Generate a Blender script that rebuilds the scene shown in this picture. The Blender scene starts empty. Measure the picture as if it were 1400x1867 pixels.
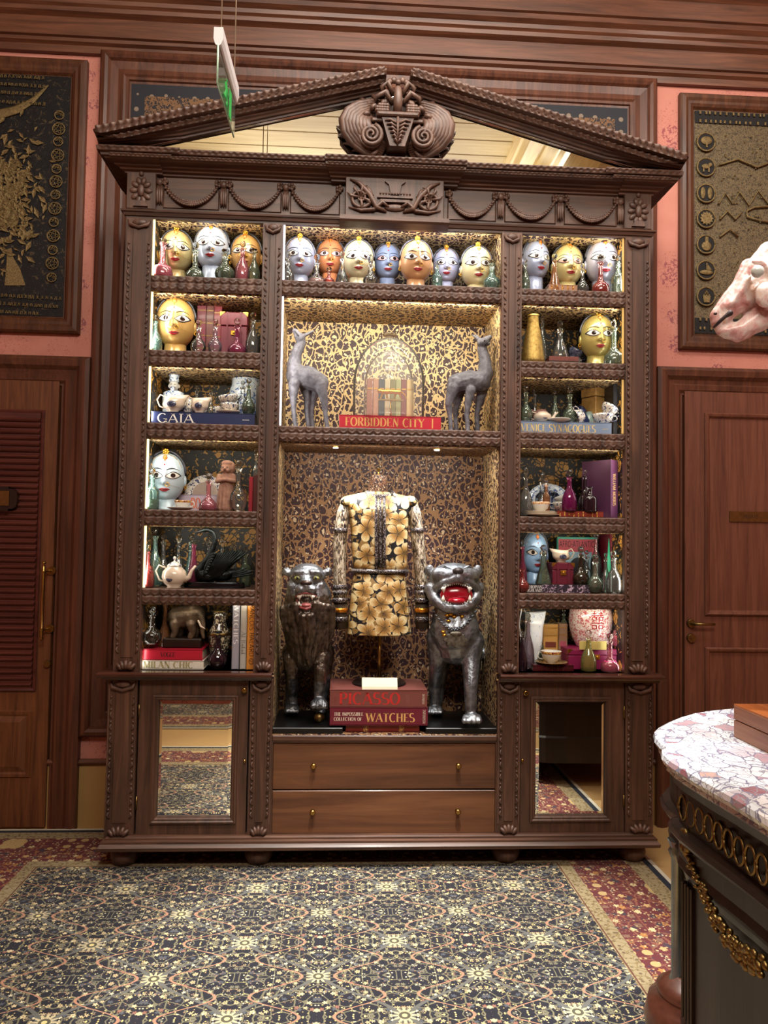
import bpy, bmesh, math, random
from math import sin, cos, pi, sqrt, radians, atan2
from mathutils import Vector, Matrix
random.seed(7)
SC = bpy.context.scene
COL = SC.collection

# ---------------------------------------------------------------- camera
YAW, PITCH, ROLL = 0.058448, 0.041061, 0.015970
CAM = Vector((-0.238, -3.65, 1.51))
FPX = 1402.0
_f = Vector((sin(YAW)*cos(PITCH), cos(YAW)*cos(PITCH), sin(PITCH)))
_r0 = Vector((cos(YAW), -sin(YAW), 0)); _u0 = _r0.cross(_f)
_r = cos(ROLL)*_r0 + sin(ROLL)*_u0
_u = -sin(ROLL)*_r0 + cos(ROLL)*_u0
cd = bpy.data.cameras.new('camera'); cam = bpy.data.objects.new('camera', cd); COL.objects.link(cam)
cd.sensor_fit = 'HORIZONTAL'; cd.sensor_width = 36; cd.lens = 36*FPX/1400; cd.clip_start = 0.05
cam.matrix_world = Matrix(((_r.x, _u.x, -_f.x, CAM.x), (_r.y, _u.y, -_f.y, CAM.y), (_r.z, _u.z, -_f.z, CAM.z), (0, 0, 0, 1)))
SC.camera = cam

def P(px, py, Y):
    """measured photo point -> world point on the plane y = Y"""
    d = _f + _r*(px-700)/FPX - _u*(py-933.5)/FPX
    return CAM + d*((Y-CAM.y)/d.y)
def PZ(px, py, z):
    d = _f + _r*(px-700)/FPX - _u*(py-933.5)/FPX
    return CAM + d*((z-CAM.z)/d.z)
def S_(Y): return (Y-CAM.y)/FPX*1.003

# ---------------------------------------------------------------- world, lights, exposure
w = bpy.data.worlds.new('world'); SC.world = w; w.use_nodes = True
w.node_tree.nodes['Background'].inputs[0].default_value = (1.0, 0.85, 0.7, 1)
w.node_tree.nodes['Background'].inputs[1].default_value = 0.05
SC.view_settings.view_transform = 'Standard'; SC.view_settings.look = 'None'
SC.view_settings.gamma = 1; SC.view_settings.use_curve_mapping = False
SC.view_settings.exposure = 0.0
cy = SC.cycles
cy.max_bounces = 8; cy.diffuse_bounces = 4; cy.glossy_bounces = 4; cy.transmission_bounces = 8
cy.transparent_max_bounces = 24; cy.caustics_reflective = False; cy.caustics_refractive = False
cy.sample_clamp_indirect = 4; cy.use_denoising = True; cy.use_adaptive_sampling = True; cy.adaptive_threshold = 0.02
try: cy.denoiser = 'OPENIMAGEDENOISE'
except Exception: pass

def area(name, loc, target, sx, sy, power, color=(1, .8, .6), spread=180):
    l = bpy.data.lights.new(name, 'AREA'); l.shape = 'RECTANGLE'; l.size = sx; l.size_y = sy
    l.energy = power; l.color = color; l.spread = radians(spread)
    o = bpy.data.objects.new(name, l); COL.objects.link(o); o.location = loc
    o.rotation_euler = (Vector(target)-Vector(loc)).to_track_quat('-Z', 'Y').to_euler()
    return o
def spot(name, loc, target, power, angle, blend=.5, color=(1, .85, .68), r=.03):
    l = bpy.data.lights.new(name, 'SPOT'); l.energy = power; l.spot_size = radians(angle); l.spot_blend = blend
    l.color = color; l.shadow_soft_size = r
    o = bpy.data.objects.new(name, l); COL.objects.link(o); o.location = loc
    o.rotation_euler = (Vector(target)-Vector(loc)).to_track_quat('-Z', 'Y').to_euler()
    return o
WARM = (1, .92, .82)
area('ceiling_fill_light', (0.0, -4.0, 4.6), (0.0, .2, 1.6), 2.6, 1.0, 200, WARM)  # frontal fill for the cabinet, added where the mirrors don't show it
area('ceiling_fill_light', (0.3, -1.0, 4.6), (0.3, -.2, 0), 2.2, .7, 75, WARM)  # overhead fill, likewise placed outside the mirrored stretch of ceiling
area('ceiling_fill_light', (1.9, -1.5, 4.6), (1.9, .5, 1.6), .7, .4, 38, WARM)
area('ceiling_uplight_fill', (-1.2, -2.8, 4.25), (-1.0, -2.3, 4.75), 2.4, .1, 9, (1, .86, .6))  # added uplights that brighten the mirrored ceiling; no cove is built
area('ceiling_uplight_fill', (1.2, -2.8, 4.25), (1.4, -2.3, 4.75), 1.0, .1, 4, (1, .86, .6))
spot('downlight_and_fill', (.15, -1.35, 4.6), (.10, -1.0, 0), 1400, 32, .5, (1, .95, .88))
spot('downlight_and_fill', (1.25, -1.9, 4.6), (1.2, -1.6, .98), 560, 24, .5, (.95, .97, 1))
spot('downlight_and_fill', (-.6, -1.9, 4.6), (-.6, -1.2, 0), 600, 40, .8, (1, .95, .87))
spot('downlight_and_fill', (-.2, -3.2, 4.6), (-.3, -2.9, 0), 300, 44, .8, (1, .9, .7))  # added pool on the floor behind, for more bounced light in the room
spot('downlight_and_fill', (1.9, -1.5, 4.6), (1.55, -1.3, 2.2), 48, 26, .5, (1, .97, .92))
spot('downlight_and_fill', (-.1, -1.7, 4.6), (0, 0, 3.2), 36, 60, .9, (1, .92, .88))
spot('downlight_and_fill', (.3, -1.7, 4.6), (0, .1, 1.1), 200, 26, .8, (.95, .96, 1), .06)

# ---------------------------------------------------------------- node helpers
def lin(c):
    if isinstance(c, str):
        c = [int(c[i:i+2], 16)/255 for i in (0, 2, 4)]
    return tuple((x/12.92 if x <= .04045 else ((x+.055)/1.055)**2.4) for x in c[:3]) + (1,)
class NT:
    def __init__(s, name):
        s.m = bpy.data.materials.new(name); s.m.use_nodes = True; s.t = s.m.node_tree
        s.b = s.t.nodes['Principled BSDF']; s.out = s.t.nodes['Material Output']
    def n(s, ty, ins=None, out=0, **pr):
        d = s.t.nodes.new(ty)
        for k, v in pr.items(): setattr(d, k, v)
        for k, v in (ins or {}).items(): s.set(d.inputs[k], v)
        return d.outputs[out] if out is not None else d
    def set(s, sock, v):
        if isinstance(v, bpy.types.NodeSocket): s.t.links.new(v, sock)
        else:
            if sock.type == 'RGBA' and not isinstance(v, (float, int)): v = tuple(v)[:3]+(1,)
            sock.default_value = v
    def mth(s, op, a, b=0.0, c=None, clamp=False):
        d = s.t.nodes.new('ShaderNodeMath'); d.operation = op; d.use_clamp = clamp
        s.set(d.inputs[0], a); s.set(d.inputs[1], b)
        if c is not None: s.set(d.inputs[2], c)
        return d.outputs[0]
    def ramp(s, fac, stops, interp='LINEAR'):
        d = s.t.nodes.new('ShaderNodeValToRGB'); r = d.color_ramp; r.interpolation = interp
        while len(r.elements) < len(stops): r.elements.new(.5)
        for e, (p, c) in zip(r.elements, stops):
            e.position = p; e.color = lin(c) if isinstance(c, str) else (tuple(c)+(1,))[:4] if not isinstance(c, (float, int)) else (c, c, c, 1)
        s.set(d.inputs[0], fac); return d.outputs[0]
    def mix(s, fac, a, b, mode='MIX'):
        d = s.t.nodes.new('ShaderNodeMix'); d.data_type = 'RGBA'; d.blend_type = mode
        s.set(d.inputs[0], fac); s.set(d.inputs[6], a); s.set(d.inputs[7], b); return d.outputs[2]
    def step(s, v, lo, hi):
        return s.mth('MULTIPLY', s.mth('GREATER_THAN', v, lo), s.mth('LESS_THAN', v, hi))
    def obj(s): return s.n('ShaderNodeTexCoord', out=3)
    def pos(s): return s.n('ShaderNodeNewGeometry', out=0)
    def mapv(s, v, sc=(1, 1, 1), loc=(0, 0, 0), rot=(0, 0, 0)):
        return s.n('ShaderNodeMapping', {'Vector': v, 'Scale': sc, 'Location': loc, 'Rotation': rot})
    def noise(s, v, scale, detail=3, rough=.5, out=0, dist=0):
        return s.n('ShaderNodeTexNoise', {'Vector': v, 'Scale': scale, 'Detail': detail, 'Roughness': rough, 'Distortion': dist}, out)
    def voro(s, v, scale, out=0, feature='F1', rnd=1.0, dims='3D'):
        return s.n('ShaderNodeTexVoronoi', {'Vector': v, 'Scale': scale, 'Randomness': rnd}, out, feature=feature, voronoi_dimensions=dims)
    def bump(s, h, strength=.3, dist=.01):
        s.set(s.b.inputs['Normal'], s.n('ShaderNodeBump', {'Height': h, 'Strength': strength, 'Distance': dist}))
    def fin(s, color=None, rough=.5, metal=0., coat=0., **kw):
        if color is not None: s.set(s.b.inputs['Base Color'], color)
        s.set(s.b.inputs['Roughness'], rough); s.set(s.b.inputs['Metallic'], metal)
        s.b.inputs['Coat Weight'].default_value = coat; s.b.inputs['Coat Roughness'].default_value = .15
        for k, v in kw.items(): s.set(s.b.inputs[k.replace('_', ' ')], v)
        return s.m

_mc = {}
def plain(col, rough=.5, metal=0., coat=0., var=.12, bump=0., bscale=60, name=None):
    """one-colour procedural surface with a little uneven tone"""
    key = (str(col), rough, metal, coat, var, bump, bscale)
    if key in _mc: return _mc[key]
    s = NT(name or 'surface'); c = lin(col); v = s.noise(s.obj(), bscale, 3)
    d = tuple(x*(1-var*2) for x in c[:3]); h = tuple(min(1, x*(1+var)) for x in c[:3])
    s.set(s.b.inputs['Base Color'], s.mix(v, d, h))
    if bump: s.bump(v, bump, .004)
    _mc[key] = s.fin(None, rough, metal, coat); return _mc[key]
def emit(col, strength):
    key = ('em', str(col), strength)
    if key in _mc: return _mc[key]
    s = NT('glowing'); c = lin(col)
    _mc[key] = s.fin(c, .5, Emission_Color=c, Emission_Strength=strength); return _mc[key]

def wood(name, dark, mid, light, axis='z', rough=.48, coat=.04, scale=1.0):
    s = NT(name); p = s.pos()
    st = {'z': (26, 26, 1.6), 'x': (1.6, 26, 26), 'y': (26, 1.6, 26)}[axis]
    st = tuple(a*scale for a in st)
    v = s.mapv(p, st)
    g = s.noise(v, 1.0, 5, .62, dist=.9); g2 = s.noise(s.mapv(p, tuple(a*4.5 for a in st)), 1.0, 2, .5)
    big = s.noise(p, 1.7, 2)
    c = s.ramp(g, [(.25, dark), (.52, mid), (.78, light)])
    c = s.mix(s.mth('MULTIPLY', s.mth('SUBTRACT', g2, .45), .9, clamp=True), c, lin(dark))
    c = s.mix(s.mth('MULTIPLY', big, .35), c, lin(dark))
    s.bump(g2, .12, .002)
    return s.fin(c, rough, 0, coat)
W_CAB = wood('walnut', '2c1b14', '573a2b', '7a5541')
W_CABX = wood('walnut_across', '2c1b14', '573a2b', '7a5541', 'x')
W_DRAW = wood('walnut_drawer', '3a2114', '6b4329', '8b5f3c', 'x', scale=.5)
W_CARV = wood('walnut_carved', '33201a', '5f4335', '7f6050', rough=.5)
W_WALL = wood('mahogany', '33190f', '5f3522', '7b4a33')
W_WALLX = wood('mahogany_across', '3a2013', '6b402a', '86553c', 'x')
W_DOOR = wood('oak_door', '42200e', '6d3f22', '86532f', scale=1.3)
W_DOORR = wood('red_door', '4a281c', '714230', '85543f', scale=1.1)
W_SLAT = wood('red_slat', '3a1511', '5e2c23', '6f3a2e', 'x')
W_FRAME = wood('picture_oak', '2e1509', '55301a', '7d4e2e')
W_TABLE = wood('dark_mahogany', '120805', '22100a', '331a11', coat=.15, rough=.38)
W_BOX = wood('cherry_box', '7c3f1c', 'a75d2c', 'c27a43', 'y', rough=.35, coat=.3)
W_BOXS = wood('box_side', '5c3524', '8b5a40', 'a5745a', 'y', rough=.5)
BRASS = plain('b08d4e', .28, 1, var=.06, name='brass')
OLDBRASS = plain('8a7245', .38, 1, var=.2, name='old_brass')
GOLD = plain('d9a441', .3, 1, var=.1, name='gold')
BLACK = plain('0c0b0c', .35, name='black')
WHITE = plain('d9d6cf', .35, coat=.3, var=.03, name='white')

def leopard(name, ground, spot_c, scale=1.0, rough=.55):
    s = NT(name); p = s.pos()
    n = s.noise(p, 24*scale, 2, out=1)
    v = s.n('ShaderNodeVectorMath', {0: p, 1: s.n('ShaderNodeVectorMath', {0: n, 1: (.040/scale,)*3}, operation='MULTIPLY')}, operation='ADD')
    v = s.mapv(v, (1.25, 1, .85))
    e = s.voro(v, 36*scale, 0, 'DISTANCE_TO_EDGE'); f = s.voro(v, 36*scale, 0)
    r = s.noise(p, 55*scale, 1)
    dark = s.mth('MULTIPLY', s.mth('GREATER_THAN', e, .085), s.mth('GREATER_THAN', s.mth('ADD', f, s.mth('MULTIPLY', r, .55)), .44))
    dark = s.mth('MULTIPLY', dark, s.mth('GREATER_THAN', s.noise(p, 95*scale, 1), .37))
    c = s.mix(dark, s.mix(s.mth('LESS_THAN', e, .085), s.mix(.35, lin(ground), lin('fff0c8')), lin(ground)), lin(spot_c))
    s.bump(dark, .2, .002)
    return s.fin(c, rough)
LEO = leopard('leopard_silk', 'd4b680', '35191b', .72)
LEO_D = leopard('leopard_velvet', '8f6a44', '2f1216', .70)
LEO_NECK = leopard('leopard_neck', '7d5a40', '2a1012', 1.4)

def floralpaper():
    s = NT('black_gold_floral_paper'); p = s.pos()
    n = s.noise(p, 14, 3, out=1)
    v = s.n('ShaderNodeVectorMath', {0: p, 1: s.n('ShaderNodeVectorMath', {0: n, 1: (.06,)*3}, operation='MULTIPLY')}, operation='ADD')
    f = s.voro(v, 9, 0); e = s.voro(v, 34, 0, 'DISTANCE_TO_EDGE')
    big = s.mth('MULTIPLY', s.mth('LESS_THAN', f, .36), s.mth('GREATER_THAN', e, .07))
    leaf = s.mth('MULTIPLY', s.mth('GREATER_THAN', s.noise(p, 30, 2, dist=1.5), .60), s.mth('GREATER_THAN', f, .36))
    c = s.mix(s.noise(p, 60, 2), lin('a8762c'), lin('d09a45'))
    return s.fin(s.mix(s.mth('MAXIMUM', big, leaf), lin('0a0706'), c), .5)
PAPER = floralpaper()

def wallpaper():
    s = NT('salmon_wallpaper'); p = s.pos(); q = s.mapv(p, (1, 0, 1))
    f = s.voro(q, 6.5, 0, rnd=.75); r = s.voro(q, 6.5, 1, rnd=.75)
    n = s.noise(q, 58, 3, .6, dist=.8)
    sp = s.mth('MULTIPLY', s.mth('LESS_THAN', f, .34), s.mth('GREATER_THAN', n, .525))
    st = s.mth('MULTIPLY', s.mth('LESS_THAN', f, .6), s.mth('GREATER_THAN', s.noise(q, 48, 2, .5, dist=3), .60))
    base = s.mix(s.noise(p, 9, 2), lin('bc7666'), lin('ca8878'))
    c = s.mix(s.mth('MULTIPLY', st, .55), base, lin('96504e'))
    c = s.mix(s.mth('MULTIPLY', sp, .8), c, s.mix(r, lin('8c3340'), lin('6f5560')))
    return s.fin(c, .75)
WALLP = wallpaper()

def rugmat(name, x0, x1, y0, y1):
    s = NT(name); p = s.pos(); sep = s.n('ShaderNodeSeparateXYZ', {0: p}, None)
    X, Y = sep.outputs[0], sep.outputs[1]
    xc, hx, yc, hy = (x0+x1)/2, (x1-x0)/2, (y0+y1)/2, (y1-y0)/2
    dx = s.mth('SUBTRACT', s.mth('ABSOLUTE', s.mth('SUBTRACT', X, xc)), hx)
    dy = s.mth('SUBTRACT', s.mth('ABSOLUTE', s.mth('SUBTRACT', Y, yc)), hy)
    d = s.mth('MAXIMUM', dx, dy)
    # mirrored repeat: the figures of the field come in pairs
    u = s.mth('PINGPONG', X, .28); v = s.mth('PINGPONG', Y, .23)
    uv = s.n('ShaderNodeCombineXYZ', {0: u, 1: v, 2: 0.0})
    def blossoms(vec, sc, stops, ground, lo=.33, stem=None, rnd=1.0):
        f = s.voro(vec, sc, 0, rnd=rnd); cc = s.voro(vec, sc, 1, rnd=rnd); po = s.voro(vec, sc, 2, rnd=rnd)
        loc = s.n('ShaderNodeVectorMath', {0: vec, 1: po}, operation='SUBTRACT')
        sp = s.n('ShaderNodeSeparateXYZ', {0: loc}, None)
        ang = s.mth('ARCTAN2', sp.outputs[1], sp.outputs[0])
        pet = s.mth('ADD', lo, s.mth('MULTIPLY', s.mth('COSINE', s.mth('MULTIPLY', ang, 5.0)), .08))
        m = s.mth('LESS_THAN', f, pet); ctr = s.mth('LESS_THAN', f, lo*.3)
        r = s.n('ShaderNodeSeparateColor', {0: cc})
        col = s.ramp(r, stops, 'CONSTANT')
        e = s.voro(vec, sc*.62, 0, 'DISTANCE_TO_EDGE', rnd=rnd)
        g = s.mix(s.mth('LESS_THAN', e, .045), ground, lin(stem or '6e6a54'))
        g = s.mix(m, g, col); return s.mix(ctr, g, lin('5a3b2c'))
    f1 = blossoms(uv, 40, [(0, 'c6b48c'), (.2, '6d6a58'), (.42, 'd6ccae'), (.56, '8a5f50'), (.68, 'b3a27c'), (.84, '4a4f58')], lin('0e1120'))
    small = s.voro(uv, 82, 0); dots = s.mth('LESS_THAN', small, .27)
    dcol = s.ramp(s.n('ShaderNodeSeparateColor', {0: s.voro(uv, 75, 1)}), [(0, 'd9c27e'), (.3, '3f4450'), (.6, '9c7a5c'), (.8, 'e6dcb4')], 'CONSTANT')
    f1 = s.mix(s.mth('MULTIPLY', dots, .85), f1, dcol)
    # ogee lattice
    og = s.mth('ABSOLUTE', s.mth('SUBTRACT', s.mth('DIVIDE', u, .28), s.mth('ADD', .5, s.mth('MULTIPLY', s.mth('COSINE', s.mth('MULTIPLY', v, pi/.23)), .42))))
    f1 = s.mix(s.mth('LESS_THAN', og, .035), f1, lin('5b5c58'))
    og2 = s.mth('ABSOLUTE', s.mth('SUBTRACT', s.mth('DIVIDE', u, .28), s.mth('ADD', .5, s.mth('MULTIPLY', s.mth('COSINE', s.mth('MULTIPLY', v, 2*pi/.23)), .30))))
    f1 = s.mix(s.mth('LESS_THAN', og2, .018), f1, lin('a87a62'))
    # rosettes with spokes at the lattice nodes
    for (cu, cv, R) in ((0, .23, .045), (.28, .0, .045)):
        rr = s.mth('SQRT', s.mth('ADD', s.mth('POWER', s.mth('SUBTRACT', u, cu), 2.0), s.mth('POWER', s.mth('SUBTRACT', v, cv), 2.0)))
        an = s.mth('ARCTAN2', s.mth('SUBTRACT', v, cv), s.mth('SUBTRACT', u, cu))
        pm = s.mth('LESS_THAN', rr, s.mth('ADD', R*.7, s.mth('MULTIPLY', s.mth('COSINE', s.mth('MULTIPLY', an, 12.0)), R*.25)))
        f1 = s.mix(s.mth('MULTIPLY', pm, .9), f1, lin('c4b690'))
        f1 = s.mix(s.mth('LESS_THAN', rr, R*.42), f1, lin('4c4a3c')); f1 = s.mix(s.mth('LESS_THAN', rr, R*.2), f1, lin('d6c487'))
    bv = s.n('ShaderNodeCombineXYZ', {0: s.mth('PINGPONG', X, .30), 1: s.mth('PINGPONG', Y, .28), 2: 0.0})
    f2 = blossoms(bv, 26, [(0, 'b99a66'), (.25, '3a2f3a'), (.5, 'c9b88a'), (.7, '7a5b4a'), (.85, 'a8763f')], lin('5c2126'), .38, '7c4a3a')
    sm2 = s.voro(bv, 62, 0); f2 = s.mix(s.mth('MULTIPLY', s.mth('LESS_THAN', sm2, .30), .8), f2, s.ramp(s.n('ShaderNodeSeparateColor', {0: s.voro(bv, 62, 1)}), [(0, 'b7a274'), (.3, '33303f'), (.55, '8f5a48'), (.75, 'cdbd92')], 'CONSTANT'))
    bb = s.voro(bv, 4.2, 0, rnd=.2)
    f2 = s.mix(s.mth('MULTIPLY', s.step(bb, .10, .19), .8), f2, lin('c2a96f')); f2 = s.mix(s.mth('MULTIPLY', s.step(bb, .05, .10), .8), f2, lin('6b5a3c'))
    st = s.mix(s.mth('LESS_THAN', s.voro(p, 46, 0), .33), lin('958766'), lin('66553c'))
    st = s.mix(s.mth('LESS_THAN', s.voro(p, 30, 0, 'DISTANCE_TO_EDGE'), .05), st, lin('7d6b45'))
    c = s.mix(s.mth('GREATER_THAN', d, 0.), f1, st)
    c = s.mix(s.step(d, .005, .011), c, lin('5a3226'))
    c = s.mix(s.mth('GREATER_THAN', d, .068), c, f2)
    c = s.mix(s.mth('GREATER_THAN', d, .345), c, st)
    c = s.mix(s.mth('GREATER_THAN', d, .425), c, lin('0d1a2c'))
    c = s.mix(s.mth('GREATER_THAN', d, .455), c, lin('c9c4b0'))
    c = s.mix(s.mth('MULTIPLY', s.noise(p, 3, 2), .25), c, lin('3a3530'))
    s.bump(s.noise(p, 700, 2), .5, .003)
    return s.fin(c, .95)

def tinted(name, col, dens=.6, rough=.03, ior=1.5, haze=.34):
    """thin-walled glass: tinted see-through film that also reflects"""
    key = ('gl', str(col), dens, ior, haze)
    if key in _mc: return _mc[key]
    s = NT(name); c = lin(col)
    tr = s.n('ShaderNodeBsdfTransparent', {'Color': tuple(1-(1-x)*dens for x in c[:3])})
    gl = s.n('ShaderNodeBsdfGlossy', {'Color': (1, 1, 1), 'Roughness': rough})
    df = s.n('ShaderNodeBsdfDiffuse', {'Color': c})
    fr = s.n('ShaderNodeFresnel', {'IOR': ior})
    fr = s.mth('ADD', s.mth('MULTIPLY', fr, 1.0), .01, clamp=True)
    m0 = s.n('ShaderNodeMixShader', {0: haze*dens if haze < .5 else haze-.5, 1: tr, 2: df})
    mx = s.n('ShaderNodeMixShader', {0: fr, 1: m0, 2: gl})
    s.t.links.new(mx, s.out.inputs[0]); _mc[key] = s.m; return s.m
def solidglass(col='f2f7f5'):
    key = ('sg', col)
    if key in _mc: return _mc[key]
    s = NT('solid_glass'); _mc[key] = s.fin(lin(col), .02, Transmission_Weight=1.0, IOR=1.45); return _mc[key]
def mirror():
    s = NT('mirror_silver'); return s.fin((.86, .85, .8, 1), .015, 1.0)
MIRROR = mirror()

def ceramic(name, ground, ink, scale=40, amount=.5, rough=.15):
    s = NT(name); p = s.obj()
    f = s.noise(p, scale, 3, .6, dist=1.2)
    band = s.mth('GREATER_THAN', f, 1-amount)
    return s.fin(s.mix(band, lin(ground), lin(ink)), rough, 0, .5)
CREAM = plain('cdbca8', .2, coat=.5, var=.04, name='cream_glaze')
BLUEW = ceramic('blue_white', 'd3dde6', '4a6aa5', 60, .44)
INKCH = ceramic('ink_china', 'd9d2c6', '41486a', 75, .46)
INKD = ceramic('ink_transfer', '55586e', '262a3e', 90, .5)
REDCH = ceramic('red_sprig_china', 'dccfc9', 'b65a5e', 95, .47)
CLOIS = ceramic('black_cream_scroll', '2a2622', 'b7a98c', 70, .46)
GILT = ceramic('gilt_band', 'c99a4c', '6e2c1c', 120, .5)

def bronze(name, dark, light, scale=30, rough=.33, metal=.85, wear=.5):
    s = NT(name); p = s.obj()
    n = s.noise(p, scale, 5, .6); n2 = s.noise(p, scale*5, 3, .6)
    c = s.ramp(n, [(.3, dark), (.7, light)])
    s.bump(s.mth('ADD', n2, n), .45, .004)
    return s.fin(c, s.mth('ADD', rough, s.mth('MULTIPLY', n2, .2)), metal)
SILVERED = bronze('silvered_bronze', '55565a', 'a9afb6', 22, .27)
MANE = bronze('dark_mane_bronze', '302b28', '857a70', 34, .34)
GREYSTONE = bronze('grey_patina', '4a484e', '74727a', 40, .6, .25)
def lionmat():
    s = NT('lion_patina'); p = s.obj(); sp = s.n('ShaderNodeSeparateXYZ', {0: p}, None)
    n = s.noise(p, 34, 5, .6); n2 = s.noise(s.mapv(p, (1, 1, .3)), 120, 3, .6)
    hd = s.mth('ADD', sp.outputs[2], s.mth('MULTIPLY', n, .06))
    face = s.mth('GREATER_THAN', hd, .672); low = s.mth('LESS_THAN', hd, .26)
    k = s.mth('MAXIMUM', face, s.mth('MULTIPLY', low, .8))
    c = s.mix(k, s.ramp(n, [(.3, '2c2520'), (.7, '7d7064')]), s.ramp(n, [(.3, '56585c'), (.7, 'a4aab2')]))
    s.bump(s.mth('ADD', n2, n), .6, .006)
    return s.fin(c, .32, .85)
LIONM = lionmat()
BLKBRONZE = bronze('black_bronze', '0d0f10', '2c3233', 40, .22)
ELEPH = bronze('elephant_bronze', '3f3226', '7d6a55', 18, .35, .6)
TERRA = bronze('pink_stone', '7c5647', 'a37a66', 35, .7, 0)

# ---------------------------------------------------------------- mesh builder
class MB:
    def __init__(s): s.v = []; s.f = []; s.sm = []
    def add(s, vs, fs, smooth=False):
        b = len(s.v); s.v += [tuple(x) for x in vs]; s.f += [tuple(b+i for i in f) for f in fs]; s.sm += [smooth]*len(fs); return s
    def box(s, x0, x1, y0, y1, z0, z1, bev=0):
        if bev <= 0:
            return s.add([(x0, y0, z0), (x1, y0, z0), (x1, y1, z0), (x0, y1, z0), (x0, y0, z1), (x1, y0, z1), (x1, y1, z1), (x0, y1, z1)],
                         [(0, 3, 2, 1), (4, 5, 6, 7), (0, 1, 5, 4), (1, 2, 6, 5), (2, 3, 7, 6), (3, 0, 4, 7)])
        b = min(bev, (x1-x0)/2.01, (z1-z0)/2.01, (y1-y0)/2.01)
        R = []
        for (yy, e) in ((y0, b), (y0+b, 0), (y1-b, 0), (y1, b)):
            c = b-e if False else b
            o = e
            R.append([(x0+o+c*.6, yy, z0+o), (x1-o-c*.6, yy, z0+o), (x1-o, yy, z0+o+c*.6), (x1-o, yy, z1-o-c*.6), (x1-o-c*.6, yy, z1-o), (x0+o+c*.6, yy, z1-o), (x0+o, yy, z1-o-c*.6), (x0+o, yy, z0+o+c*.6)])
        return s.loft(R, True, True, False)
    def loft(s, rings, cap0=True, cap1=True, smooth=True, closed=True):
        n = len(rings[0]); b = len(s.v)
        for r in rings: s.v += [tuple(q) for q in r]
        for i in range(len(rings)-1):
            for j in range(n if closed else n-1):
                k = (j+1) % n
                s.f.append((b+i*n+j, b+i*n+k, b+(i+1)*n+k, b+(i+1)*n+j)); s.sm.append(smooth)
        if cap0: s.f.append(tuple(b+j for j in reversed(range(n)))); s.sm.append(False)
        if cap1: s.f.append(tuple(b+(len(rings)-1)*n+j for j in range(n))); s.sm.append(False)
        return s
    def lathe(s, prof, c=(0, 0, 0), seg=20, cap0=True, cap1=True, sx=1, sy=1):
        R = [[(c[0]+r*sx*cos(2*pi*j/seg), c[1]+r*sy*sin(2*pi*j/seg), c[2]+z) for j in range(seg)] for (r, z) in prof]
        return s.loft(R, cap0, cap1)
    def tube(s, pts, rad, seg=8, caps=True, flat=1.0):
        pts = [Vector(p) for p in pts]; n = len(pts)
        if not hasattr(rad, '__len__'): rad = [rad]*n
        R = []; up = None
        for i in range(n):
            t = (pts[min(i+1, n-1)]-pts[max(i-1, 0)])
            t = t.normalized() if t.length > 1e-9 else Vector((0, 0, 1))
            if up is None:
                up = Vector((0, 1, 0)) if abs(t.y) < .9 else Vector((0, 0, 1))
            a = t.cross(up); a = a.normalized() if a.length > 1e-6 else Vector((1, 0, 0)); b = a.cross(t).normalized(); up = b
            R.append([pts[i]+a*cos(2*pi*j/seg)*rad[i]+b*sin(2*pi*j/seg)*rad[i]*flat for j in range(seg)])
        return s.loft(R, caps, caps)
    def ell(s, c, r, seg=14, rings=9, rot=None):
        R = []
        for i in range(rings+1):
            a = -pi/2+pi*i/rings; a = max(-pi/2+.02, min(pi/2-.02, a)); ring = []
            for j in range(seg):
                q = Vector((cos(a)*cos(2*pi*j/seg)*r[0], cos(a)*sin(2*pi*j/seg)*r[1], sin(a)*r[2]))
                if rot is not None: q = rot @ q
                ring.append(Vector(c)+q)
            R.append(ring)
        return s.loft(R)
    def prism(s, pts, y0, y1, smooth=False):
        """outline in x,z pushed from y0 to y1"""
        n = len(pts)
        return s.loft([[(x, y0, z) for x, z in pts], [(x, y1, z) for x, z in pts]], True, True, smooth)
    def prismz(s, pts, z0, z1):
        return s.loft([[(x, y, z0) for x, y in pts], [(x, y, z1) for x, y in pts]], True, True, False)
    def grid(s, nu, nv, fn, smooth=True):
        b = len(s.v)
        for i in range(nu+1):
            for j in range(nv+1): s.v.append(tuple(fn(i/nu, j/nv)))
        for i in range(nu):
            for j in range(nv):
                a = b+i*(nv+1)+j; s.f.append((a, a+nv+1, a+nv+2, a+1)); s.sm.append(smooth)
        return s
    def xf(s, M):
        s.v = [tuple(M @ Vector(q)) for q in s.v]; return s
    def mesh(s, name, mats):
        me = bpy.data.meshes.new(name); me.from_pydata(s.v, [], s.f); me.validate()
        if len(me.polygons) == len(s.sm): me.polygons.foreach_set('use_smooth', s.sm)
        for m in (mats if isinstance(mats, (list, tuple)) else [mats]): me.materials.append(m)
        bm = bmesh.new(); bm.from_mesh(me); bmesh.ops.recalc_face_normals(bm, faces=bm.faces); bm.to_mesh(me); bm.free()
        me.update(); return me
    def build(s, name, mat, parent=None, loc=None, rz=0):
        return put(name, s.mesh(name, mat), parent, loc, rz)
def put(name, me, parent=None, loc=None, rz=0):
    o = bpy.data.objects.new(name, me); COL.objects.link(o)
    if parent is not None: o.parent = parent
    if loc is not None: o.location = loc
    o.rotation_euler.z = rz
    return o
def tag(o, label=None, cat=None, group=None, kind=None):
    if label: o['label'] = label
    if cat: o['category'] = cat
    if group: o['group'] = group
    if kind: o['kind'] = kind
    return o
def thing(name, label, cat, loc=(0, 0, 0), rz=0, group=None):
    o = bpy.data.objects.new(name, None); COL.objects.link(o); o.empty_display_size = .02
    o.location = loc; o.rotation_euler.z = rz
    return tag(o, label, cat, group)
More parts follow.
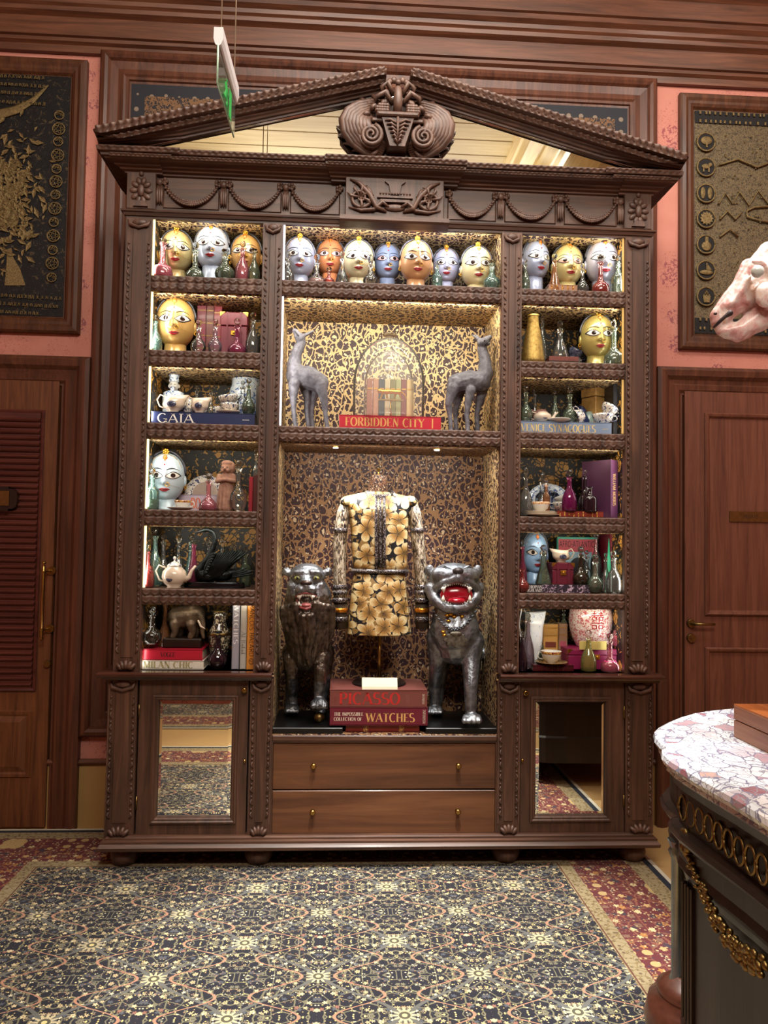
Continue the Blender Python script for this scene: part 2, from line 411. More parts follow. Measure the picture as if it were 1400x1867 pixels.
def struct(name, mb, mat, label=None):
    o = mb.build(name, mat); o['kind'] = 'structure'
    if label: o['label'] = label; 
    return o
def rectring(x0, x1, z0, z1, prof, y):
    """picture-frame moulding: prof = [(inset, out)] from the outer edge inwards; out = towards the room"""
    R = [[(x0+i, y-o, z0+i), (x1-i, y-o, z0+i), (x1-i, y-o, z1-i), (x0+i, y-o, z1-i)] for i, o in prof]
    return MB().loft(R, False, False, False)
def sweepx(x0, x1, prof, ends=True):
    """profile (y,z) list swept along x"""
    return MB().loft([[(x0, y, z) for y, z in prof], [(x1, y, z) for y, z in prof]], ends, ends, False)

# organic shapes: tapered capsules and ellipsoids fused by a voxel remesh
def fuse(name, mb, mat, parent, loc=None, voxel=.005, smooth=4, disp=0, dscale=.03):
    me = mb.mesh(name, mat); o = put(name, me, None, None)
    m = o.modifiers.new('r', 'REMESH'); m.mode = 'VOXEL'; m.voxel_size = voxel; m.use_smooth_shade = True
    if smooth:
        q = o.modifiers.new('s', 'SMOOTH'); q.iterations = smooth; q.factor = .5
    if disp:
        t = bpy.data.textures.new('t', 'CLOUDS'); t.noise_scale = dscale
        q = o.modifiers.new('d', 'DISPLACE'); q.texture = t; q.strength = disp; q.mid_level = .5
    dg = bpy.context.evaluated_depsgraph_get()
    me2 = bpy.data.meshes.new_from_object(o.evaluated_get(dg)); me2.name = name
    o.modifiers.clear(); o.data = me2
    me2.polygons.foreach_set('use_smooth', [True]*len(me2.polygons))
    if parent is not None: o.parent = parent
    if loc is not None: o.location = loc
    return o
def cap(mb, a, b, ra, rb, seg=12):
    a = Vector(a); b = Vector(b); d = (b-a)
    L = d.length; t = d.normalized() if L > 1e-6 else Vector((0, 0, 1))
    pts = [a-t*ra*.98, a-t*ra*.75, a-t*ra*.4, a, a+d*.33, a+d*.66, b, b+t*rb*.4, b+t*rb*.75, b+t*rb*.98]
    k = [.2, .66, .92, 1, 1, 1, 1, .92, .66, .2]
    rr = [ra, ra, ra, ra, ra+(rb-ra)*.33, ra+(rb-ra)*.66, rb, rb, rb, rb]
    return mb.tube(pts, [x*y for x, y in zip(k, rr)], seg)
def chain(mb, pts, rs, seg=12):
    for i in range(len(pts)-1): cap(mb, pts[i], pts[i+1], rs[i], rs[i+1], seg)
    return mb

# ---------------------------------------------------------------- lettering drawn stroke by stroke
def A(cx, cy_, rx, ry, a0, a1, n=10):
    return [(cx+rx*cos(radians(a0+(a1-a0)*i/n)), cy_+ry*sin(radians(a0+(a1-a0)*i/n))) for i in range(n+1)]
G = {
 'A': (.8, [('/', [(.02, 0), (.38, 1)]), ('\\', [(.38, 1), (.76, 0)]), ('-', [(.14, .34), (.62, .34)])]),
 'B': (.7, [('|', [(.14, 0), (.14, 1)]), ('o', [(.14, 1)]+A(.32, .77, .24, .23, 90, -90)+[(.14, .54)]), ('o', [(.14, .54)]+A(.34, .27, .28, .27, 90, -90)+[(.14, 0)])]),
 'C': (.76, [('o', A(.42, .5, .36, .5, 50, 310, 16))]),
 'D': (.8, [('|', [(.14, 0), (.14, 1)]), ('o', [(.14, 1)]+A(.32, .5, .4, .5, 90, -90)+[(.14, 0)])]),
 'E': (.64, [('|', [(.14, 0), (.14, 1)]), ('-', [(.14, .98), (.58, .98)]), ('-', [(.14, .52), (.48, .52)]), ('-', [(.14, .02), (.6, .02)])]),
 'F': (.6, [('|', [(.14, 0), (.14, 1)]), ('-', [(.14, .98), (.58, .98)]), ('-', [(.14, .5), (.48, .5)])]),
 'G': (.82, [('o', A(.42, .5, .36, .5, 50, 340, 16)), ('|', [(.72, .05), (.72, .42)]), ('-', [(.5, .42), (.8, .42)])]),
 'H': (.82, [('|', [(.14, 0), (.14, 1)]), ('|', [(.68, 0), (.68, 1)]), ('-', [(.14, .5), (.68, .5)])]),
 'I': (.32, [('|', [(.16, 0), (.16, 1)])]),
 'K': (.76, [('|', [(.14, 0), (.14, 1)]), ('/', [(.14, .42), (.64, 1)]), ('\\', [(.3, .58), (.7, 0)])]),
 'L': (.62, [('|', [(.14, 0), (.14, 1)]), ('-', [(.14, .02), (.58, .02)])]),
 'M': (.98, [('/', [(.12, 0), (.14, 1)]), ('\\', [(.14, 1), (.48, .05)]), ('/', [(.48, .05), (.82, 1)]), ('|', [(.82, 1), (.84, 0)])]),
 'N': (.84, [('/', [(.14, 0), (.141, 1)]), ('\\', [(.14, 1), (.7, 0)]), ('/', [(.7, 0), (.701, 1)])]),
 'O': (.84, [('o', A(.42, .5, .36, .5, 0, 360, 22))]),
 'P': (.68, [('|', [(.14, 0), (.14, 1)]), ('o', [(.14, 1)]+A(.34, .74, .27, .26, 90, -90)+[(.14, .48)])]),
 'Q': (.84, [('o', A(.42, .5, .36, .5, 0, 360, 22)), ('\\', [(.45, .2), (.8, -.12)])]),
 'R': (.76, [('|', [(.14, 0), (.14, 1)]), ('o', [(.14, 1)]+A(.34, .75, .26, .25, 90, -90)+[(.14, .5)]), ('\\', [(.36, .5), (.7, 0)])]),
 'S': (.64, [('o', A(.32, .75, .24, .25, 40, 270, 10)+A(.32, .25, .27, .25, 90, -140, 10))]),
 'T': (.72, [('|', [(.36, 0), (.36, 1)]), ('-', [(.04, .98), (.68, .98)])]),
 'U': (.8, [('|', [(.14, 1), (.14, .3)]), ('o', A(.4, .3, .26, .3, 180, 360)), ('/', [(.66, .3), (.661, 1)])]),
 'V': (.8, [('\\', [(.04, 1), (.4, 0)]), ('/', [(.4, 0), (.76, 1)])]),
 'W': (1.12, [('\\', [(.04, 1), (.32, 0)]), ('/', [(.32, 0), (.56, 1)]), ('\\', [(.56, 1), (.82, 0)]), ('/', [(.82, 0), (1.08, 1)])]),
 'X': (.8, [('\\', [(.06, 1), (.72, 0)]), ('/', [(.06, 0), (.72, 1)])]),
 'Y': (.76, [('\\', [(.04, 1), (.38, .5)]), ('/', [(.38, .5), (.72, 1)]), ('|', [(.38, .5), (.38, 0)])]),
 'Z': (.68, [('-', [(.08, .98), (.62, .98)]), ('/', [(.06, 0), (.62, 1)]), ('-', [(.06, .02), (.62, .02)])]),
 '2': (.6, [('o', A(.3, .74, .24, .26, 160, -40, 10)+[(.06, .03)]), ('-', [(.06, .02), (.56, .02)])]),
 '-': (.4, [('-', [(.05, .45), (.35, .45)])]), '_': (.9, [('-', [(.0, .5), (.9, .5)])]),
 ' ': (.36, []),
 'l': (.26, [('|', [(.13, 0), (.13, 1)])]),
 'a': (.5, [('o', A(.24, .25, .18, .25, 0, 360, 12)), ('|', [(.42, 0), (.42, .5)])]),
 'd': (.54, [('o', A(.24, .25, .18, .25, 0, 360, 12)), ('|', [(.42, 0), (.42, 1)])]),
}
def letters(txt, h, length=None, thick=.17, thin=.05, serif=True, wonk=0):
    """flat lettering in the x,z plane, starting at 0,0 and facing -y"""
    mb = MB(); x = 0; out = []
    for ch in txt:
        wd, st = G.get(ch, G[' '])
        for kind, pts in st:
            pts = [(x+a+random.uniform(-wonk, wonk), b+random.uniform(-wonk, wonk)) for a, b in pts]
            out.append((kind, pts))
        x += wd+.08
    sx = (length/(x*h)) if length else 1
    for kind, pts in out:
        n = len(pts); L = []; Rr = []
        for i in range(n):
            a = pts[max(i-1, 0)]; b = pts[min(i+1, n-1)]
            dx, dz = b[0]-a[0], b[1]-a[1]; l = max(1e-6, sqrt(dx*dx+dz*dz)); dx /= l; dz /= l
            wd = thin+(thick-thin)*{'/': .12, '\\': 1, '|': 1, '-': 0, 'o': abs(dz)**1.3}[kind] if thick != thin else thick
            L.append((pts[i][0]-dz*wd/2, pts[i][1]+dx*wd/2)); Rr.append((pts[i][0]+dz*wd/2, pts[i][1]-dx*wd/2))
        b = len(mb.v)
        for p, q in zip(L, Rr):
            mb.v.append((p[0]*h*sx, 0, p[1]*h)); mb.v.append((q[0]*h*sx, 0, q[1]*h))
        for i in range(n-1):
            mb.f.append((b+2*i, b+2*i+1, b+2*i+3, b+2*i+2)); mb.sm.append(False)
        if serif and kind in '|/\\' :
            for (px, pz) in (pts[0], pts[-1]):
                if pz < .03 or pz > .97:
                    zc = pz+(.02 if pz < .5 else -.02); wv = .17 if kind != '/' else .12
                    mb.add([((px-wv)*h*sx, 0, (zc-.022)*h), ((px+wv)*h*sx, 0, (zc-.022)*h), ((px+wv)*h*sx, 0, (zc+.022)*h), ((px-wv)*h*sx, 0, (zc+.022)*h)], [(0, 1, 2, 3)])
        if serif and kind == '-':
            px, pz = pts[-1]
            if pz > .9 or pz < .1:
                s_ = -1 if pz > .5 else 1
                mb.add([((px-.05)*h*sx, 0, pz*h), (px*h*sx, 0, pz*h), (px*h*sx, 0, (pz+.2*s_)*h)], [(0, 1, 2)])
    return mb
def flatmat(c): return plain(c, .6, var=.02)

# ================================================================ THE ROOM
YW = .53
stone = plain('b29261', .45, var=.05, bscale=4, name='beige_stone')
yellowp = plain('a8844e', .6, var=.06, bscale=6, name='ochre_paint')
struct('floor', MB().box(-3.5, 3.5, -7, 1.0, -.1, 0), stone)
struct('wall_back', MB().box(-3.5, 3.5, YW, YW+.12, 0, 4.85), WALLP)
struct('wall_left', MB().box(-3.6, -3.5, -7, 1.0, 0, 4.85), WALLP)
struct('wall_right', MB().box(3.5, 3.6, -7, 1.0, 0, 4.85), WALLP)
struct('wall_front', MB().box(-3.5, 3.5, -7.1, -7, 0, 4.85), WALLP)
struct('baseboard_back', MB().box(-3.5, 3.5, YW-.012, YW+.01, 0, .325), yellowp)
struct('trim_1', sweepx(-3.5, 3.5, [(YW, .325), (YW-.025, .33), (YW-.03, .342), (YW-.018, .355), (YW, .355)]), W_WALLX)
ceil = struct('ceiling', MB().box(-3.5, 3.5, -7, 1.0, 4.78, 4.85), plain('2a1a10', .8))
plk = wood('pale_plank', 'b5a27a', 'd8c9a0', 'e4d9b8', 'x', scale=.6, rough=.6, coat=0)
pm = MB().box(-3.5, 3.5, 0, .222, 4.75, 4.78).mesh('plank', plk)
for i in range(33):
    put('plank', pm, ceil, (0, -7+i*.237, 0))
# crown cornice over the back wall
struct('trim_2', sweepx(-3.5, 3.5, [(YW, 4.14), (.50, 4.14), (.495, 4.175), (.475, 4.185), (.47, 4.20), (.455, 4.205), (.45, 4.30), (.42, 4.315), (.415, 4.335), (.40, 4.345),
     (.395, 4.365), (.37, 4.38), (.36, 4.40), (.345, 4.405), (.34, 4.50), (.30, 4.53), (.27, 4.60), (.22, 4.63), (.22, 4.76), (YW, 4.76)]), W_WALLX)
# pale moulded beam that the pediment glass mirrors
bm_ = MB(); pr = [(1.1, 4.76), (1.1, 4.72), (1.14, 4.71), (1.15, 4.68), (1.2, 4.67), (1.28, 4.60), (1.30, 4.60), (1.30, 4.575), (1.32, 4.57), (1.40, 4.57), (1.41, 4.55), (1.45, 4.54), (1.47, 4.50), (1.75, 4.5), (1.75, 4.76)]
bm_.loft([[(x, -6.9, z) for x, z in pr], [(x, -.6, z) for x, z in pr]], True, True, False)
struct('trim_3', bm_, wood('pale_beam', 'a98f5a', 'd0b981', 'e6d9a8', 'y', rough=.35, coat=.3))

# large framed panel behind the cabinet
FX0, FX1, FZ0, FZ1 = -1.572, 1.512, .475, 4.16
MOLD = [(0, 0), (0, .035), (.012, .05), (.03, .055), (.045, .045), (.055, .03), (.095, .024), (.125, .03), (.135, .022), (.15, .022), (.155, .012), (.17, .01), (.17, 0)]
struct('trim_4', rectring(FX0, FX1, FZ0, FZ1, MOLD, YW), W_WALL)
def brocade():
    s = NT('border_brocade'); p = s.pos(); sp = s.n('ShaderNodeSeparateXYZ', {0: p}, None)
    dx = s.mth('SUBTRACT', 1.37, s.mth('ABSOLUTE', s.mth('ADD', sp.outputs[0], .03)))
    dz = s.mth('SUBTRACT', 3.99, sp.outputs[2]); d = s.mth('MINIMUM', dx, dz)
    n = s.noise(s.mapv(p, (1, 0, 1)), 45, 3, .6, dist=2)
    gold = s.mix(n, lin('8a6a3a'), lin('5a3226'))
    band = s.mix(s.mth('GREATER_THAN', n, .48), lin('17131a'), gold)
    v = s.voro(s.mapv(p, (1, 0, 1)), 13, 0, rnd=.15)
    nav = s.mix(s.mth('LESS_THAN', v, .17), lin('14161f'), lin('7a6a5a'))
    c = s.mix(s.mth('GREATER_THAN', d, .065), nav, band)
    inner = s.mix(s.mth('GREATER_THAN', s.noise(p, 30, 3, dist=2), .55), lin('100e12'), lin('4a3524'))
    return s.fin(s.mix(s.mth('GREATER_THAN', d, .16), c, inner), .7)
t = thing('brocade_panel', 'dark brocade panel with gold ornamental border behind the pediment', 'wall hanging', (0, YW-.002, FZ0+.17))
MB().box(FX0+.165, FX1-.165, -.014, 0, 0, FZ1-FZ0-.34).build('cloth', brocade(), t)

# ---- left door with louvres
def pX(px, py, Y): return P(px, py, Y).x
LX = pX(101, 1100, .55); LT = P(20, 693, .55).z
d1 = struct('door_1', MB().box(LX-1.0, LX, .50, YW+.02, .012, LT), W_DOOR)
rs = [(0, 0), (0, .05), (.02, .062), (.05, .055), (.07, .035), (.09, .03), (.1, .04), (.125, .035), (.14, .02), (.15, .02), (LX*0+.16, .0)]
AX = -1.572-LX
k = AX/.16
arc = MB()
x_out, z_out = LX+AX, 2.475
R = [[(x_out-i*k, YW-o, 0.0), (x_out-i*k, YW-o, z_out-i*k), (LX-1.0-AX+i*k, YW-o, z_out-i*k), (LX-1.0-AX+i*k, YW-o, 0.0)] for i, o in rs]
arc.loft(R, False, False, False, closed=False)
struct('trim_5', arc, W_WALL)
SX1 = pX(70, 1000, .5); zt, zb = P(40, 752, .5).z, P(40, 1255, .5).z
MB().box(SX1-.72, SX1-.008, .492, .498, zb, zt).build('louvre_backing', W_SLAT, d1)
rectring(SX1-.74, SX1+.012, zb-.015, zt+.015, [(0, 0), (0, .008), (.006, .014), (.015, .01), (.02, 0)], .5).build('louvre_frame', W_SLAT, d1)
ns = 44; sl = MB().loft([[(SX1-.72, y, z) for y, z in ((.494, 0), (.483, .002), (.476, .010), (.480, .0135), (.494, .022))], [(SX1-.008, y, z) for y, z in ((.494, 0), (.483, .002), (.476, .010), (.480, .0135), (.494, .022))]], True, True, False).mesh('slat', W_SLAT)
st_ = (zt-zb-.03)/ns
for i in range(ns): put('slat', sl, d1, (0, 0, zb+.012+i*st_))
pz1, pz0 = P(30, 1295, .5).z, P(30, 1418, .5).z
mb = MB().loft([[(x, .5-o, z) for x, z in ((SX1-.74+i, pz0+i), (SX1-i, pz0+i), (SX1-i, pz1-i), (SX1-.74+i, pz1-i))] for i, o in ((0, 0), (.006, .008), (.02, .006), (.03, .002), (.06, .012))], False, True, False)
mb.build('raised_panel', W_DOOR, d1)
# brass plate in its wooden holder
px0, px1 = pX(34, 910, .47), pX(33, 910, .47)
zc = P(10, 910, .47).z
mb = MB(); w2 = .16; cxp = px1-w2
out = [(cxp-w2, zc-.045), (cxp+w2-.02, zc-.045), (cxp+w2-.02, zc-.06), (cxp+w2-.02, zc-.06)]
hold = [(cxp-w2-.02, zc-.062), (cxp+w2-.045, zc-.062), (cxp+w2-.045, zc-.052), (cxp+w2-.02, zc-.05), (cxp+w2-.004, zc-.035), (cxp+w2, zc-.01), (cxp+w2, zc+.02), (cxp+w2-.004, zc+.04), (cxp+w2-.02, zc+.052), (cxp+w2-.045, zc+.054), (cxp+w2-.045, zc+.066), (cxp-w2-.02, zc+.066)]
h = MB().prism(hold, .455, .484).build('sign_holder', W_TABLE, d1)
MB().box(cxp-w2, pX(17, 910, .455), .450, .456, zc-.035, zc+.042).build('brass_plate', OLDBRASS, h)
# pull handle
hx, hz0, hz1 = pX(78, 1090, .44), P(78, 1168, .44).z, P(78, 1022, .44).z
mb = MB().lathe([(0.001, 0), (.006, .006), (.012, .012), (.004, .02), (.009, .03), (.009, .05), (.014, .055), (.008, .065), (.0085, (hz1-hz0)/2), (.008, hz1-hz0-.065), (.014, hz1-hz0-.055), (.009, hz1-hz0-.05), (.009, hz1-hz0-.03), (.004, hz1-hz0-.02), (.012, hz1-hz0-.014), (.006, hz1-hz0-.006), (.001, hz1-hz0)], (hx, .44, hz0), 14)
ph = mb.build('pull_handle', BRASS, d1)
for zz in (hz0+.055, hz1-.055):
    MB().tube([(hx, .44, zz), (hx+.01, .47, zz), (hx+.018, .5, zz)], [.007, .006, .008], 8).tube([(hx+.018, .492, zz), (hx+.018, .501, zz)], [.022, .024], 16).build('bracket', BRASS, ph)
q = P(87, 1210, .5)
MB().tube([(q.x, .485, q.z), (q.x, .501, q.z)], [.017, .019], 18).tube([(q.x, .482, q.z), (q.x, .49, q.z)], [.007, .007], 10).build('lock', OLDBRASS, d1)

# ---- right door
RX = pX(1241, 1000, .55); RT = P(1300, 716, .55).z
d2 = struct('door_2', MB().box(RX, RX+.95, .50, YW+.02, .012, RT), W_DOORR)
AX = RX-1.512; k = AX/.16; R = []
zo = P(1300, 668, .45).z
for i, o in rs:
    R.append([(1.512+i*k, YW-o, 0.0), (1.512+i*k, YW-o, zo-i*k), (RX+.95+AX-i*k, YW-o, zo-i*k), (RX+.95+AX-i*k, YW-o, 0.0)])
struct('trim_6', MB().loft(R, False, False, False, closed=False), W_WALL)
for (a, b) in ((753, 1122), (1180, 1480)):
    x0 = pX(1284, 1000, .5); z1, z0 = P(1300, a, .5).z, P(1300, b, .5).z
    rectring(x0, x0+.68, z0, z1, [(0, 0), (0, .01), (.008, .018), (.02, .014), (.028, .004), (.03, 0)], .5).build('panel_moulding', W_DOORR, d2)
q = P(1262, 1137, .48)
hb = MB().tube([(q.x, .484, q.z), (q.x, .501, q.z)], [.022, .025], 18).tube([(q.x, .455, q.z), (q.x, .49, q.z)], [.009, .009], 10).build('handle_rose', OLDBRASS, d2)
MB().tube([(q.x-.004, .456, q.z), (q.x+.05, .452, q.z), (q.x+.115, .454, q.z)], [.009, .0075, .007], 10).build('lever', OLDBRASS, hb)
q = P(1262, 1164, .48)
MB().tube([(q.x, .484, q.z), (q.x, .501, q.z)], [.022, .025], 18).tube([(q.x, .480, q.z), (q.x, .49, q.z)], [.008, .008], 10).build('lock', OLDBRASS, d2)
a, b = P(1331, 932, .49), P(1331, 951, .49)
sg = MB().box(a.x, a.x+.25, .492, .501, b.z, a.z).build('sign_plate', OLDBRASS, d2)
letters('PRIVATE', .02, .085, .13, .13, False).build('lettering', flatmat('2a2016'), sg, (P(1355, 945, .49).x, .4915, P(1355, 946, .49).z+.003))

# ---- framed embroideries
FR = [(0, 0), (0, .03), (.01, .04), (.03, .042), (.045, .034), (.06, .034), (.075, .026), (.085, .012), (.095, .012), (.095, 0)]
def cloth(name, a, b, thr, sc):
    s = NT(name); p = s.pos(); n = s.noise(s.mapv(p, (1, 0, 1)), sc, 4, .65, dist=1.5)
    g = s.noise(p, 260, 2)
    m = s.mth('GREATER_THAN', n, thr)
    c = s.mix(m, lin(a), s.mix(g, lin(b), lin('2a241c')))
    s.bump(s.mth('ADD', s.mth('MULTIPLY', n, .6), g), .6, .004)
    return s.fin(c, s.mth('ADD', .35, s.mth('MULTIPLY', g, .3)), .35)
GOLDTH = bronze('gold_thread', '4a3c24', '9a8356', 160, .45, .6)
DARKTH = plain('0e0a0b', .8, name='dark_velvet')
def framed(name, lab, x0, x1, z0, z1, mat):
    t = thing(name, lab, 'picture', ((x0+x1)/2, YW, z0))
    cx = (x0+x1)/2
    rectring(x0-cx, x1-cx, 0, z1-z0, FR, 0).build('picture_frame', W_FRAME, t)
    c = MB().box(x0-cx+.09, x1-cx-.09, -.014, -.002, .09, z1-z0-.09).build('embroidered_cloth', mat, t)
    return t, c, cx
tl, cl, cx = framed('framed_embroidery', 'framed dark embroidery with crescent horn, leafy tree and chain border, left of the cabinet', -2.75, -1.642, 2.604, 4.10, cloth('night_embroidery', '0b090c', '5c4d33', .60, 26))
def loc_(px, py, t, Y=.51): return P(px, py, Y)-t.location
# curved horn, chain border, tree, figure, script rows
c0 = [loc_(*a, tl) for a in ((-30, 207), (0, 208), (30, 200), (60, 183), (88, 155))]
MB().tube(c0, [.03, .028, .024, .016, .004], 8, flat=.15).build('embroidered_horn', GOLDTH, cl)
ring = MB()
RG = [(103+(-.025)*(y-190), y) for y in range(190, 600, 24)]
for i, (x, y) in enumerate(((108, 210), (107, 235), (106, 258), (105, 283), (103, 308), (102, 331), (101, 355), (100, 380), (98, 405), (97, 430), (96, 456), (95, 480), (94, 506))):
    r = .032 if i % 2 else .024
    c = loc_(x, y, tl)
    m = MB().tube([c+Vector((r*cos(a), 0, r*sin(a))) for a in [2*pi*j/18 for j in range(19)]], .0035, 6)
    for j in range(5 if i % 2 else 3): m.tube([c+Vector((r*.55*cos(2*pi*j/5)+r*.25*cos(b), -.002, r*.55*sin(2*pi*j/5)+r*.25*sin(b))) for b in [2*pi*k_/8 for k_ in range(9)]], .002, 5)
    m.build('embroidered_ring', GOLDTH, cl)
fol = MB(); rnd = random.Random(3)
for i in range(420):
    a = rnd.gauss(0, 1); b_ = rnd.gauss(0, 1)
    c = loc_(20+a*24, 360+b_*52, tl)
    if c.x > .40: continue
    an = rnd.uniform(0, pi*2); l = rnd.uniform(.014, .034)
    dx, dz = cos(an)*l, sin(an)*l
    fol.add([c+Vector((-dx, 0, -dz)), c+Vector((-dz*.4, -.004, dx*.4)), c+Vector((dx, 0, dz)), c+Vector((dz*.4, -.004, -dx*.4))], [(0, 1, 2, 3)])
tag(fol.build('embroidered_foliage', GOLDTH, cl), kind='stuff')
fig = MB().prism([(a.x, a.z) for a in (loc_(*q, tl) for q in ((8, 520), (46, 520), (36, 490), (24, 470), (20, 452), (12, 455), (12, 475)))], -.018, -.012)
fig.build('embroidered_figure', GOLDTH, cl)
scr = MB()
for (y, x1_) in ((138, 82), (153, 80), (168, 64), (185, 84), (538, 108), (553, 105), (568, 70)):
    x = -20
    while x < x1_:
        c = loc_(x, y+x*.06, tl); h_ = rnd.uniform(.012, .02)
        for q_ in range(2):
            scr.box(c.x+q_*.009, c.x+q_*.009+.004, c.y-.003, c.y, c.z-h_/2, c.z+h_/2)
        scr.box(c.x, c.x+.012, c.y-.003, c.y, c.z+rnd.uniform(-.006, .006), c.z+.008)
        x += rnd.uniform(5, 9)
tag(scr.build('embroidered_script', GOLDTH, cl), kind='stuff')
trr, cr, cx = framed('framed_embroidery', 'framed gold embroidery with a column of seven dark medallions, right of the cabinet', 1.647, 2.75, 2.626, 4.09, cloth('gold_embroidery', '3f3426', '8f7c58', .47, 85))
MB().box(-.46, .46, -.018, -.012, 1.30, 1.37).build('dark_band', DARKTH, cr)
MB().box(-.46, .46, -.018, -.012, .093, .18).build('dark_band', DARKTH, cr)
for i, y in enumerate((258, 304, 352, 398, 445, 492, 540)):
    c = loc_(1288, y, trr, .50); r = .049
    m = MB().tube([c+Vector((0, .012, 0)), c+Vector((0, .004, 0))], [r, r*.98], 24).build('medallion', DARKTH, cr)
    g = MB().tube([c+Vector((r*1.05*cos(a), .004, r*1.05*sin(a))) for a in [2*pi*j/24 for j in range(25)]], .005, 6)
    if i == 3:
        n_ = 24; g.prism([(c.x+r*(.72+.1*(-1)**j)*cos(2*pi*j/n_), c.z+r*(.72+.1*(-1)**j)*sin(2*pi*j/n_)) for j in range(n_)], c.y-.003, c.y+.004)
    elif i == 0: g.ell(c+Vector((0, 0, .006)), (r*.7, .006, r*.5)).box(c.x-.004, c.x+.004, c.y-.004, c.y+.002, c.z-r*.7, c.z)
    elif i == 1: g.ell(c+Vector((-.004, 0, .002)), (r*.5, .006, r*.3)).ell(c+Vector((.022, 0, .012)), (r*.25, .006, r*.25)).box(c.x-.022, c.x-.014, c.y-.004, c.y, c.z-.03, c.z).box(c.x+.008, c.x+.016, c.y-.004, c.y, c.z-.03, c.z)
    elif i == 2: g.ell(c+Vector((-.02, 0, 0)), (r*.3, .006, r*.7)).ell(c+Vector((.02, 0, 0)), (r*.3, .006, r*.7))
    elif i == 4: g.ell(c+Vector((0, 0, -.012)), (r*.6, .006, r*.55)).box(c.x-.009, c.x+.009, c.y-.004, c.y, c.z, c.z+r*.85)
    elif i == 5: g.ell(c+Vector((0, 0, -.014)), (r*.8, .006, r*.3)).box(c.x-.003, c.x+.003, c.y-.004, c.y, c.z, c.z+r*.8).prism([(c.x+.004, c.z), (c.x+.03, c.z), (c.x+.006, c.z+.03)], c.y-.004, c.y)
    else:
        g.prism([(c.x-.022, c.z+.002), (c.x+.022, c.z+.002), (c.x+.017, c.z-.036), (c.x-.017, c.z-.036)], c.y-.004, c.y)
        for (a_, b_) in ((-.014, .006), (0, .006), (.014, .006), (-.007, .016), (.007, .016), (0, .026)): g.ell(c+Vector((a_, 0, b_)), (.006, .005, .006), 8, 6)
    g.build('emblem', GOLDTH, m)
em = MB()
for (pts) in (((1310, 372), (1322, 352), (1335, 372), (1348, 350), (1365, 375), (1382, 348), (1400, 372), (1420, 350)), ((1312, 400), (1326, 385), (1340, 400), (1352, 388)), ((1312, 432), (1330, 418), (1346, 432)), ((1420, 375), (1375, 378), (1361, 385), (1362, 395), (1385, 402), (1420, 408)), ((1312, 300), (1345, 290), (1380, 305), (1420, 290))):
    em.tube([loc_(a, b, trr, .505) for a, b in pts], .006, 6)
for i in range(160):
    c = loc_(rnd.uniform(1310, 1480), rnd.uniform(240, 590), trr, .507); em.ell(c, (.005, .003, .005), 6, 4)
tag(em.build('embroidered_hills', GOLDTH, cr), kind='stuff')
scr = MB()
for (y, n_) in ((205, 3), (220, 2), (582, 2), (598, 2)):
    x = 1275
    while x < 1460:
        c = loc_(x, y+(x-1275)*.05, trr, .505); scr.box(c.x, c.x+.01, c.y-.002, c.y+.003, c.z-.008, c.z+.008); x += rnd.uniform(6, 14)
tag(scr.build('embroidered_script', GOLDTH, cr), kind='stuff')

# ---- rugs
RUG = (-1.575, .815, -1.6, 0.0)
def rug(lab, x0, x1, y0, y1):
    t = thing('patterned_rug', lab, 'rug', ((x0+x1)/2, (y0+y1)/2, 0))
    a, b, c, d = x0-.475-(x0+x1)/2, x1+.475-(x0+x1)/2, y0-.475-(y0+y1)/2, y1+.475-(y0+y1)/2
    d = min(d, YW-.035-(y0+y1)/2)
    MB().box(a, b, c, d, .001, .012).build('pile', rugmat('rug_pattern', x0, x1, y0, y1), t)
rug('large oriental rug with navy field and red floral border under the display cabinet', *RUG)
rug('second oriental rug with red border seen only in the left door mirror', -3.0, .4, -6.0, -3.1)

# ================================================================ THE DISPLAY CABINET
cab = thing('display_cabinet', 'tall carved walnut display cabinet with broken pediment and mirrored doors', 'cabinet', (0, 0, 0))
def part(name, mb, mat, parent=None, kind=None, label=None):
    o = mb.build(name, mat, parent or cab)
    if kind: o['kind'] = kind
    if label: o['label'] = label
    return o
def fmould(x0, x1, y0, y1, prof):
    """moulding round front and both sides of a footprint: prof = [(out, z)]"""
    return MB().loft([[(x0-o, y1, z), (x0-o, y0-o, z), (x1+o, y0-o, z), (x1+o, y1, z)] for o, z in prof], True, True, False)
ZS = [2.76, 2.405, 2.06, 1.652, 1.284]; ZB = .905; ZTOP = 3.04; LIP = .073; ZC = .612
part('plinth', fmould(-1.245, 1.245, -.0, .48, [(.035, .1), (.055, .1), (.058, .115), (.05, .122), (.045, .128), (.045, .138), (.03, .142), (.03, .15), (.02, .155)]), W_CABX)
ft = MB().lathe([(.03, .012), (.05, .016), (.062, .035), (.066, .055), (.06, .075), (.045, .088), (.055, .094), (.055, .102)], seg=24).mesh('bun_foot', W_CAB)
for x in (-1.2, -.585, 0.0, .585, 1.2):
    for y in ((.045,) if x else (.3,)): put('bun_foot', ft, cab, (x, y, 0))
for x in (-1.2, 1.2): put('bun_foot', ft, cab, (x, .42, 0))
for s in (-1, 1):
    part('side_panel', MB().box(min(s*1.25, s*1.268), max(s*1.25, s*1.268), .02, .48, .15, 3.24), W_CAB)
part('back_board', MB().box(-1.25, 1.25, .46, .48, .15, 3.3), W_CAB)
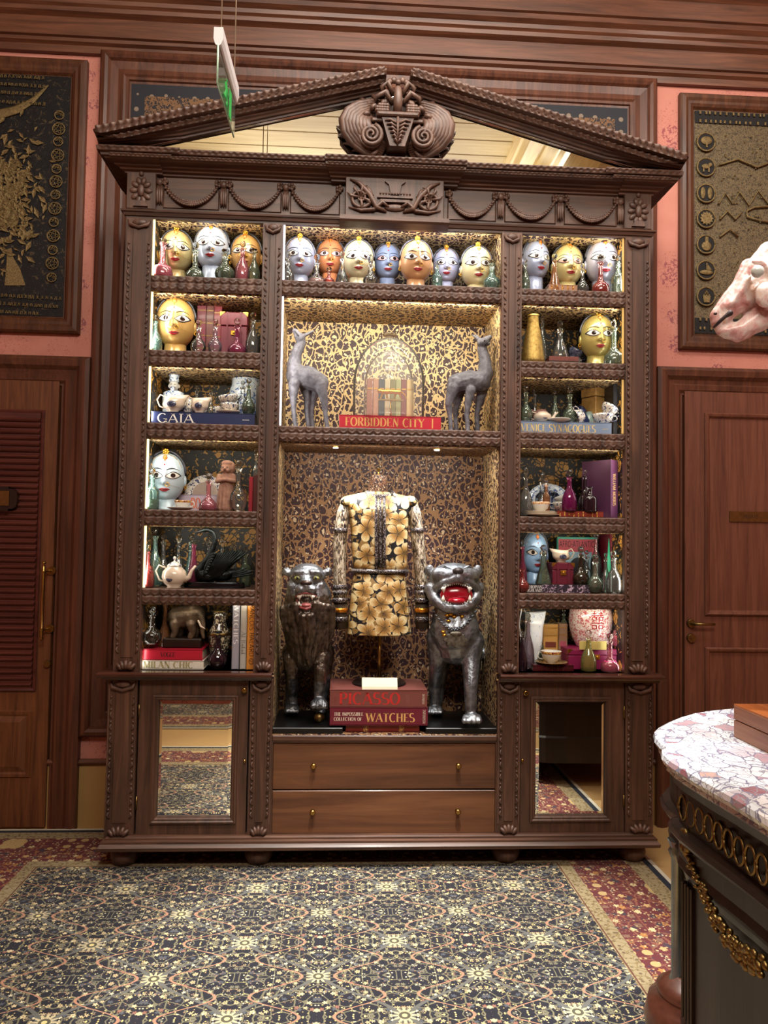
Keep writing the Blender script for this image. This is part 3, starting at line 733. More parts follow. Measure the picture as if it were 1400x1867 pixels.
# interior linings
YB = .42
def lining(name, x0, x1, y0, y1, z0, z1, m): part(name, MB().box(x0, x1, y0, y1, z0, z1), m)
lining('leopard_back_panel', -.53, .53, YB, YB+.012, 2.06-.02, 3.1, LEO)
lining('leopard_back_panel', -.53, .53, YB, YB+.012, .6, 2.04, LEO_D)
for s in (-1, 1):
    x0, x1 = sorted((s*.62, s*1.145))
    lining('leopard_back_panel', x0, x1, YB, YB+.012, ZS[0]-.03, 3.1, LEO)
    lining('floral_back_panel', x0, x1, YB, YB+.012, .88, ZS[0]-.03, PAPER)
    x0, x1 = sorted((s*1.143, s*1.25))
    part('outer_stile_panel', MB().box(x0, x1, .022, YB, .9, 3.06), PAPER)
    x0, x1 = sorted((s*.53, s*.622))
    part('divider_panel', MB().box(x0, x1, .022, YB, .62, 3.06), [LEO, LEO_D][0])
part('top_board', MB().box(-1.25, 1.25, .02, .46, ZTOP+.005, ZTOP+.035), LEO)
# pilasters with carved running edges
def edging(mb, x, z0, z1, side, y):
    """running beads and hooked crescents, one carved strip"""
    p = .057; n = int((z1-z0)/p)
    for i in range(n):
        z = z0+(i+.5)*p
        mb.ell((x, y-.001, z+p*.40), (.0058, .006, .0058), 8, 5)
        mb.tube([(x+side*.007, y, z-p*.34), (x+side*.001, y-.003, z-p*.18), (x-side*.0035, y-.005, z), (x+side*.002, y-.002, z+p*.22)], [.002, .0045, .005, .002], 6)
    mb.box(x-.013 if side > 0 else x+.007, x-.007 if side > 0 else x+.013, y-.003, y, z0-.02, z1+.02)
def leafcap(mb, xc, z, up, y, w_=.05):
    for k_ in (-2, -1, 0, 1, 2):
        a = k_*.42
        mb.tube([(xc+k_*w_*.12, y-.003, z), (xc+sin(a)*w_*.6, y-.018, z+up*.02*cos(a)), (xc+sin(a)*w_*.95, y-.012, z+up*.04*cos(a)), (xc+sin(a)*w_, y-.004, z+up*.045*cos(a))], [.006, .011, .008, .002], 7)
def pilaster(x0, x1, z0, z1, outer, caps=True, y=-.012):
    o = part('pilaster', MB().box(x0, x1, y, .022, z0, z1), W_CAB)
    mb = MB(); edging(mb, x0+.016, z0+.07, z1-.06, 1, y); edging(mb, x1-.016, z0+.07, z1-.06, -1, y)
    part('carved_edging', mb, W_CARV, o, 'stuff')
    part('flat_fillet', MB().box(x0+.033, x1-.033, y-.004, y+.001, z0+.06, z1-.05, .003), W_CAB, o)
    xc = (x0+x1)/2; w_ = (x1-x0)*.45
    mb = MB(); leafcap(mb, xc, z0+.004, 1, y, w_); part('carved_leaf_foot', mb, W_CARV, o)
    mb = MB(); mb.tube([(x0+.01, y-.002, z1-.012), (x0+.02, y-.01, z1-.035), (xc, y-.012, z1-.05), (x1-.02, y-.01, z1-.035), (x1-.01, y-.002, z1-.012)], [.004, .009, .008, .009, .004], 8)
    mb.ell((xc, y, z1-.022), (w_*.6, .012, .018)); part('carved_crown', mb, W_CARV, o)
    return o
for (a, b) in ((-1.265, -1.143), (-.624, -.529), (.529, .628), (1.14, 1.265)):
    pilaster(a, b, .905, 3.03, abs(a) > 1)
    o_ = (-1.285, -1.152) if a < -1 else (-.636, -.53) if a < 0 else (.53, .64) if a < 1 else (1.148, 1.285)
    pilaster(o_[0], o_[1], .15, .865, abs(a) > 1, y=-.006)
# ledges
for s in (-1, 1):
    x0, x1 = sorted((s*.535, s*1.275))
    part('ledge', MB().loft([[(x0-(o if s < 0 else 0), .48, z), (x0-(o if s < 0 else 0), -o, z), (x1+(o if s > 0 else 0), -o, z), (x1+(o if s > 0 else 0), .48, z)] for o, z in ((.012, .86), (.03, .866), (.032, .874), (.05, .878), (.055, .886), (.055, .895), (.045, .903), (.0, .905))], True, True, False), wood('polished_ledge', '2a140e', '4a2a20', '6b4233', 'x', rough=.2, coat=.6))
# shelves with two rows of carved swags on the lip
def lipmesh(x0, x1, h=LIP, rows=2, pitch=.04):
    L = x1-x0; n = max(3, round(L/pitch)); p = L/n; rh = h/rows
    def fn(u, v):
        x = u*L; z = -h+v*h; t_ = (x/p) % 1.0
        if u >= 1: t_ = 1
        d = 0
        for r in range(rows):
            zr = -r*rh; 
            if z <= zr+1e-9 and z > zr-rh-1e-9 or (r == rows-1 and z <= zr):
                sag = 4*t_*(1-t_)
                cz = zr-.008-sag*rh*.62; e = (z-cz)/rh
                d = .009*max(0, min(1, .5+e*6)) + .004*math.exp(-((e)/.16)**2) + .003*sag*(1 if e > 0 else 0)
                if e < -.05 and abs(t_-.5) > .33: d += .004
                e2 = (z-(zr-.008-sag*rh*.62+rh*.28))/rh
                d -= .004*math.exp(-(e2/.07)**2)
        if v in (0, 1): d = .002
        return (x0+x, -.004-d, z)
    return MB().grid(n*8, rows*9, fn)
FACE = {}
def shelf(x0, x1, z, mat_under, rows=2, y0=.0):
    o = part('shelf', MB().box(x0, x1, .0, YB, z-LIP+.002, z), W_CABX)
    l = lipmesh(x0, x1, LIP, rows).build('carved_lip', W_CARV, o, (0, 0.002, z)); l['kind'] = 'stuff'
    part('shelf_lining', MB().box(x0, x1, .012, YB, z-LIP-.003, z-LIP+.003), mat_under, o)
for i, z in enumerate(ZS):
    for (a, b) in ((-1.145, -.622), (.626, 1.142)): shelf(a, b, z, LEO)
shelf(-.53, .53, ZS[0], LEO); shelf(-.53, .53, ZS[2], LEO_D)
for (a, b) in ((-1.145, -.622), (.626, 1.142)): part('shelf', MB().box(a, b, -.002, YB, .895, ZB), W_CABX)
part('shelf', MB().box(-.53, .53, 0, YB, .585, ZC), LEO_D)
part('drawer_rail', MB().box(-.53, .53, -.006, .03, .582, ZC-.003, .004).box(-.53, .53, -.002, .03, .575, .583), W_CABX)
# lower cupboards: mirrored doors
KNOB = MB().tube([(0, 0, 0), (0, -.008, 0), (0, -.014, 0), (0, -.022, 0), (0, -.027, 0)], [.011, .006, .011, .014, .008], 16).mesh('knob', BRASS)
for s in (-1, 1):
    a, b = sorted((s*.644, s*1.144)); zm0, zm1 = .232, .768
    ma, mb_ = sorted((s*.716, s*1.056))
    dmb = MB()
    for (p0, p1, q0, q1) in ((a, ma-.0, .152, .862), (mb_, b, .152, .862), (ma, mb_, .152, zm0), (ma, mb_, zm1, .862)):
        dmb.box(p0, p1, .0, .022, q0, q1)
    d = part('cabinet_door', dmb, W_CAB)
    rectring(ma-.028, mb_+.028, zm0-.028, zm1+.028, [(0, 0), (.002, .010), (.010, .012), (.016, .007), (.022, .008), (.028, .0)], .0).build('door_moulding', W_CAB, d)
    me = MB()
    R = [[(x, y, z) for x, z in ((ma+i, zm0+i), (mb_-i, zm0+i), (mb_-i, zm1-i), (ma+i, zm1-i))] for i, y in ((0, .012), (.018, .009))]
    me.loft(R, False, True, False); me.build('bevelled_mirror', MIRROR, d)
    q = P(446, 1257, 0) if s < 0 else P(957, 1262, 0)
    put('knob', KNOB, d, (q.x, .0, q.z))
    q = P(446, 1388, 0) if s < 0 else P(952, 1387, 0)
    MB().tube([(q.x, -.002, q.z-.009), (q.x, -.002, q.z+.009)], .005, 8).build('keyhole_plate', BRASS, d)
    xh = b-.001 if s > 0 else a+.001
    for zz in (.3, .72): MB().tube([(xh, -.003, zz-.03), (xh, -.003, zz+.03)], .004, 8).build('hinge', OLDBRASS, d)
part('inner_case', MB().box(-1.15, -.64, .03, .42, .155, .86).box(.64, 1.15, .03, .42, .155, .86), plain('1a0e08', .8), kind='stuff')
for (z0, z1) in ((.358, .572), (.154, .352)):
    d = part('drawer', MB().box(-.524, .524, .004, .05, z0, z1, .003).box(-.5, .5, .05, .4, z0+.01, z1-.03), W_DRAW)
    for x in (-.335, .345): put('knob', KNOB, d, (x, .004, (z0+z1)/2+.004))
part('drawer_stile', MB().box(-.53, -.524, -.001, .03, .15, .58), W_CAB); part('drawer_stile', MB().box(.524, .53, -.001, .03, .15, .58), W_CAB)

# ---- entablature
part('architrave', MB().loft([[(-1.27-o, .016, z), (-1.27-o, -o-.005, z), (1.27+o, -o-.005, z), (1.27+o, .016, z)] for o, z in ((0, 3.03), (.0, 3.04), (.008, 3.042), (.012, 3.055), (.02, 3.058), (.022, 3.066), (.0, 3.068))], True, True, False), W_CABX)
part('frieze_board', MB().box(-1.25, 1.25, .0, .4, 3.076, 3.25).box(-1.25, 1.25, .0, .018, 3.06, 3.076), W_CABX)
for (a, b) in ((-1.265, -1.13), (1.13, 1.265)):
    o = part('corner_block', MB().box(a, b, -.025, .02, 3.068, 3.25, .003), W_CAB)
    xc = (a+b)/2; m = MB()
    m.ell((xc, -.03, 3.155), (.016, .012, .03)).ell((xc, -.028, 3.235), (.012, .01, .012))
    for k_ in range(10):
        an = 2*pi*k_/10; m.ell((xc+.034*cos(an), -.026, 3.155+.048*sin(an)), (.014, .010, .02), 8, 6, Matrix.Rotation(-an+pi/2, 3, 'Y'))
    m.prism([(xc-.034, 3.078), (xc+.034, 3.078), (xc+.02, 3.104), (xc-.02, 3.104)], -.036, -.02)
    m.build('carved_rosette', W_CARV, o)
def garland(x0, x1, ztop, sag, y, name='carved_swag'):
    m = MB(); n = 26; pts = []
    for i in range(n+1):
        t_ = i/n; x = x0+(x1-x0)*t_; z = ztop-sag*(4*t_*(1-t_))**.8; pts.append(Vector((x, y-.004-.008*sin(pi*t_), z)))
    m.tube(pts, [.005+.006*sin(pi*i/n) for i in range(n+1)], 7)
    for i in range(0, n+1):
        for s_ in (-1, 1):
            q = pts[i]; m.ell((q.x+s_*.002, q.y-.005, q.z+s_*(.004+.004*sin(pi*i/n))), (.008, .006, .0055), 7, 5)
    for e in (x0, x1):
        for k_ in range(5): m.ell((e+.012*cos(k_*1.26), y-.008, ztop+.006+.012*sin(k_*1.26)), (.009, .008, .009), 7, 5)
    part(name, m, W_CARV)
def tassel(x, z, y):
    m = MB(); m.ell((x, y-.01, z), (.016, .012, .018), 10, 7)
    for k_ in (-1, 0, 1): m.tube([(x+k_*.007, y-.004, z-.01), (x+k_*.01, y-.01, z-.05), (x+k_*.009, y-.008, z-.09), (x+k_*.012, y-.003, z-.105)], [.006, .008, .006, .003], 6)
    m.ell((x, y-.008, z-.055), (.014, .008, .008), 8, 5)
    part('carved_tassel', m, W_CARV)
for s in (-1, 1):
    for (a, b) in ((1.095, .84), (.79, .545), (.495, .265)):
        garland(s*a, s*b, 3.205, .10, -.002)
        xa, xb = sorted((s*a, s*b))
        rectring(xa-.005, xb+.005, 3.085, 3.24, [(0, 0), (.003, .006), (.006, 0)], 0).build('panel_bead', W_CAB, cab)
    for x in (1.115, .815, .52): tassel(s*x, 3.205, -.004)
cb = part('centre_block', MB().box(-.235, .235, -.06, .01, 3.06, 3.25, .003), W_CAB)
m = MB()
for s in (-1, 1):
    def vol(cx_, cz_, r0, turns, d_, a0, y):
        return [(cx_+d_*r0*(1-i/30*.85)*cos(a0+turns*2*pi*i/30), y-.004*i/30, cz_+r0*(1-i/30*.85)*sin(a0+turns*2*pi*i/30)) for i in range(31)]
    m.tube(vol(s*.165, 3.145, .058, 1.6, s, 2.2, -.07), [.010-.006*i/30 for i in range(31)], 7)
    m.tube([(s*.04, -.066, 3.085), (s*.09, -.078, 3.10), (s*.12, -.076, 3.16), (s*.17, -.07, 3.215), (s*.215, -.066, 3.235)], [.006, .012, .013, .010, .003], 8)
    m.tube([(s*.02, -.066, 3.10), (s*.06, -.08, 3.125), (s*.1, -.074, 3.09), (s*.16, -.07, 3.085), (s*.22, -.066, 3.10)], [.005, .010, .009, .008, .003], 8)
    for k_ in range(6): m.tube([(s*.165, -.066, 3.15), (s*(.165+.045*cos(k_*.9)), -.08, 3.15+.045*sin(k_*.9)), (s*(.165+.066*cos(k_*.9+.3)), -.068, 3.15+.066*sin(k_*.9+.3))], [.005, .008, .002], 6)
m.box(-.085, .085, -.074, -.058, 3.150, 3.160).box(-.07, .07, -.078, -.058, 3.128, 3.140)
m.prism([(-.05, 3.23), (.05, 3.23), (.03, 3.215), (.02, 3.165), (-.02, 3.165), (-.03, 3.215)], -.072, -.058)
for k_ in range(-5, 6): m.ell((k_*.014, -.076, 3.168), (.006, .006, .006), 7, 5)
m.ell((0, -.064, 3.105), (.05, .012, .018))
m.build('carved_urn_relief', W_CARV, cb)
part('light_pelmet', MB().loft([[(-.26, .0, z), (-.26, -o, z), (.26, -o, z), (.26, .0, z)] for o, z in ((.02, 3.02), (.075, 3.028), (.085, 3.036), (.085, 3.05), (.07, 3.056), (.07, 3.062))], True, True, False), W_CABX)
# horizontal cornice, stepping forward over centre and corners
prof = [(0.0, 3.235), (.012, 3.238), (.014, 3.246), (.03, 3.249), (.034, 3.256), (.05, 3.259), (.054, 3.266), (.085, 3.271), (.09, 3.276), (.10, 3.278), (.102, 3.292), (.115, 3.295), (.118, 3.312), (.11, 3.316)]
def leafband(x0, x1, z0, z1, y, pitch=.032, slope=0.):
    L = x1-x0; n = max(2, round(L/pitch)); p = L/n
    def fn(u, v):
        t_ = (u*n) % 1.0; t_ = 1 if u == 1 else t_
        zz = abs(t_-.5)*2; e = v-.35-.4*zz
        d = .003+.007*max(0, min(1, .5+e*5))+.004*max(0, 1-abs(e)*6)
        if v in (0, 1): d = 0
        x = x0+u*L
        return (x, y-d, z0+(z1-z0)*v+slope*(x-x0))
    return MB().grid(n*6, 8, fn)
for (a, b, f, e0, e1) in ((-1.262, 1.262, 0, 1, 1), (-.30, .30, .02, 1, 1), (-1.262, -1.10, .012, 1, 0), (1.10, 1.262, .012, 0, 1)):
    R = [[(a-(o if e0 and (abs(a) > 1 or f == .02) else 0)*1, .3, z), (a-(o if e0 and (abs(a) > 1 or f == .02) else 0), -o-f, z), (b+(o if e1 and (abs(b) > 1 or f == .02) else 0), -o-f, z), (b+(o if e1 and (abs(b) > 1 or f == .02) else 0), .3, z)] for o, z in prof]
    if f == .02: R = [[(a+.0-o*.3, .3, z), (a-o*.3, -o-f, z), (b+o*.3, -o-f, z), (b+o*.3, .3, z)] for o, z in prof]
    o_ = part('cornice', MB().loft(R, True, True, False), W_CABX)
    leafband(a-(.1 if abs(a) > 1 else .03), b+(.1 if abs(b) > 1 else .03), 3.292, 3.316, -.115-f).build('carved_leaf_band', W_CARV, o_)['kind'] = 'stuff'
    leafband(a-(.06 if abs(a) > 1 else .02), b+(.06 if abs(b) > 1 else .02), 3.275, 3.290, -.098-f, .022).build('carved_leaf_band', W_CARV, o_)['kind'] = 'stuff'
# raking cornices of the broken pediment
rp = [(.02, -.078), (-.092, -.078), (-.105, -.078), (-.107, -.070), (-.118, -.068), (-.122, -.060), (-.136, -.056), (-.14, -.046), (-.15, -.044), (-.158, -.040), (-.165, -.032), (-.19, -.026), (-.20, -.012), (-.195, 0), (.02, 0)]
for s in (-1, 1):
    xa, za, xb, zb_ = s*1.372, 3.352, s*.056, 3.702
    # lower end cut flush with the cornice top
    R = []
    for (x, z) in ((xa, za), (s*1.0, za+(zb_-za)*.28), (xb, zb_)):
        R.append([(x, y, max(z+dz*(1.0 if x != xa else .35), 3.315)) for y, dz in rp])
    o_ = part('raking_cornice', MB().loft(R, True, True, False), W_CABX)
    sl = (zb_-za)/abs(xa-xb)
    def band(z0, z1, y):
        L = abs(xa-xb)-.02; n = 40
        def fn(u, v):
            t_ = (u*n) % 1.0; t_ = 1 if u == 1 else t_
            e = v-.3-.4*abs(t_-.5)*2
            d = .002+.010*max(0, min(1, .5+e*4))+.004*sin(t_*2*pi)*(1 if .1 < v < .9 else 0)
            if v in (0, 1): d = 0
            x = abs(xa)-.01-u*L; zz = za+sl*(abs(xa)-x)
            zz += z0+(z1-z0)*v; zz = max(zz, 3.325+(z0+.13)*.1)
            return (s*x, y-d, zz)
        return MB().grid(n*6, 7, fn)
    b_ = band(-.028, .010, -.196).build('carved_leaf_band', W_CARV, o_); b_['kind'] = 'stuff'
    b_ = band(-.050, -.030, -.160).build('carved_leaf_band', W_CARV, o_); b_['kind'] = 'stuff'
    # tympanum glass
    tri = [(s*.1, 3.30), (s*1.25, 3.30), (s*1.25, 3.33), (s*.1, 3.64)]
    part('tympanum_mirror', MB().prism(tri, -.088, -.082), MIRROR)
    part('mirror_bevel', MB().tube([(s*1.21, -.092, 3.322), (s*.2, -.092, 3.585)], .004, 6).tube([(s*1.2, -.092, 3.322), (s*.2, -.092, 3.322)], .003, 6), MIRROR)
part('pediment_back', MB().prism([(-1.3, 3.30), (1.3, 3.30), (1.3, 3.34), (.1, 3.66), (-.1, 3.66), (-1.3, 3.34)], .008, .04), W_CAB)
# carved centrepiece
orn = part('pediment_centrepiece', MB().prism([(.27*cos(a), 3.475+.155*sin(a)) for a in [2*pi*i/40 for i in range(40)]], -.085, .0, False), W_CAB)
part('oval_glass_rim', MB().tube([(.283*cos(a), -.07, 3.475+.162*sin(a)) for a in [2*pi*i/48 for i in range(49)]], .009, 8), MIRROR, orn)
for s in (-1, 1):
    for k_ in range(8):
        f = k_/7; r = .255-.11*f
        pts = []
        for i in range(9):
            t_ = i/8; an = radians(-72+ (150-40*f)*t_)
            rr = r*(1-.12*t_*t_)
            pts.append((s*(rr*cos(an)*1.02+.0), -.10-.05*sin(pi*t_)-.012*f, 3.465+rr*.62*sin(an)))
        MB().tube(pts, [.006+.016*sin(pi*min(1, (i+.6)/8.6)) for i in range(9)], 7).build('acanthus_frond', W_CARV, orn)
    for k_ in range(11):
        an = radians(-66+14.5*k_); q = (s*.262*cos(an), -.105, 3.468+.152*sin(an))
        MB().tube([(s*.215*cos(an), -.13, 3.466+.128*sin(an)), (q[0], -.125, q[2]), (s*.283*cos(an+.16), -.095, 3.468+.166*sin(an+.16))], [.008, .013, .003], 7).build('acanthus_lobe', W_CARV, orn)
    for k_ in range(7):
        an = -.5+k_*.42; q = (s*(.155*cos(an)), -.15, 3.47+.10*sin(an))
        MB().ell(q, (.022, .02, .014), 9, 6, Matrix.Rotation(s*an, 3, 'Y')).build('acanthus_curl', W_CARV, orn)
    pts = [(s*(.122+.052*(1-i/40*.88)*cos(1.9+2.4*2*pi*i/40)), -.168-.012*i/40, 3.398+.052*(1-i/40*.88)*sin(1.9+2.4*2*pi*i/40)) for i in range(41)]
    MB().tube(pts, [.0115-.006*i/40 for i in range(41)], 8).tube([(s*.122, -.13, 3.398), (s*.122, -.165, 3.398)], [.056, .054], 24).build('volute', W_CARV, orn)
    MB().tube([(s*.02, -.15, 3.60), (s*.05, -.17, 3.65), (s*.075, -.165, 3.63), (s*.07, -.15, 3.60)], [.01, .015, .012, .004], 8).tube([(s*.02, -.15, 3.555), (s*.06, -.175, 3.60), (s*.1, -.16, 3.585), (s*.105, -.15, 3.56)], [.01, .015, .012, .004], 8).build('top_leaf', W_CARV, orn)
    m = MB(); 
    for i in range(14): m.ell((s*(.05+.007*(i % 5)*1.6), -.17, 3.515+.012*(i//5)), (.013, .012, .011), 8, 5)
    m.build('fruit_cluster', W_CARV, orn)
part('keystone', MB().loft([[(-.045, -.1, 3.345), (.045, -.1, 3.345), (.085, -.1, 3.48), (-.085, -.1, 3.48)], [(-.035, -.175, 3.348), (.035, -.175, 3.348), (.075, -.185, 3.478), (-.075, -.185, 3.478)]], True, True, False), W_CAB, orn)
m = MB().tube([(0, -.18, 3.35), (0, -.192, 3.475)], [.004, .006], 8)
for k_ in range(6):
    for s in (-1, 1):
        z = 3.365+k_*.018; wv = .02+.008*k_
        m.tube([(0, -.183, z-.008), (s*wv*.6, -.192, z+.008), (s*wv, -.186, z+.004)], [.004, .007, .003], 6)
m.build('keystone_leaf', W_CARV, orn)
part('abacus', MB().box(-.098, .098, -.20, -.09, 3.478, 3.50, .006).box(-.12, .12, -.175, -.09, 3.462, 3.480, .004), W_CAB, orn)
m = MB().tube([(0, -.15, 3.50), (0, -.175, 3.56), (0, -.165, 3.62), (0, -.14, 3.66)], [.02, .022, .018, .006], 9)
for k_ in range(5): m.ell((-.04+.02*k_, -.165, 3.655+.008*(k_ % 2)), (.015, .013, .015), 8, 6)
m.build('crest', W_CARV, orn)

# ---- light strips and lining trim inside the openings
LED = emit('ffe9a8', 2.2); LEDW = emit('f3f0ff', 1.8)
def strip(x, z0, z1, m): part('led_strip', MB().box(x-.004, x+.004, .002, .010, z0, z1), m)
levels = [(ZS[0], ZTOP), (ZS[1], ZS[0]-LIP), (ZS[2], ZS[1]-LIP), (ZS[3], ZS[2]-LIP), (ZS[4], ZS[3]-LIP), (ZB, ZS[4]-LIP)]
PWL = [1.25, 1.4, 1.1, 1.2, 1.3, .25]; PWR = [1.1, 1.1, .5, .8, .8, .75]
for i, (z0, z1) in enumerate(levels):
    if i < 5: strip(-1.139, z0+.004, z1-.004, LED)
    for (a, b, pw, s) in ((-1.14, -.625, PWL[i], 1), (.63, 1.139, PWR[i], -1)):
        c = (a+b)/2
        area('led_and_fill_light', (c, .022, z1-.006), (c, .34, z1-.22), b-a-.04, .012, pw*.8, (1, .93, .76))
        xx = a+.012 if s > 0 else b-.012
        area('led_and_fill_light', (xx, .022, (z0+z1)/2), (xx+s*.22, .25, (z0+z1)/2-.03), .012, z1-z0-.03, pw*.30, (1, .97, .9))
    if i in (0, 1, 2): strip(1.134, z0+.004, z1-.004, emit('c9a15c', .5))
for (z0, z1) in ((ZS[0], ZTOP), (ZS[2], ZS[0]-LIP)): strip(-.524, z0+.004, z1-.004, LEDW)
part('led_strip', MB().box(-.52, .52, .002, .012, ZTOP-.006, ZTOP+.002), emit('fff2d8', 2.4))
part('led_strip', MB().box(-1.14, -.63, .002, .010, ZTOP-.002, ZTOP+.004), LED)
area('led_and_fill_light', (0, .024, ZTOP-.01), (0, .25, ZTOP-.2), 1.0, .012, 3.6, (.97, .97, 1))
area('led_and_fill_light', (0, .024, ZS[0]-LIP-.01), (0, .36, ZS[0]-LIP-.35), 1.0, .012, 6.0, (1, .93, .76))
area('led_and_fill_light', (-.515, .024, 2.37), (-.2, .35, 2.35), .012, .55, 1.1, (1, .97, .92))
dl = part('downlight', MB().tube([(.24, .12, ZS[2]-LIP-.003), (.24, .12, ZS[2]-LIP-.010)], [.022, .02], 18), BRASS)
part('lamp_lens', MB().tube([(.24, .12, ZS[2]-LIP-.009), (.24, .12, ZS[2]-LIP-.012)], [.014, .013], 14), emit('eef4ff', 30), dl)
dl = part('downlight', MB().tube([(-.26, .12, ZS[2]-LIP-.003), (-.26, .12, ZS[2]-LIP-.010)], [.022, .02], 18), BRASS)
part('lamp_lens', MB().tube([(-.26, .12, ZS[2]-LIP-.009), (-.26, .12, ZS[2]-LIP-.012)], [.014, .013], 14), emit('eef4ff', 4), dl)
spot('niche_downlight', (.24, .12, ZS[2]-LIP-.02), (.02, .2, .9), 28, 82, .6, (.93, .96, 1), .012)
spot('niche_downlight', (-.26, .12, ZS[2]-LIP-.02), (-.12, .18, .9), 28, 82, .6, (1, .97, .92), .012)
area('led_and_fill_light', (0, .05, ZS[2]-LIP-.012), (0, .38, ZS[2]-LIP-.55), .9, .02, 3.2, (1, .93, .85))  # soft fill added to brighten the niche besides its two spots

# ================================================================ THINGS IN THE CABINET
def dark(c, k=.5):
    l = lin(c) if isinstance(c, str) else c
    return tuple(x*k for x in l[:3])
EYEW = plain('e8e2da', .25, coat=.4, var=.02); INKB = plain('15121a', .35, var=.05); IRIS = plain('2a1f1c', .15, coat=.8)
REDL = plain('b3202c', .3, coat=.3, var=.05); ORNG = plain('d9782c', .35, .3, var=.15); HAIR = plain('35353f', .4, coat=.2)
MGOLD = plain('e0a93c', .3, .8, var=.2, name='mask_ornament')
def mask(px, wpx, top, Y, zs, col, lab, yaw=0, eye='e8e2da', met=.15, hair=None, lidcol=None, vs=1.0):
    W = wpx*S_(Y); q = P(px, top, Y); H = (q.z-zs)/vs
    nz = max(.015, H-1.40*W)
    t = thing('painted_head', lab, 'mask', (q.x, Y, zs), yaw, 'painted heads in the cabinet')
    t.scale.z = vs
    def aw(z):
        zc = .74
        if z > zc: return .5*sqrt(max(.0004, 1-((z-zc)/.60)**2.1))
        return .5*max(.02, 1-((zc-z)/.765)**2.7)**.60
    def S(x, z, off=0.):
        a = aw(z); d = .46*(a/.5)**.75
        u = max(-1, min(1, x/a)); y = -d*sqrt(max(0, 1-u*u))
        f = max(0, 1-abs(u))**.5 if abs(u) < 1 else 0
        nb = 0
        if .44 < z < .92:
            t_ = (.92-z)/.48; nb = (.03+.13*t_**1.4)*math.exp(-(x/(.040+.050*t_))**2)
            if z < .50: nb *= max(0, (z-.44)/.06)
        nb += .035*math.exp(-((abs(x)-.21)/.13)**2-((z-.70)/.09)**2)
        nb += .03*math.exp(-(x/.16)**2-((z-.32)/.07)**2)+.035*math.exp(-(x/.12)**2-((z-.12)/.08)**2)
        nb -= .02*math.exp(-(x/.10)**2-((z-.23)/.03)**2)
        nb += .02*math.exp(-((abs(x)-.24)/.12)**2-((z-.47)/.12)**2)
        return (x*W, (y-nb*f-off)*W, z*W+nz)
    fc = plain(col, .28, met, coat=.35, var=.05, bscale=25, name='face_paint')
    def fn(u, v):
        z = -.015+u*1.35; a = aw(z); ph = (v-.5)*pi*1.08
        if abs(ph) <= pi/2: return S(a*sin(ph), z)
        b = abs(ph)-pi/2; return (a*W*(1 if ph > 0 else -1)*cos(b), .46*(a/.5)**.75*sin(b)*W, z*W+nz)
    MB().grid(44, 40, fn).build('face', fc, t)
    hc = HAIR if hair is None else plain(hair, .4, coat=.2)
    def hf(u, v):
        z = .50+u*.89; a = aw(min(1.335, z-.02))*1.06+.02; ph = (.5+v)*pi
        return (a*sin(ph)*W, (-.05-cos(ph)*.46*(a/.5)**.75)*W*1.0, z*W+nz)
    MB().grid(16, 22, hf).build('hair', hc, t)
    arc = [(sin(a)*.515*W, -.06*W, (.76+.625*cos(a))*W+nz) for a in [radians(-88+176*i/30) for i in range(31)]]
    MB().tube(arc, .034*W, 7).build('hair_rim', hc, t)
    m = MB()
    for i in range(25):
        a = radians(-70+140*i/24); x, z = sin(a)*.44, .76+.52*cos(a)
        s_ = S(x, min(1.3, z), .004); m.ell(s_, (.014*W,)*3, 6, 4)
    m.build('headband', MGOLD, t)
    for s in (-1, 1):
        m = MB().ell((s*.50*W, .0, .58*W+nz), (.05*W, .08*W, .15*W), 10, 8); m.build('ear', fc, t)
        MB().tube([(s*.52*W+.03*W*cos(a), -.03*W, .42*W+nz+.045*W*sin(a)) for a in [2*pi*i/12 for i in range(13)]], .012*W, 6).build('earring', MGOLD, t)
        def patch(name, cx, cz, hw, up, dn, off, mt, par=None, tilt=0.):
            def pf(u, v):
                k = 2*u-1; e = (1-abs(k)**1.9)
                x = cx+k*hw; z = cz+tilt*s*k*hw*.8+(up*e*(v)-dn*e*(1-v))
                return S(x, z, off)
            return MB().grid(12, 5, pf).build(name, mt, par or t)
        cx = s*.215
        patch('eyelid_line', cx+s*.010, .685, .205, .118, .088, .006, INKB, tilt=.12)
        ey = patch('eye', cx, .683, .175, .092, .066, .011, plain(eye, .25, coat=.5, var=.02), tilt=.12)
        q_ = S(cx+.005, .698, .012); r = .064
        MB().grid(10, 4, lambda u, v: S(cx+.01+r*v*cos(2*pi*u), .698+r*v*sin(2*pi*u), .016)).build('iris', IRIS, ey)
        q1 = [S(cx+s*k*.17, .845+.045*(1-(k-.1)**2)-.02*max(0, k), .006) for k in (-.95, -.6, -.2, .2, .6, 1.0)]
        MB().tube(q1, [.004*W, .011*W, .013*W, .011*W, .008*W, .003*W], 6).build('eyebrow', INKB, t)
        MB().ell(S(s*.035, .475, -.01), (.03*W, .02*W, .018*W), 8, 6).build('nostril', plain(col, .4, met, var=.3), t)
    for (sg, nm) in ((1, 'upper_lip'), (-1, 'lower_lip')):
        def lf(u, v):
            k = 2*u-1
            e = (1-k*k)
            up = .045*e*(1-.35*math.exp(-(k/.16)**2)) if sg > 0 else -.055*e
            return S(k*.145, .315+.012*k*k+up*v, .006+.014*sin(pi*min(1, v*.9))*e)
        MB().grid(14, 5, lf).build(nm, REDL, t)
    m = MB().tube([S(-.145, .325, .008), S(-.07, .315, .014), S(0, .312, .016), S(.07, .315, .014), S(.145, .325, .008)], .005*W, 5)
    m.build('mouth_line', INKB, t)
    m = MB().ell(S(0, .985, .008), (.022*W, .01*W, .022*W), 8, 5); m.build('bindi', REDL, t)
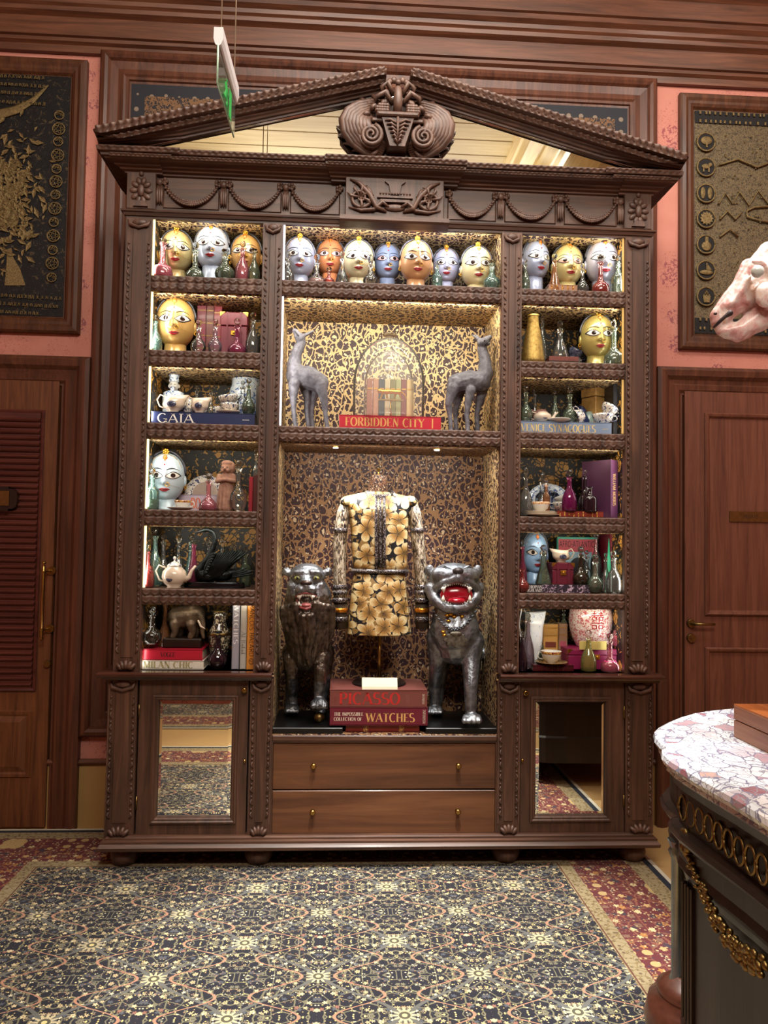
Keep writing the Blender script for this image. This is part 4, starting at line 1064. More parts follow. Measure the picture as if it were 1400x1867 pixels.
    m = MB().ell(S(0, 1.17, .01), (.062*W, .025*W, .085*W), 10, 7).ell(S(0, 1.11, .02), (.02*W, .015*W, .03*W), 8, 5); m.build('forehead_pendant', ORNG, t)
    top_ = S(0, 1.31, .0)
    m = MB()
    for i in range(7):
        a = 2*pi*i/7; m.ell((top_[0]+.06*W*cos(a), top_[1]-.03*W, top_[2]+.04*W+.06*W*sin(a)), (.036*W, .03*W, .036*W), 7, 5)
    m.ell((top_[0], top_[1]-.05*W, top_[2]+.04*W), (.042*W, .025*W, .035*W)); m.build('crown_rosette', MGOLD, t)
    c = S(.085, .475, .02); r = .05*W
    m = MB().tube([(c[0]+r*cos(a), c[1]-.01*W, c[2]-.03*W+r*sin(a)) for a in [2*pi*i/14 for i in range(15)]], .011*W, 6)
    for i in range(5): m.ell(S(.17+.05*i, .43-.012*i, .012), (.010*W,)*3, 6, 4)
    m.build('nose_ring', MGOLD, t)
    MB().lathe([(.36*W, 0), (.35*W, .012), (.29*W, nz*.55), (.28*W, nz+.12*W)], (0, .02*W, 0), 20).build('neck', fc, t)
    return t
Z1, Z2, Z3, Z4, Z5 = ZS
mask(323, 58, 419, .16, Z1, 'c9b780', 'pale gold painted head, leftmost on the top left shelf', .12, met=.3)
mask(388, 60, 410, .15, Z1, 'b9c6dc', 'silver-blue painted head in the middle of the top left shelf', .02, met=.2)
mask(450, 55, 427, .17, Z1, 'd8a868', 'orange-gold painted head at the right end of the top left shelf', -.05, met=.3)
mask(547, 56, 432, .15, Z1, 'aab2c8', 'silver head with dark lips at the left end of the top centre shelf', .05, met=.3)
mask(603, 51, 435, .24, Z1, 'd98c5c', 'terracotta-orange head set back on the top centre shelf', 0, eye='f0c8c0')
mask(654, 56, 437, .15, Z1, 'd8cda4', 'cream-gold head, third from the left on the top centre shelf', .02, met=.15)
mask(707, 51, 444, .24, Z1, '8e9bb8', 'dark blue-grey head set back in the middle of the top centre shelf', 0, eye='e8b8b4')
mask(759, 59, 437, .12, Z1, 'c9986a', 'copper-tan head standing forward on the top centre shelf', .06, met=.15)
mask(813, 50, 452, .22, Z1, 'b4b6d0', 'lilac-silver head, second from the right on the top centre shelf', -.05, met=.2)
mask(869, 58, 448, .14, Z1, 'ddd0a0', 'cream head at the right end of the top centre shelf', .02, met=.12)
mask(975, 55, 438, .16, Z1, 'a3adc9', 'grey-blue head turned aside at the left of the top right shelf', .30, met=.25)
mask(1034, 57, 445, .17, Z1, 'd0c084', 'yellow-gold head in the middle of the top right shelf', 0, met=.3, eye='f0b8a8')
mask(1097, 62, 437, .15, Z1, 'b3b3c6', 'large silver-mauve head at the right end of the top right shelf', -.04, met=.25)
mask(322, 68, 541, .15, Z2, 'dcb26a', 'large orange-gold head beside red books on the second left shelf', .08, met=.3)
mask(1088, 62, 572, .15, Z2, 'bcaa64', 'olive-gold head beside the brass vase on the second right shelf', -.06, met=.35)
mask(304, 66, 822, .17, Z4, 'bccdd8', 'pale blue head beside an oval plate on the fourth left shelf', .12, met=.1)
mask(975, 47, 966, .20, Z5, '8fb4dc', 'bright sky-blue head with scarlet lips on the fifth right shelf', .05, met=.05, vs=1.25)

# ---- bottles
BT = {
 'squat': [(.30, 0), (.96, .01), (1, .06), (1, .16), (.93, .26), (.62, .36), (.30, .46), (.27, .60), (.26, .88), (.27, .93), (.36, .96), (.37, 1)],
 'cone': [(.3, 0), (.95, .01), (1, .05), (.93, .18), (.72, .38), (.45, .58), (.32, .74), (.28, .90), (.30, .94), (.36, .97), (.36, 1)],
 'round': [(.3, 0), (.62, .01), (.70, .05), (.94, .16), (1, .27), (.93, .38), (.62, .50), (.38, .58), (.31, .68), (.29, .90), (.31, .94), (.42, .97), (.42, 1)],
 'tall': [(.3, 0), (.88, .01), (.96, .05), (1, .20), (.95, .38), (.72, .54), (.42, .66), (.30, .76), (.28, .92), (.30, .95), (.42, .97), (.42, 1)],
 'cyl': [(.3, 0), (.97, .01), (1, .04), (1, .50), (.94, .58), (.55, .66), (.36, .72), (.33, .90), (.35, .94), (.50, .97), (.50, 1)],
}
def stopper(kind, r, z):
    m = MB()
    if kind == 'ball':
        m.lathe([(r*.35, z-.012), (r*.35, z+.002), (r*.5, z+.006), (r*.3, z+.010)], seg=12); m.ell((0, 0, z+.010+r*.85), (r*.95,)*3, 16, 10)
    elif kind == 'facet':
        m.lathe([(r*.35, z-.012), (r*.4, z+.004), (r*.7, z+.012), (r*.95, z+.026), (r*.6, z+.042), (r*.1, z+.052)], seg=6)
    else:
        m.lathe([(r*.35, z-.012), (r*.4, z+.004), (r*.9, z+.008), (r*1.1, z+.014), (r*.9, z+.019)], seg=14)
    return m
BC = {'c': ('d5dfd8', .12), 'g': ('8fa58c', .45), 'w': ('e4efe9', .10), 'p': ('d9808f', .6), 'P': ('a8456a', .8), 'm': ('8c1d63', .92), 'r': ('b04a44', .7), 's': ('8f8f8a', .55),
      'b': ('4a3f30', .75), 'y': ('c2bd6a', .55), 'a': ('9fd3c6', .4), 'o': ('c98a5a', .6), 'k': ('3a2430', .85), 'l': ('b9a3b4', .45)}
BN = {'c': 'clear', 'g': 'sage green', 'w': 'clear white', 'p': 'pink', 'P': 'rose', 'm': 'magenta', 'r': 'red', 's': 'smoky', 'b': 'brown smoked', 'y': 'yellow-green', 'a': 'aqua', 'o': 'amber', 'k': 'dark plum', 'l': 'lilac'}
_bm = {}
def bottle(px, wpx, top, Y, zs, ty, col, stop, lab, fill=None, ns=20):
    q = P(px, top, Y); W = wpx*S_(Y)/2; H = max(.05, q.z-zs)
    rs_ = max(.010, min(.017, W*.42)); sh = {'ball': .010+rs_*1.8, 'facet': .052, 'flat': .019, None: 0}[stop]
    h = H-sh if H-sh > H*.55 else H*.72
    t = thing('glass_bottle', lab, 'bottle', (q.x, Y, zs), 0, 'glass bottles and decanters')
    g = tinted('glass_'+BN[col].replace(' ', '_'), *BC[col])
    pr = [(r*W if z < .5 or r*W > .0075 else .0075, z*h) for r, z in BT[ty]]
    pr = [(max(r, .0065) if i > 0 else r, z) for i, (r, z) in enumerate(pr)]
    MB().lathe(pr, seg=ns, cap1=False).build('bottle_body', g, t)
    if fill:
        n = [(r*.94, z+.002) for r, z in pr if z < h*fill[1]]
        MB().lathe(n+[(n[-1][0]*.97, h*fill[1])], seg=ns).build('liquid', plain(fill[0], .15, coat=.5), t)
    if stop: stopper(stop, rs_, h).build('stopper', solidglass(), t)
    return t
B = bottle
B(298, 37, 436, .05, Z1, 'squat', 'p', 'flat', 'pink squat bottle with flat stopper at left end of top left shelf', ('c0697a', .33))
B(357, 34, 441, .06, Z1, 'squat', 'g', 'ball', 'sage squat decanter before the silver-blue head')
B(411, 37, 455, .05, Z1, 'round', 'g', 'flat', 'pale green round flask right of the silver-blue head')
B(443, 27, 440, .06, Z1, 'tall', 'p', 'ball', 'dusky pink tall bottle before the orange-gold head', ('b98a86', .42))
B(464, 23, 454, .05, Z1, 'tall', 'g', 'flat', 'small sage bottle at right end of top left shelf')
B(525, 26, 457, .05, Z1, 'tall', 'w', 'facet', 'clear facet-topped bottle at left end of top centre shelf')
B(578, 33, 463, .06, Z1, 'squat', 'w', 'ball', 'clear round-stoppered flask with pink tint, second on top centre shelf', ('d9a8a4', .2))
B(600, 21, 488, .05, Z1, 'round', 'r', 'flat', 'small red flask before the terracotta head')
B(624, 25, 458, .06, Z1, 'cone', 'w', 'ball', 'clear conical bottle between the terracotta and cream-gold heads')
B(676, 28, 464, .05, Z1, 'round', 'c', 'facet', 'clear round flask right of the cream-gold head')
B(797, 20, 478, .07, Z1, 'cyl', 'a', 'flat', 'aqua bottle left of the lilac-silver head')
B(897, 32, 475, .05, Z1, 'round', 'a', 'flat', 'aqua-green round flask at right end of top centre shelf')
B(958, 18, 472, .05, Z1, 'tall', 'g', 'ball', 'green glass bottle at left end of top right shelf')
B(1011, 27, 462, .09, Z1, 'cone', 'o', 'ball', 'amber-tinted tall decanter before the yellow-gold head')
B(1062, 22, 480, .07, Z1, 'round', 'c', 'ball', 'small clear flask between the two right heads')
B(1095, 33, 464, .05, Z1, 'squat', 'r', 'ball', 'red-filled squat decanter before the silver-mauve head', ('8c2f36', .30))
B(1127, 26, 466, .05, Z1, 'cyl', 'g', 'ball', 'sage decanter at right end of top right shelf')
B(284, 26, 573, .06, Z2, 'tall', 'a', 'ball', 'pale aqua bottle at left end of second left shelf')
B(363, 28, 582, .05, Z2, 'round', 'c', 'ball', 'clear round flask beside the large orange-gold head')
B(393, 26, 582, .05, Z2, 'round', 'l', 'ball', 'lilac flask in front of the red trunk, with ball stopper')
B(433, 33, 580, .05, Z2, 'squat', 'P', 'ball', 'rose squat decanter in front of the red trunk')
B(462, 27, 569, .06, Z2, 'tall', 's', 'ball', 'tall smoky bottle at right end of second left shelf')
B(989, 20, 578, .14, Z2, 'tall', 'c', 'ball', 'slender clear decanter behind the brass vase')
B(1021, 34, 585, .10, Z2+.032, 'cone', 'c', 'ball', 'clear conical decanter standing on a leather book, second right shelf')
B(1119, 38, 580, .05, Z2, 'squat', 'g', 'facet', 'wide green decanter at right end of second right shelf')
B(280, 16, 706, .2, Z3, 'tall', 'a', 'ball', 'small clear bottle at left end of third left shelf')
B(443, 20, 694, .12, Z3+.056, 'cyl', 'w', 'ball', 'clear cylinder decanter before the blue and white bowl')
B(454, 24, 690, .08, Z3+.056, 'round', 'g', 'ball', 'sage decanter standing on the right end of the navy book', ('20242c', .3))
B(359, 14, 702, .20, Z3, 'cyl', 'c', 'ball', 'clear decanter showing its ball stopper behind the creamers')
B(385, 14, 706, .20, Z3, 'cyl', 'c', 'ball', 'second clear decanter behind the creamers, nearer the cups')
B(959, 24, 703, .08, Z3+.056, 'round', 'g', 'ball', 'green decanter on left end of the grey-blue book')
B(975, 16, 710, .22, Z3, 'tall', 's', 'ball', 'smoky bottle behind the pink teapot')
B(1012, 18, 712, .14, Z3+.056, 'tall', 'g', 'ball', 'narrow dark green decanter right of the pink teapot')
B(1039, 27, 706, .09, Z3+.056, 'round', 'g', 'ball', 'sage decanter in the middle of the third right shelf')
B(278, 27, 852, .05, Z4, 'cyl', 'a', 'ball', 'aqua bottle before the pale blue head', ('7d8a60', .3))
B(381, 33, 862, .05, Z4, 'squat', 'p', 'ball', 'pink flask with dark red base before the oval plate', ('5c0a18', .18))
B(436, 31, 838, .06, Z4, 'round', 'w', 'ball', 'cut clear decanter beside the carved stone figure')
B(467, 14, 820, .16, Z4+.14, 'tall', 'w', 'flat', 'clear bottle standing on the right books, fourth left shelf')
B(959, 26, 850, .06, Z4, 'tall', 's', 'facet', 'tall smoky decanter with pointed stopper, fourth right shelf')
B(989, 30, 860, .14, Z4, 'cone', 'c', 'facet', 'clear cut decanter in front of the blue plate')
B(996, 14, 876, .06, Z4+.03, 'cyl', 'o', 'flat', 'small amber-topped bottle behind the gilt cup')
B(1038, 28, 856, .06, Z4+.028, 'tall', 'm', 'ball', 'magenta decanter with clear ball stopper')
B(1066, 22, 856, .12, Z4+.028, 'round', 'k', 'ball', 'dark plum decanter behind the brown jar')
B(1075, 28, 888, .06, Z4+.028, 'cyl', 'k', None, 'dark brown straight-sided jar on the red leather book', ns=24)
B(270, 25, 992, .05, Z5, 'tall', 'r', 'ball', 'red and orange filled bottle at left end of fifth left shelf', ('c4532e', .4))
B(284, 28, 958, .16, Z5, 'tall', 'a', 'facet', 'tall aqua bottle with square stopper, fifth left shelf')
B(299, 26, 974, .22, Z5, 'round', 's', 'ball', 'smoky flask behind the white teapot')
B(327, 24, 962, .20, Z5, 'round', 'c', 'facet', 'flask with yellow facet stopper behind the teapot')
B(349, 26, 974, .22, Z5, 'cone', 'a', 'ball', 'pale aqua conical bottle behind the teapot spout')
B(354, 26, 985, .14, Z5, 'cone', 'P', 'flat', 'rose conical bottle between the teapot and the swan')
B(381, 22, 976, .25, Z5, 'cyl', 'c', 'ball', 'clear decanter seen behind the swan neck')
B(406, 22, 974, .25, Z5, 'cyl', 'c', 'ball', 'clear decanter behind the swan wing')
B(424, 18, 985, .25, Z5, 'cyl', 's', 'ball', 'smoky decanter above the swan back')
B(448, 20, 998, .22, Z5, 'cyl', 'g', 'ball', 'green decanter behind the swan tail')
B(953, 18, 986, .13, Z5, 'tall', 'P', 'ball', 'rose bottle at left end of fifth right shelf')
B(952, 26, 1038, .05, Z5, 'round', 'r', None, 'small red bulb bottle at left front of fifth right shelf', ('a8323a', .4))
B(991, 30, 993, .10, Z5+.022, 'cone', 'g', 'ball', 'green conical decanter right of the sky-blue head')
B(1059, 30, 996, .08, Z5+.022, 'round', 'b', 'ball', 'brown smoked decanter beside the maroon trunk', ('1c1410', .3))
B(1069, 22, 1003, .18, Z5, 'cyl', 'c', 'ball', 'clear decanter behind the brown smoked one')
B(1085, 29, 1010, .05, Z5, 'round', 'g', 'ball', 'green-grey flask with dark base, fifth right shelf', ('14140e', .2))
B(1087, 20, 968, .22, Z5, 'cyl', 'w', 'flat', 'tall clear flared bottle behind the flasks')
B(1104, 20, 1008, .10, Z5, 'tall', 'c', 'ball', 'slim clear bottle second from the right, fifth right shelf')
B(1119, 29, 1003, .05, Z5, 'tall', 's', 'ball', 'grey tall bottle at right end of fifth right shelf')
B(278, 36, 1106, .06, ZB+.112, 'round', 'b', 'ball', 'dark smoked decanter on the red book, bottom left shelf')
B(302, 26, 1100, .16, ZB, 'tall', 'o', None, 'amber red tall bottle behind the elephant')
B(398, 34, 1150, .05, ZB, 'round', 'k', 'flat', 'dark plum bottle standing before the scroll-patterned vase', ('2a0e16', .4))
B(952, 20, 1150, .04, ZB, 'tall', 'k', 'ball', 'plum bottle at the left front of bottom right shelf')
B(963, 24, 1118, .12, ZB, 'tall', 'l', 'ball', 'lilac bottle beside the blue and white jug')
B(980, 24, 1135, .18, ZB, 'cyl', 'g', 'ball', 'dark green jar-bottle behind the cup, bottom right shelf')
B(1073, 29, 1148, .05, ZB, 'tall', 'y', 'ball', 'yellow-green bottle in front of the pink trunk', ('2a1a20', .1))
B(1112, 34, 1154, .04, ZB, 'squat', 'p', 'ball', 'pink squat bottle at the right front of bottom right shelf', ('c0357a', .38))
B(1127, 24, 1110, .12, ZB+.115, 'tall', 'p', 'facet', 'tall pink bottle standing on the pink trunk', ('d04a86', .4))
B(1028, 12, 1110, .26, ZB+.17, 'cyl', 'g', 'ball', 'small green bottle above the gilt books')

# ---- books
PAGES = plain('d8cdb4', .8, var=.1, name='pages')
def book_flat(x0, x1, yt, yb, Y, zb, col, lab, depth=.26, top=None, rough=.35, mat=None, cat='book', group=None):
    a = P(x0, (yt+yb)/2, Y); b = P(x1, (yt+yb)/2, Y); z1 = P((x0+x1)/2, yt, Y).z
    w, h = b.x-a.x, z1-zb
    t = thing('book', lab, cat, ((a.x+b.x)/2, Y, zb), 0, group)
    c = mat or plain(col, rough, coat=.25, var=.04)
    MB().box(-w/2, w/2, 0, .006, 0, h, .002).box(-w/2, w/2, 0, depth, 0, .004).box(-w/2, w/2, 0, depth, h-.004, h).build('cover', c, t)
    MB().box(-w/2+.004, w/2-.004, .006, depth-.005, .004, h-.004).build('pages', PAGES, t)
    return t, w, h
def txt(t, s, x, z, h, L, col, **k):
    return letters(s, h, L, **k).build('lettering', flatmat(col), t, (x, -.0006, z))
t, w, h = book_flat(275, 465, 752, 775, .03, Z3, '1f2a52', 'navy blue art book lying under the creamers with large white title', .2)
txt(t, 'GAIA', -w/2+.03, h*.12, h*.72, .175, 'e8e4da', thick=.13); txt(t, '_', w/2-.06, h*.3, .02, .035, 'e8e4da', thick=.1, thin=.1, serif=False)
t, w, h = book_flat(949, 1115, 769, 792, .03, Z3, '7b8da6', 'grey-blue art book lying on third right shelf with gold title', .2)
txt(t, 'VENICE SYNAGOGUES', -w/2+.003, h*.14, h*.62, w*.82, 'd9bf7a', thick=.2); txt(t, '_', w/2-.045, h*.3, .02, .03, 'd9bf7a', thick=.1, thin=.1, serif=False)
t, w, h = book_flat(618, 804, 758, 786, .03, Z3, 'b3182b', 'bright red art book under the glass dome', .26)
txt(t, 'FORBIDDEN CITY', -w/2+.03, h*.2, h*.62, w*.78, 'cf9a52', thick=.2); txt(t, 'I', w/2-.05, h*.15, h*.7, .02, 'cf9a52', thick=.12, serif=False)
zc0 = ZC
t, w, h = book_flat(630, 765, 1321, 1331, .05, ZC, '7d2018', 'thin old red leather book at the bottom of the centre stack', .24, mat=None)
for x in (-.08, .09): MB().box(x-.012, x+.012, -.001, .0, .002, h-.002).build('gilt_band', GILT, t)
zb1 = ZC+h
t, w, h = book_flat(601, 780, 1290, 1321, .03, zb1, '6b1f30', 'thick maroon art book in the centre stack with cream and gold title', .3)
txt(t, 'THE IMPOSSIBLE', -w/2+.02, h*.54, h*.19, w*.30, 'e8dcc4', thick=.2); txt(t, 'COLLECTION OF', -w/2+.02, h*.26, h*.19, w*.285, 'e8dcc4', thick=.2)
txt(t, 'WATCHES', -w/2+w*.37, h*.2, h*.48, w*.5, 'd9a862', thick=.2)
o_ = txt(t, 'ASSOULINE', w/2-.012, h*.1, .012, h*.8, 'e8dcc4', thick=.14); o_.rotation_euler.y = -pi/2
zb2 = zb1+h
t, w, h = book_flat(601, 779, 1258, 1290, .03, zb2, '7a453f', 'thick brown-red art book on top of the centre stack with red title', .3)
txt(t, 'PICASSO', -w/2+.045, h*.18, h*.66, w*.63, 'c22a24', thick=.2)
for i in range(3):
    o_ = txt(t, '_-__-_-__', w/2-.10+i*.007, h*.25, .004, h*.5, 'd8c4b4', thick=.12, serif=False); o_.rotation_euler.y = -pi/2
o_ = txt(t, 'ASSOULINE', w/2-.014, h*.2, .010, h*.6, 'e8dcc4', thick=.14); o_.rotation_euler.y = -pi/2
o_ = txt(t, 'PABLO', -w/2+.03, h*.15, .016, h*.7, '8a4038', thick=.14); o_.rotation_euler.y = -pi/2
ZPIC = zb2+h
q0, q1 = P(659, 1250, .07), P(725, 1237, .07)
t = thing('caption_card', 'cream caption card standing on the top book before the jacket stand', 'card', ((q0.x+q1.x)/2, .07, ZPIC))
MB().loft([[(-.085, -.022, 0), (.085, -.022, 0), (.085, .03, 0), (-.085, .03, 0)], [(-.085, -.018, .012), (.085, -.018, .012), (.085, .028, .012), (-.085, .028, .012)]], True, True, False).loft([[(-.085, -.016, .012), (.085, -.016, .012), (.085, .028, .012), (-.085, .028, .012)], [(-.085, .008, .048), (.085, .008, .048), (.085, .018, .048), (-.085, .018, .048)]], True, True, False).build('card', plain('d9d3b4', .5, var=.02), t)
for i in range(4):
    o_ = letters('-__-_---_-__-_-_', .0035, .13-.02*(i % 2), .12, .12, False).build('lettering', flatmat('6a6450'), t, (-.066+.01*(i % 2), -.0115+.0065*(-i)*-.0+(.0042*(3-i))-.0012, .024+.0052*(3-i)-.006)); o_.rotation_euler.x = radians(-34)
# bottom left
t, w, h = book_flat(257, 371, 1204, 1220, .03, ZB, 'ddd6c6', 'white art book with olive title at bottom left', .24); zt = ZB+h
txt(t, 'MILAN CHIC', -w/2+.012, h*.16, h*.7, w*.80, '9c9466', thick=.24)
t, w, h = book_flat(257, 369, 1184, 1204, .03, zt, 'b31e33', 'crimson art book lying on the white one at bottom left', .24); ZVOG = zt+h
txt(t, 'VOGUE', -w/2+w*.32, h*.32, h*.42, w*.24, '2a0a10', thick=.2)
def book_up(x0, x1, yt, yb, Y, zb, col, lab, depth=.2, mat=None, group=None):
    a = P(x0, yb, Y); b = P(x1, yb, Y); h = P((x0+x1)/2, yt, Y).z-zb; w = b.x-a.x
    t = thing('book', lab, 'book', ((a.x+b.x)/2, Y, zb), 0, group)
    c = mat or plain(col, .45, coat=.15, var=.05)
    MB().box(-w/2, w/2, 0, .005, 0, h, .002).box(-w/2, -w/2+.003, 0, depth, 0, h).box(w/2-.003, w/2, 0, depth, 0, h).build('cover', c, t)
    MB().box(-w/2+.003, w/2-.003, .005, depth-.004, .004, h-.004).build('pages', PAGES, t)
    return t, w, h
def vtxt(t, s, w, h, z0, L, hh, col, **k):
    o_ = letters(s, hh, L, **k).build('lettering', flatmat(col), t, (-hh/2, -.0006, z0)); o_.rotation_euler.y = pi/2; return o_
t, w, h = book_up(422, 435, 1098, 1217, .05, ZB, '9d98a0', 'standing lilac-grey book with white vertical title, bottom left')
vtxt(t, 'WATCHES', w, h, h*.97, h*.6, .021, 'e8e4e4', thick=.18, serif=False)
t, w, h = book_up(437, 448, 1098, 1217, .05, ZB, 'b5aea2', 'standing stone-white book with thin grey vertical title')
vtxt(t, 'Al Balad'.replace('A', 'A'), w, h, h*.56, h*.34, .018, '77716a', thick=.14)
t, w, h = book_up(449, 466, 1094, 1222, .04, ZB, 'd98a32', 'standing orange book with black handwritten vertical title')
vtxt(t, 'FRANCOIS HALARD', w, h, h*.985, h*.80, .022, '2a1a10', thick=.1, thin=.1, serif=False, wonk=.05)
MB().tube([(.011*cos(a), -.0008, h*.12+.013*sin(a)) for a in [2*pi*i/20 for i in range(21)]], .0012, 5).build('lettering', flatmat('2a1a10'), t)
MB().tube([(-.011, -.0008, h*.745), (-.014, -.0008, h*.742), (-.0125, -.0008, h*.738)], .001, 5).build('lettering', flatmat('2a1a10'), t)
o_ = letters('2', .014, None, .12, .12, False).build('lettering', flatmat('2a1a10'), t, (-.007, -.0006, h*.12+.005)); o_.rotation_euler.y = pi/2
# second left shelf: three red bindings
for i, (a, b, yt, c, lb) in enumerate(((358, 374, 543, '7c1f35', 'tall maroon binding beside the large orange-gold head'), (375, 388, 544, '6a2f2a', 'brown-red binding in the middle of three beside the red trunk'), (389, 403, 549, '8c2333', 'bright red binding with ribs next to the red trunk'))):
    t, w, h = book_up(a, b, yt, 634, .20, Z2, c, lb, .16)
    for k_ in range(4): MB().box(-w/2, w/2, -.0015, .001, h*(.2+.2*k_), h*(.2+.2*k_)+.004).build('gilt_band', OLDBRASS, t)
def trunk(x0, x1, yt, yb, Y, zb, col, lab, depth=.1, ribs=True, clasp='sq'):
    a = P(x0, yb, Y); b = P(x1, yb, Y); h = P((x0+x1)/2, yt, Y).z-zb; w = b.x-a.x
    t = thing('trunk_box', lab, 'box', ((a.x+b.x)/2, Y, zb))
    m = plain(col, .4, coat=.2, var=.1, bump=.1, bscale=200)
    MB().box(-w/2, w/2, 0, depth, 0, h*.70, .004).build('box_body', m, t); MB().box(-w/2-.0015, w/2+.0015, -.0015, depth+.0015, h*.71, h, .004).build('lid', m, t)
    for sx in (-1, 1):
        for zz in (0, 1):
            z0 = 0 if zz == 0 else h
            MB().prism([(sx*(w/2+.0025), z0), (sx*(w/2-.022), z0), (sx*(w/2+.0025), z0+(.022 if zz == 0 else -.022))], -.0035, .004).build('brass_corner', GOLD, t)
        if ribs: MB().box(sx*w*.25-.004, sx*w*.25+.004, -.004, .002, 0, h).build('strap', plain(col, .5, var=.3), t)
    MB().box(-.014, .014, -.006, 0, h*.5, h*.5+.024, .002).ell((0, -.006, h*.5+.012), (.006, .004, .007)).build('clasp', GOLD, t)
    return t
trunk(401, 450, 569, 632, .13, Z2, '6d1c2c', 'upright red trunk-shaped box with gilt clasp, second left shelf')
trunk(1007, 1046, 1026, 1066, .09, Z5+.022, '6a1a2e', 'maroon trunk box with gilt clasp under the creamer, fifth right shelf')
ZTR = Z5+.022+(P(1026, 1026, .09).z-Z5-.022)
trunk(1036, 1140, 1184, 1226, .10, ZB, '8c2050', 'long pink-maroon trunk box with gilt corners under the patterned jar', .22)
ZPT = P(1088, 1184, .10).z
# right columns
t, w, h = book_up(1111, 1133, 838, 944, .05, Z4, '4a2440', 'large plum book standing open-angled at right of fourth right shelf', .17)
t.rotation_euler.z = radians(36); t.location.x -= .002; t.location.y += .012
vtxt(t, 'WILLIAM MORRIS', w, h, h*.76, h*.55, .024, 'b9935a', thick=.16)
t, w, h = book_up(1122, 1138, 826, 944, .24, Z4, '9a1f22', 'red book standing behind the plum book, fourth right shelf', .16)
t, w, h = book_flat(1016, 1100, 932, 944, .04, Z4, '7c2c20', 'red leather book with gilt tooling lying under the magenta decanter', .18)
for k_ in range(9): MB().box(-w/2+.01+k_*.023, -w/2+.016+k_*.023, -.001, 0, .003, h-.003).build('gilt_band', GILT, t)
t, w, h = book_flat(1000, 1053, 519, 528, .06, Z1, '8f6a52', 'small leather book lying under the yellow-gold head', .1)
for k_ in range(5): MB().box(-w/2+.012+k_*.027, -w/2+.02+k_*.027, -.001, 0, .003, h-.003).build('gilt_band', GILT, t)
t, w, h = book_flat(1001, 1058, 651, 662, .05, Z2, '4a4340', 'dark book with worn leather edge under the conical decanter', .14)
MB().box(-w/2, w/2-.01, -.002, .1, h*.5, h+.003).build('upper_band', plain('6e3226', .5, var=.3), t)
t, w, h = book_flat(957, 1076, 1066, 1082, .04, Z5, '151318', 'black book with white title and floral edge, fifth right shelf', .2)
MB().box(-w/2+.085, w/2, -.0008, 0, .001, h-.001).build('spine_photo', ceramic('lilac_photo', '2a2230', 'b9a4b8', 70, .45, .4), t)
txt(t, 'ETHIOPIAN', -w/2+.004, h*.52, h*.36, .08, 'e8e4e0', thick=.2); txt(t, 'HIGHLANDS', -w/2+.004, h*.1, h*.36, .085, 'e8e4e0', thick=.2)
# cover facing forward
def facing(x0, x1, yt, yb, Y, zb, lab, mats):
    a = P(x0, yb, Y); b = P(x1, yb, Y); h = P((x0+x1)/2, yt, Y).z-zb; w = b.x-a.x
    t = thing('book', lab, 'book', ((a.x+b.x)/2, Y, zb))
    MB().box(-w/2, w/2, 0, .025, 0, h, .002).build('cover', plain(mats[0], .4), t); return t, w, h
t, w, h = facing(1015, 1088, 979, 1066, .30, Z5, 'art book standing face-out with red cover and turquoise edge', ('3aa58c',))
MB().box(-w/2+.008, w/2, -.0012, 0, 0, h-.012).build('cover_panel', plain('c94452', .45), t)
MB().box(-w/2+.03, w/2-.028, -.0024, -.001, 0, h*.72).build('cover_picture', plain('93b7c8', .45), t)
MB().ell((.01, -.003, h*.40), (w*.25, .001, h*.22), 20, 12).build('cover_figure', plain('23262e', .5), t)
o_ = txt(t, 'AFRO-ATLANTIC', -w/2+.012, h*.81, h*.11, w*.88, '3a1220', thick=.13, thin=.13, serif=False); o_.location.y = -.0022
t, w, h = book_up(1112, 1140, 962, 1084, .17, Z5, '7c1a30', 'tall crimson book standing at right end of fifth right shelf', .2)
q = P(1110, 982, .16); t = thing('paper_cone', 'slim turquoise cone beside the tall crimson book', 'ornament', (q.x, .16, Z5))
MB().lathe([(.020, 0), (.019, .004), (.002, q.z-Z5)], seg=18).build('cone', plain('3aae84', .45), t)
t, w, h = book_flat(972, 1046, 1213, 1226, .05, ZB, '4a1018', 'dark red leather book lying under the gilt cup, bottom right shelf', .17)
for k_ in range(7): MB().box(-w/2+.015+k_*.026, -w/2+.018+k_*.026, -.001, 0, .002, h-.002).build('gilt_band', OLDBRASS, t)
ZRB = ZB+h
for (a, b, yt, Y, c, lb) in ((990, 1017, 1138, .20, 'b98a48', 'golden boxed volume with brown label, bottom right shelf'), (1018, 1034, 1137, .23, 'a8876a', 'pink and gilt binding beside the golden box')):
    t, w, h = book_up(a, b, yt, 1212, Y, ZB, c, lb, .1)
    MB().box(-w*.36, w*.36, -.0012, 0, h*.45, h*.58).build('spine_label', plain('6a2a1c' if a == 990 else 'b3566a', .5), t)
    for k_ in (.1, .3, .72, .9): MB().box(-w*.45, w*.45, -.001, 0, h*k_, h*k_+.003).build('gilt_band', GOLD, t)
t, w, h = book_up(453, 460, 869, 926, .06, Z4, '9a1426', 'thin bright red book at right end of fourth left shelf', .16)
t, w, h = book_up(461, 469, 866, 926, .06, Z4, '5a2420', 'thin brown book at right end of fourth left shelf', .16)
t, w, h = book_flat(325, 402, 902, 919, .22, Z4, 'c3b4c4', 'pale lilac book with orange letters behind the pink flask', .12)
txt(t, 'RO', -w/2+.062, h*.2, h*.6, .048, 'd9642a', thick=.22, serif=False)
t, w, h = book_up(466, 474, 703, 776, .10, Z3, '3a2c18', 'dark brown book standing at right end of third left shelf', .2)
t, w, h = book_up(284, 300, 1044, 1073, .22, Z5, '141216', 'small black book showing behind the teapot handle', .05)
txt(t, 'TO', -.012, h*.2, .016, .025, 'd8d4cc', thick=.2)
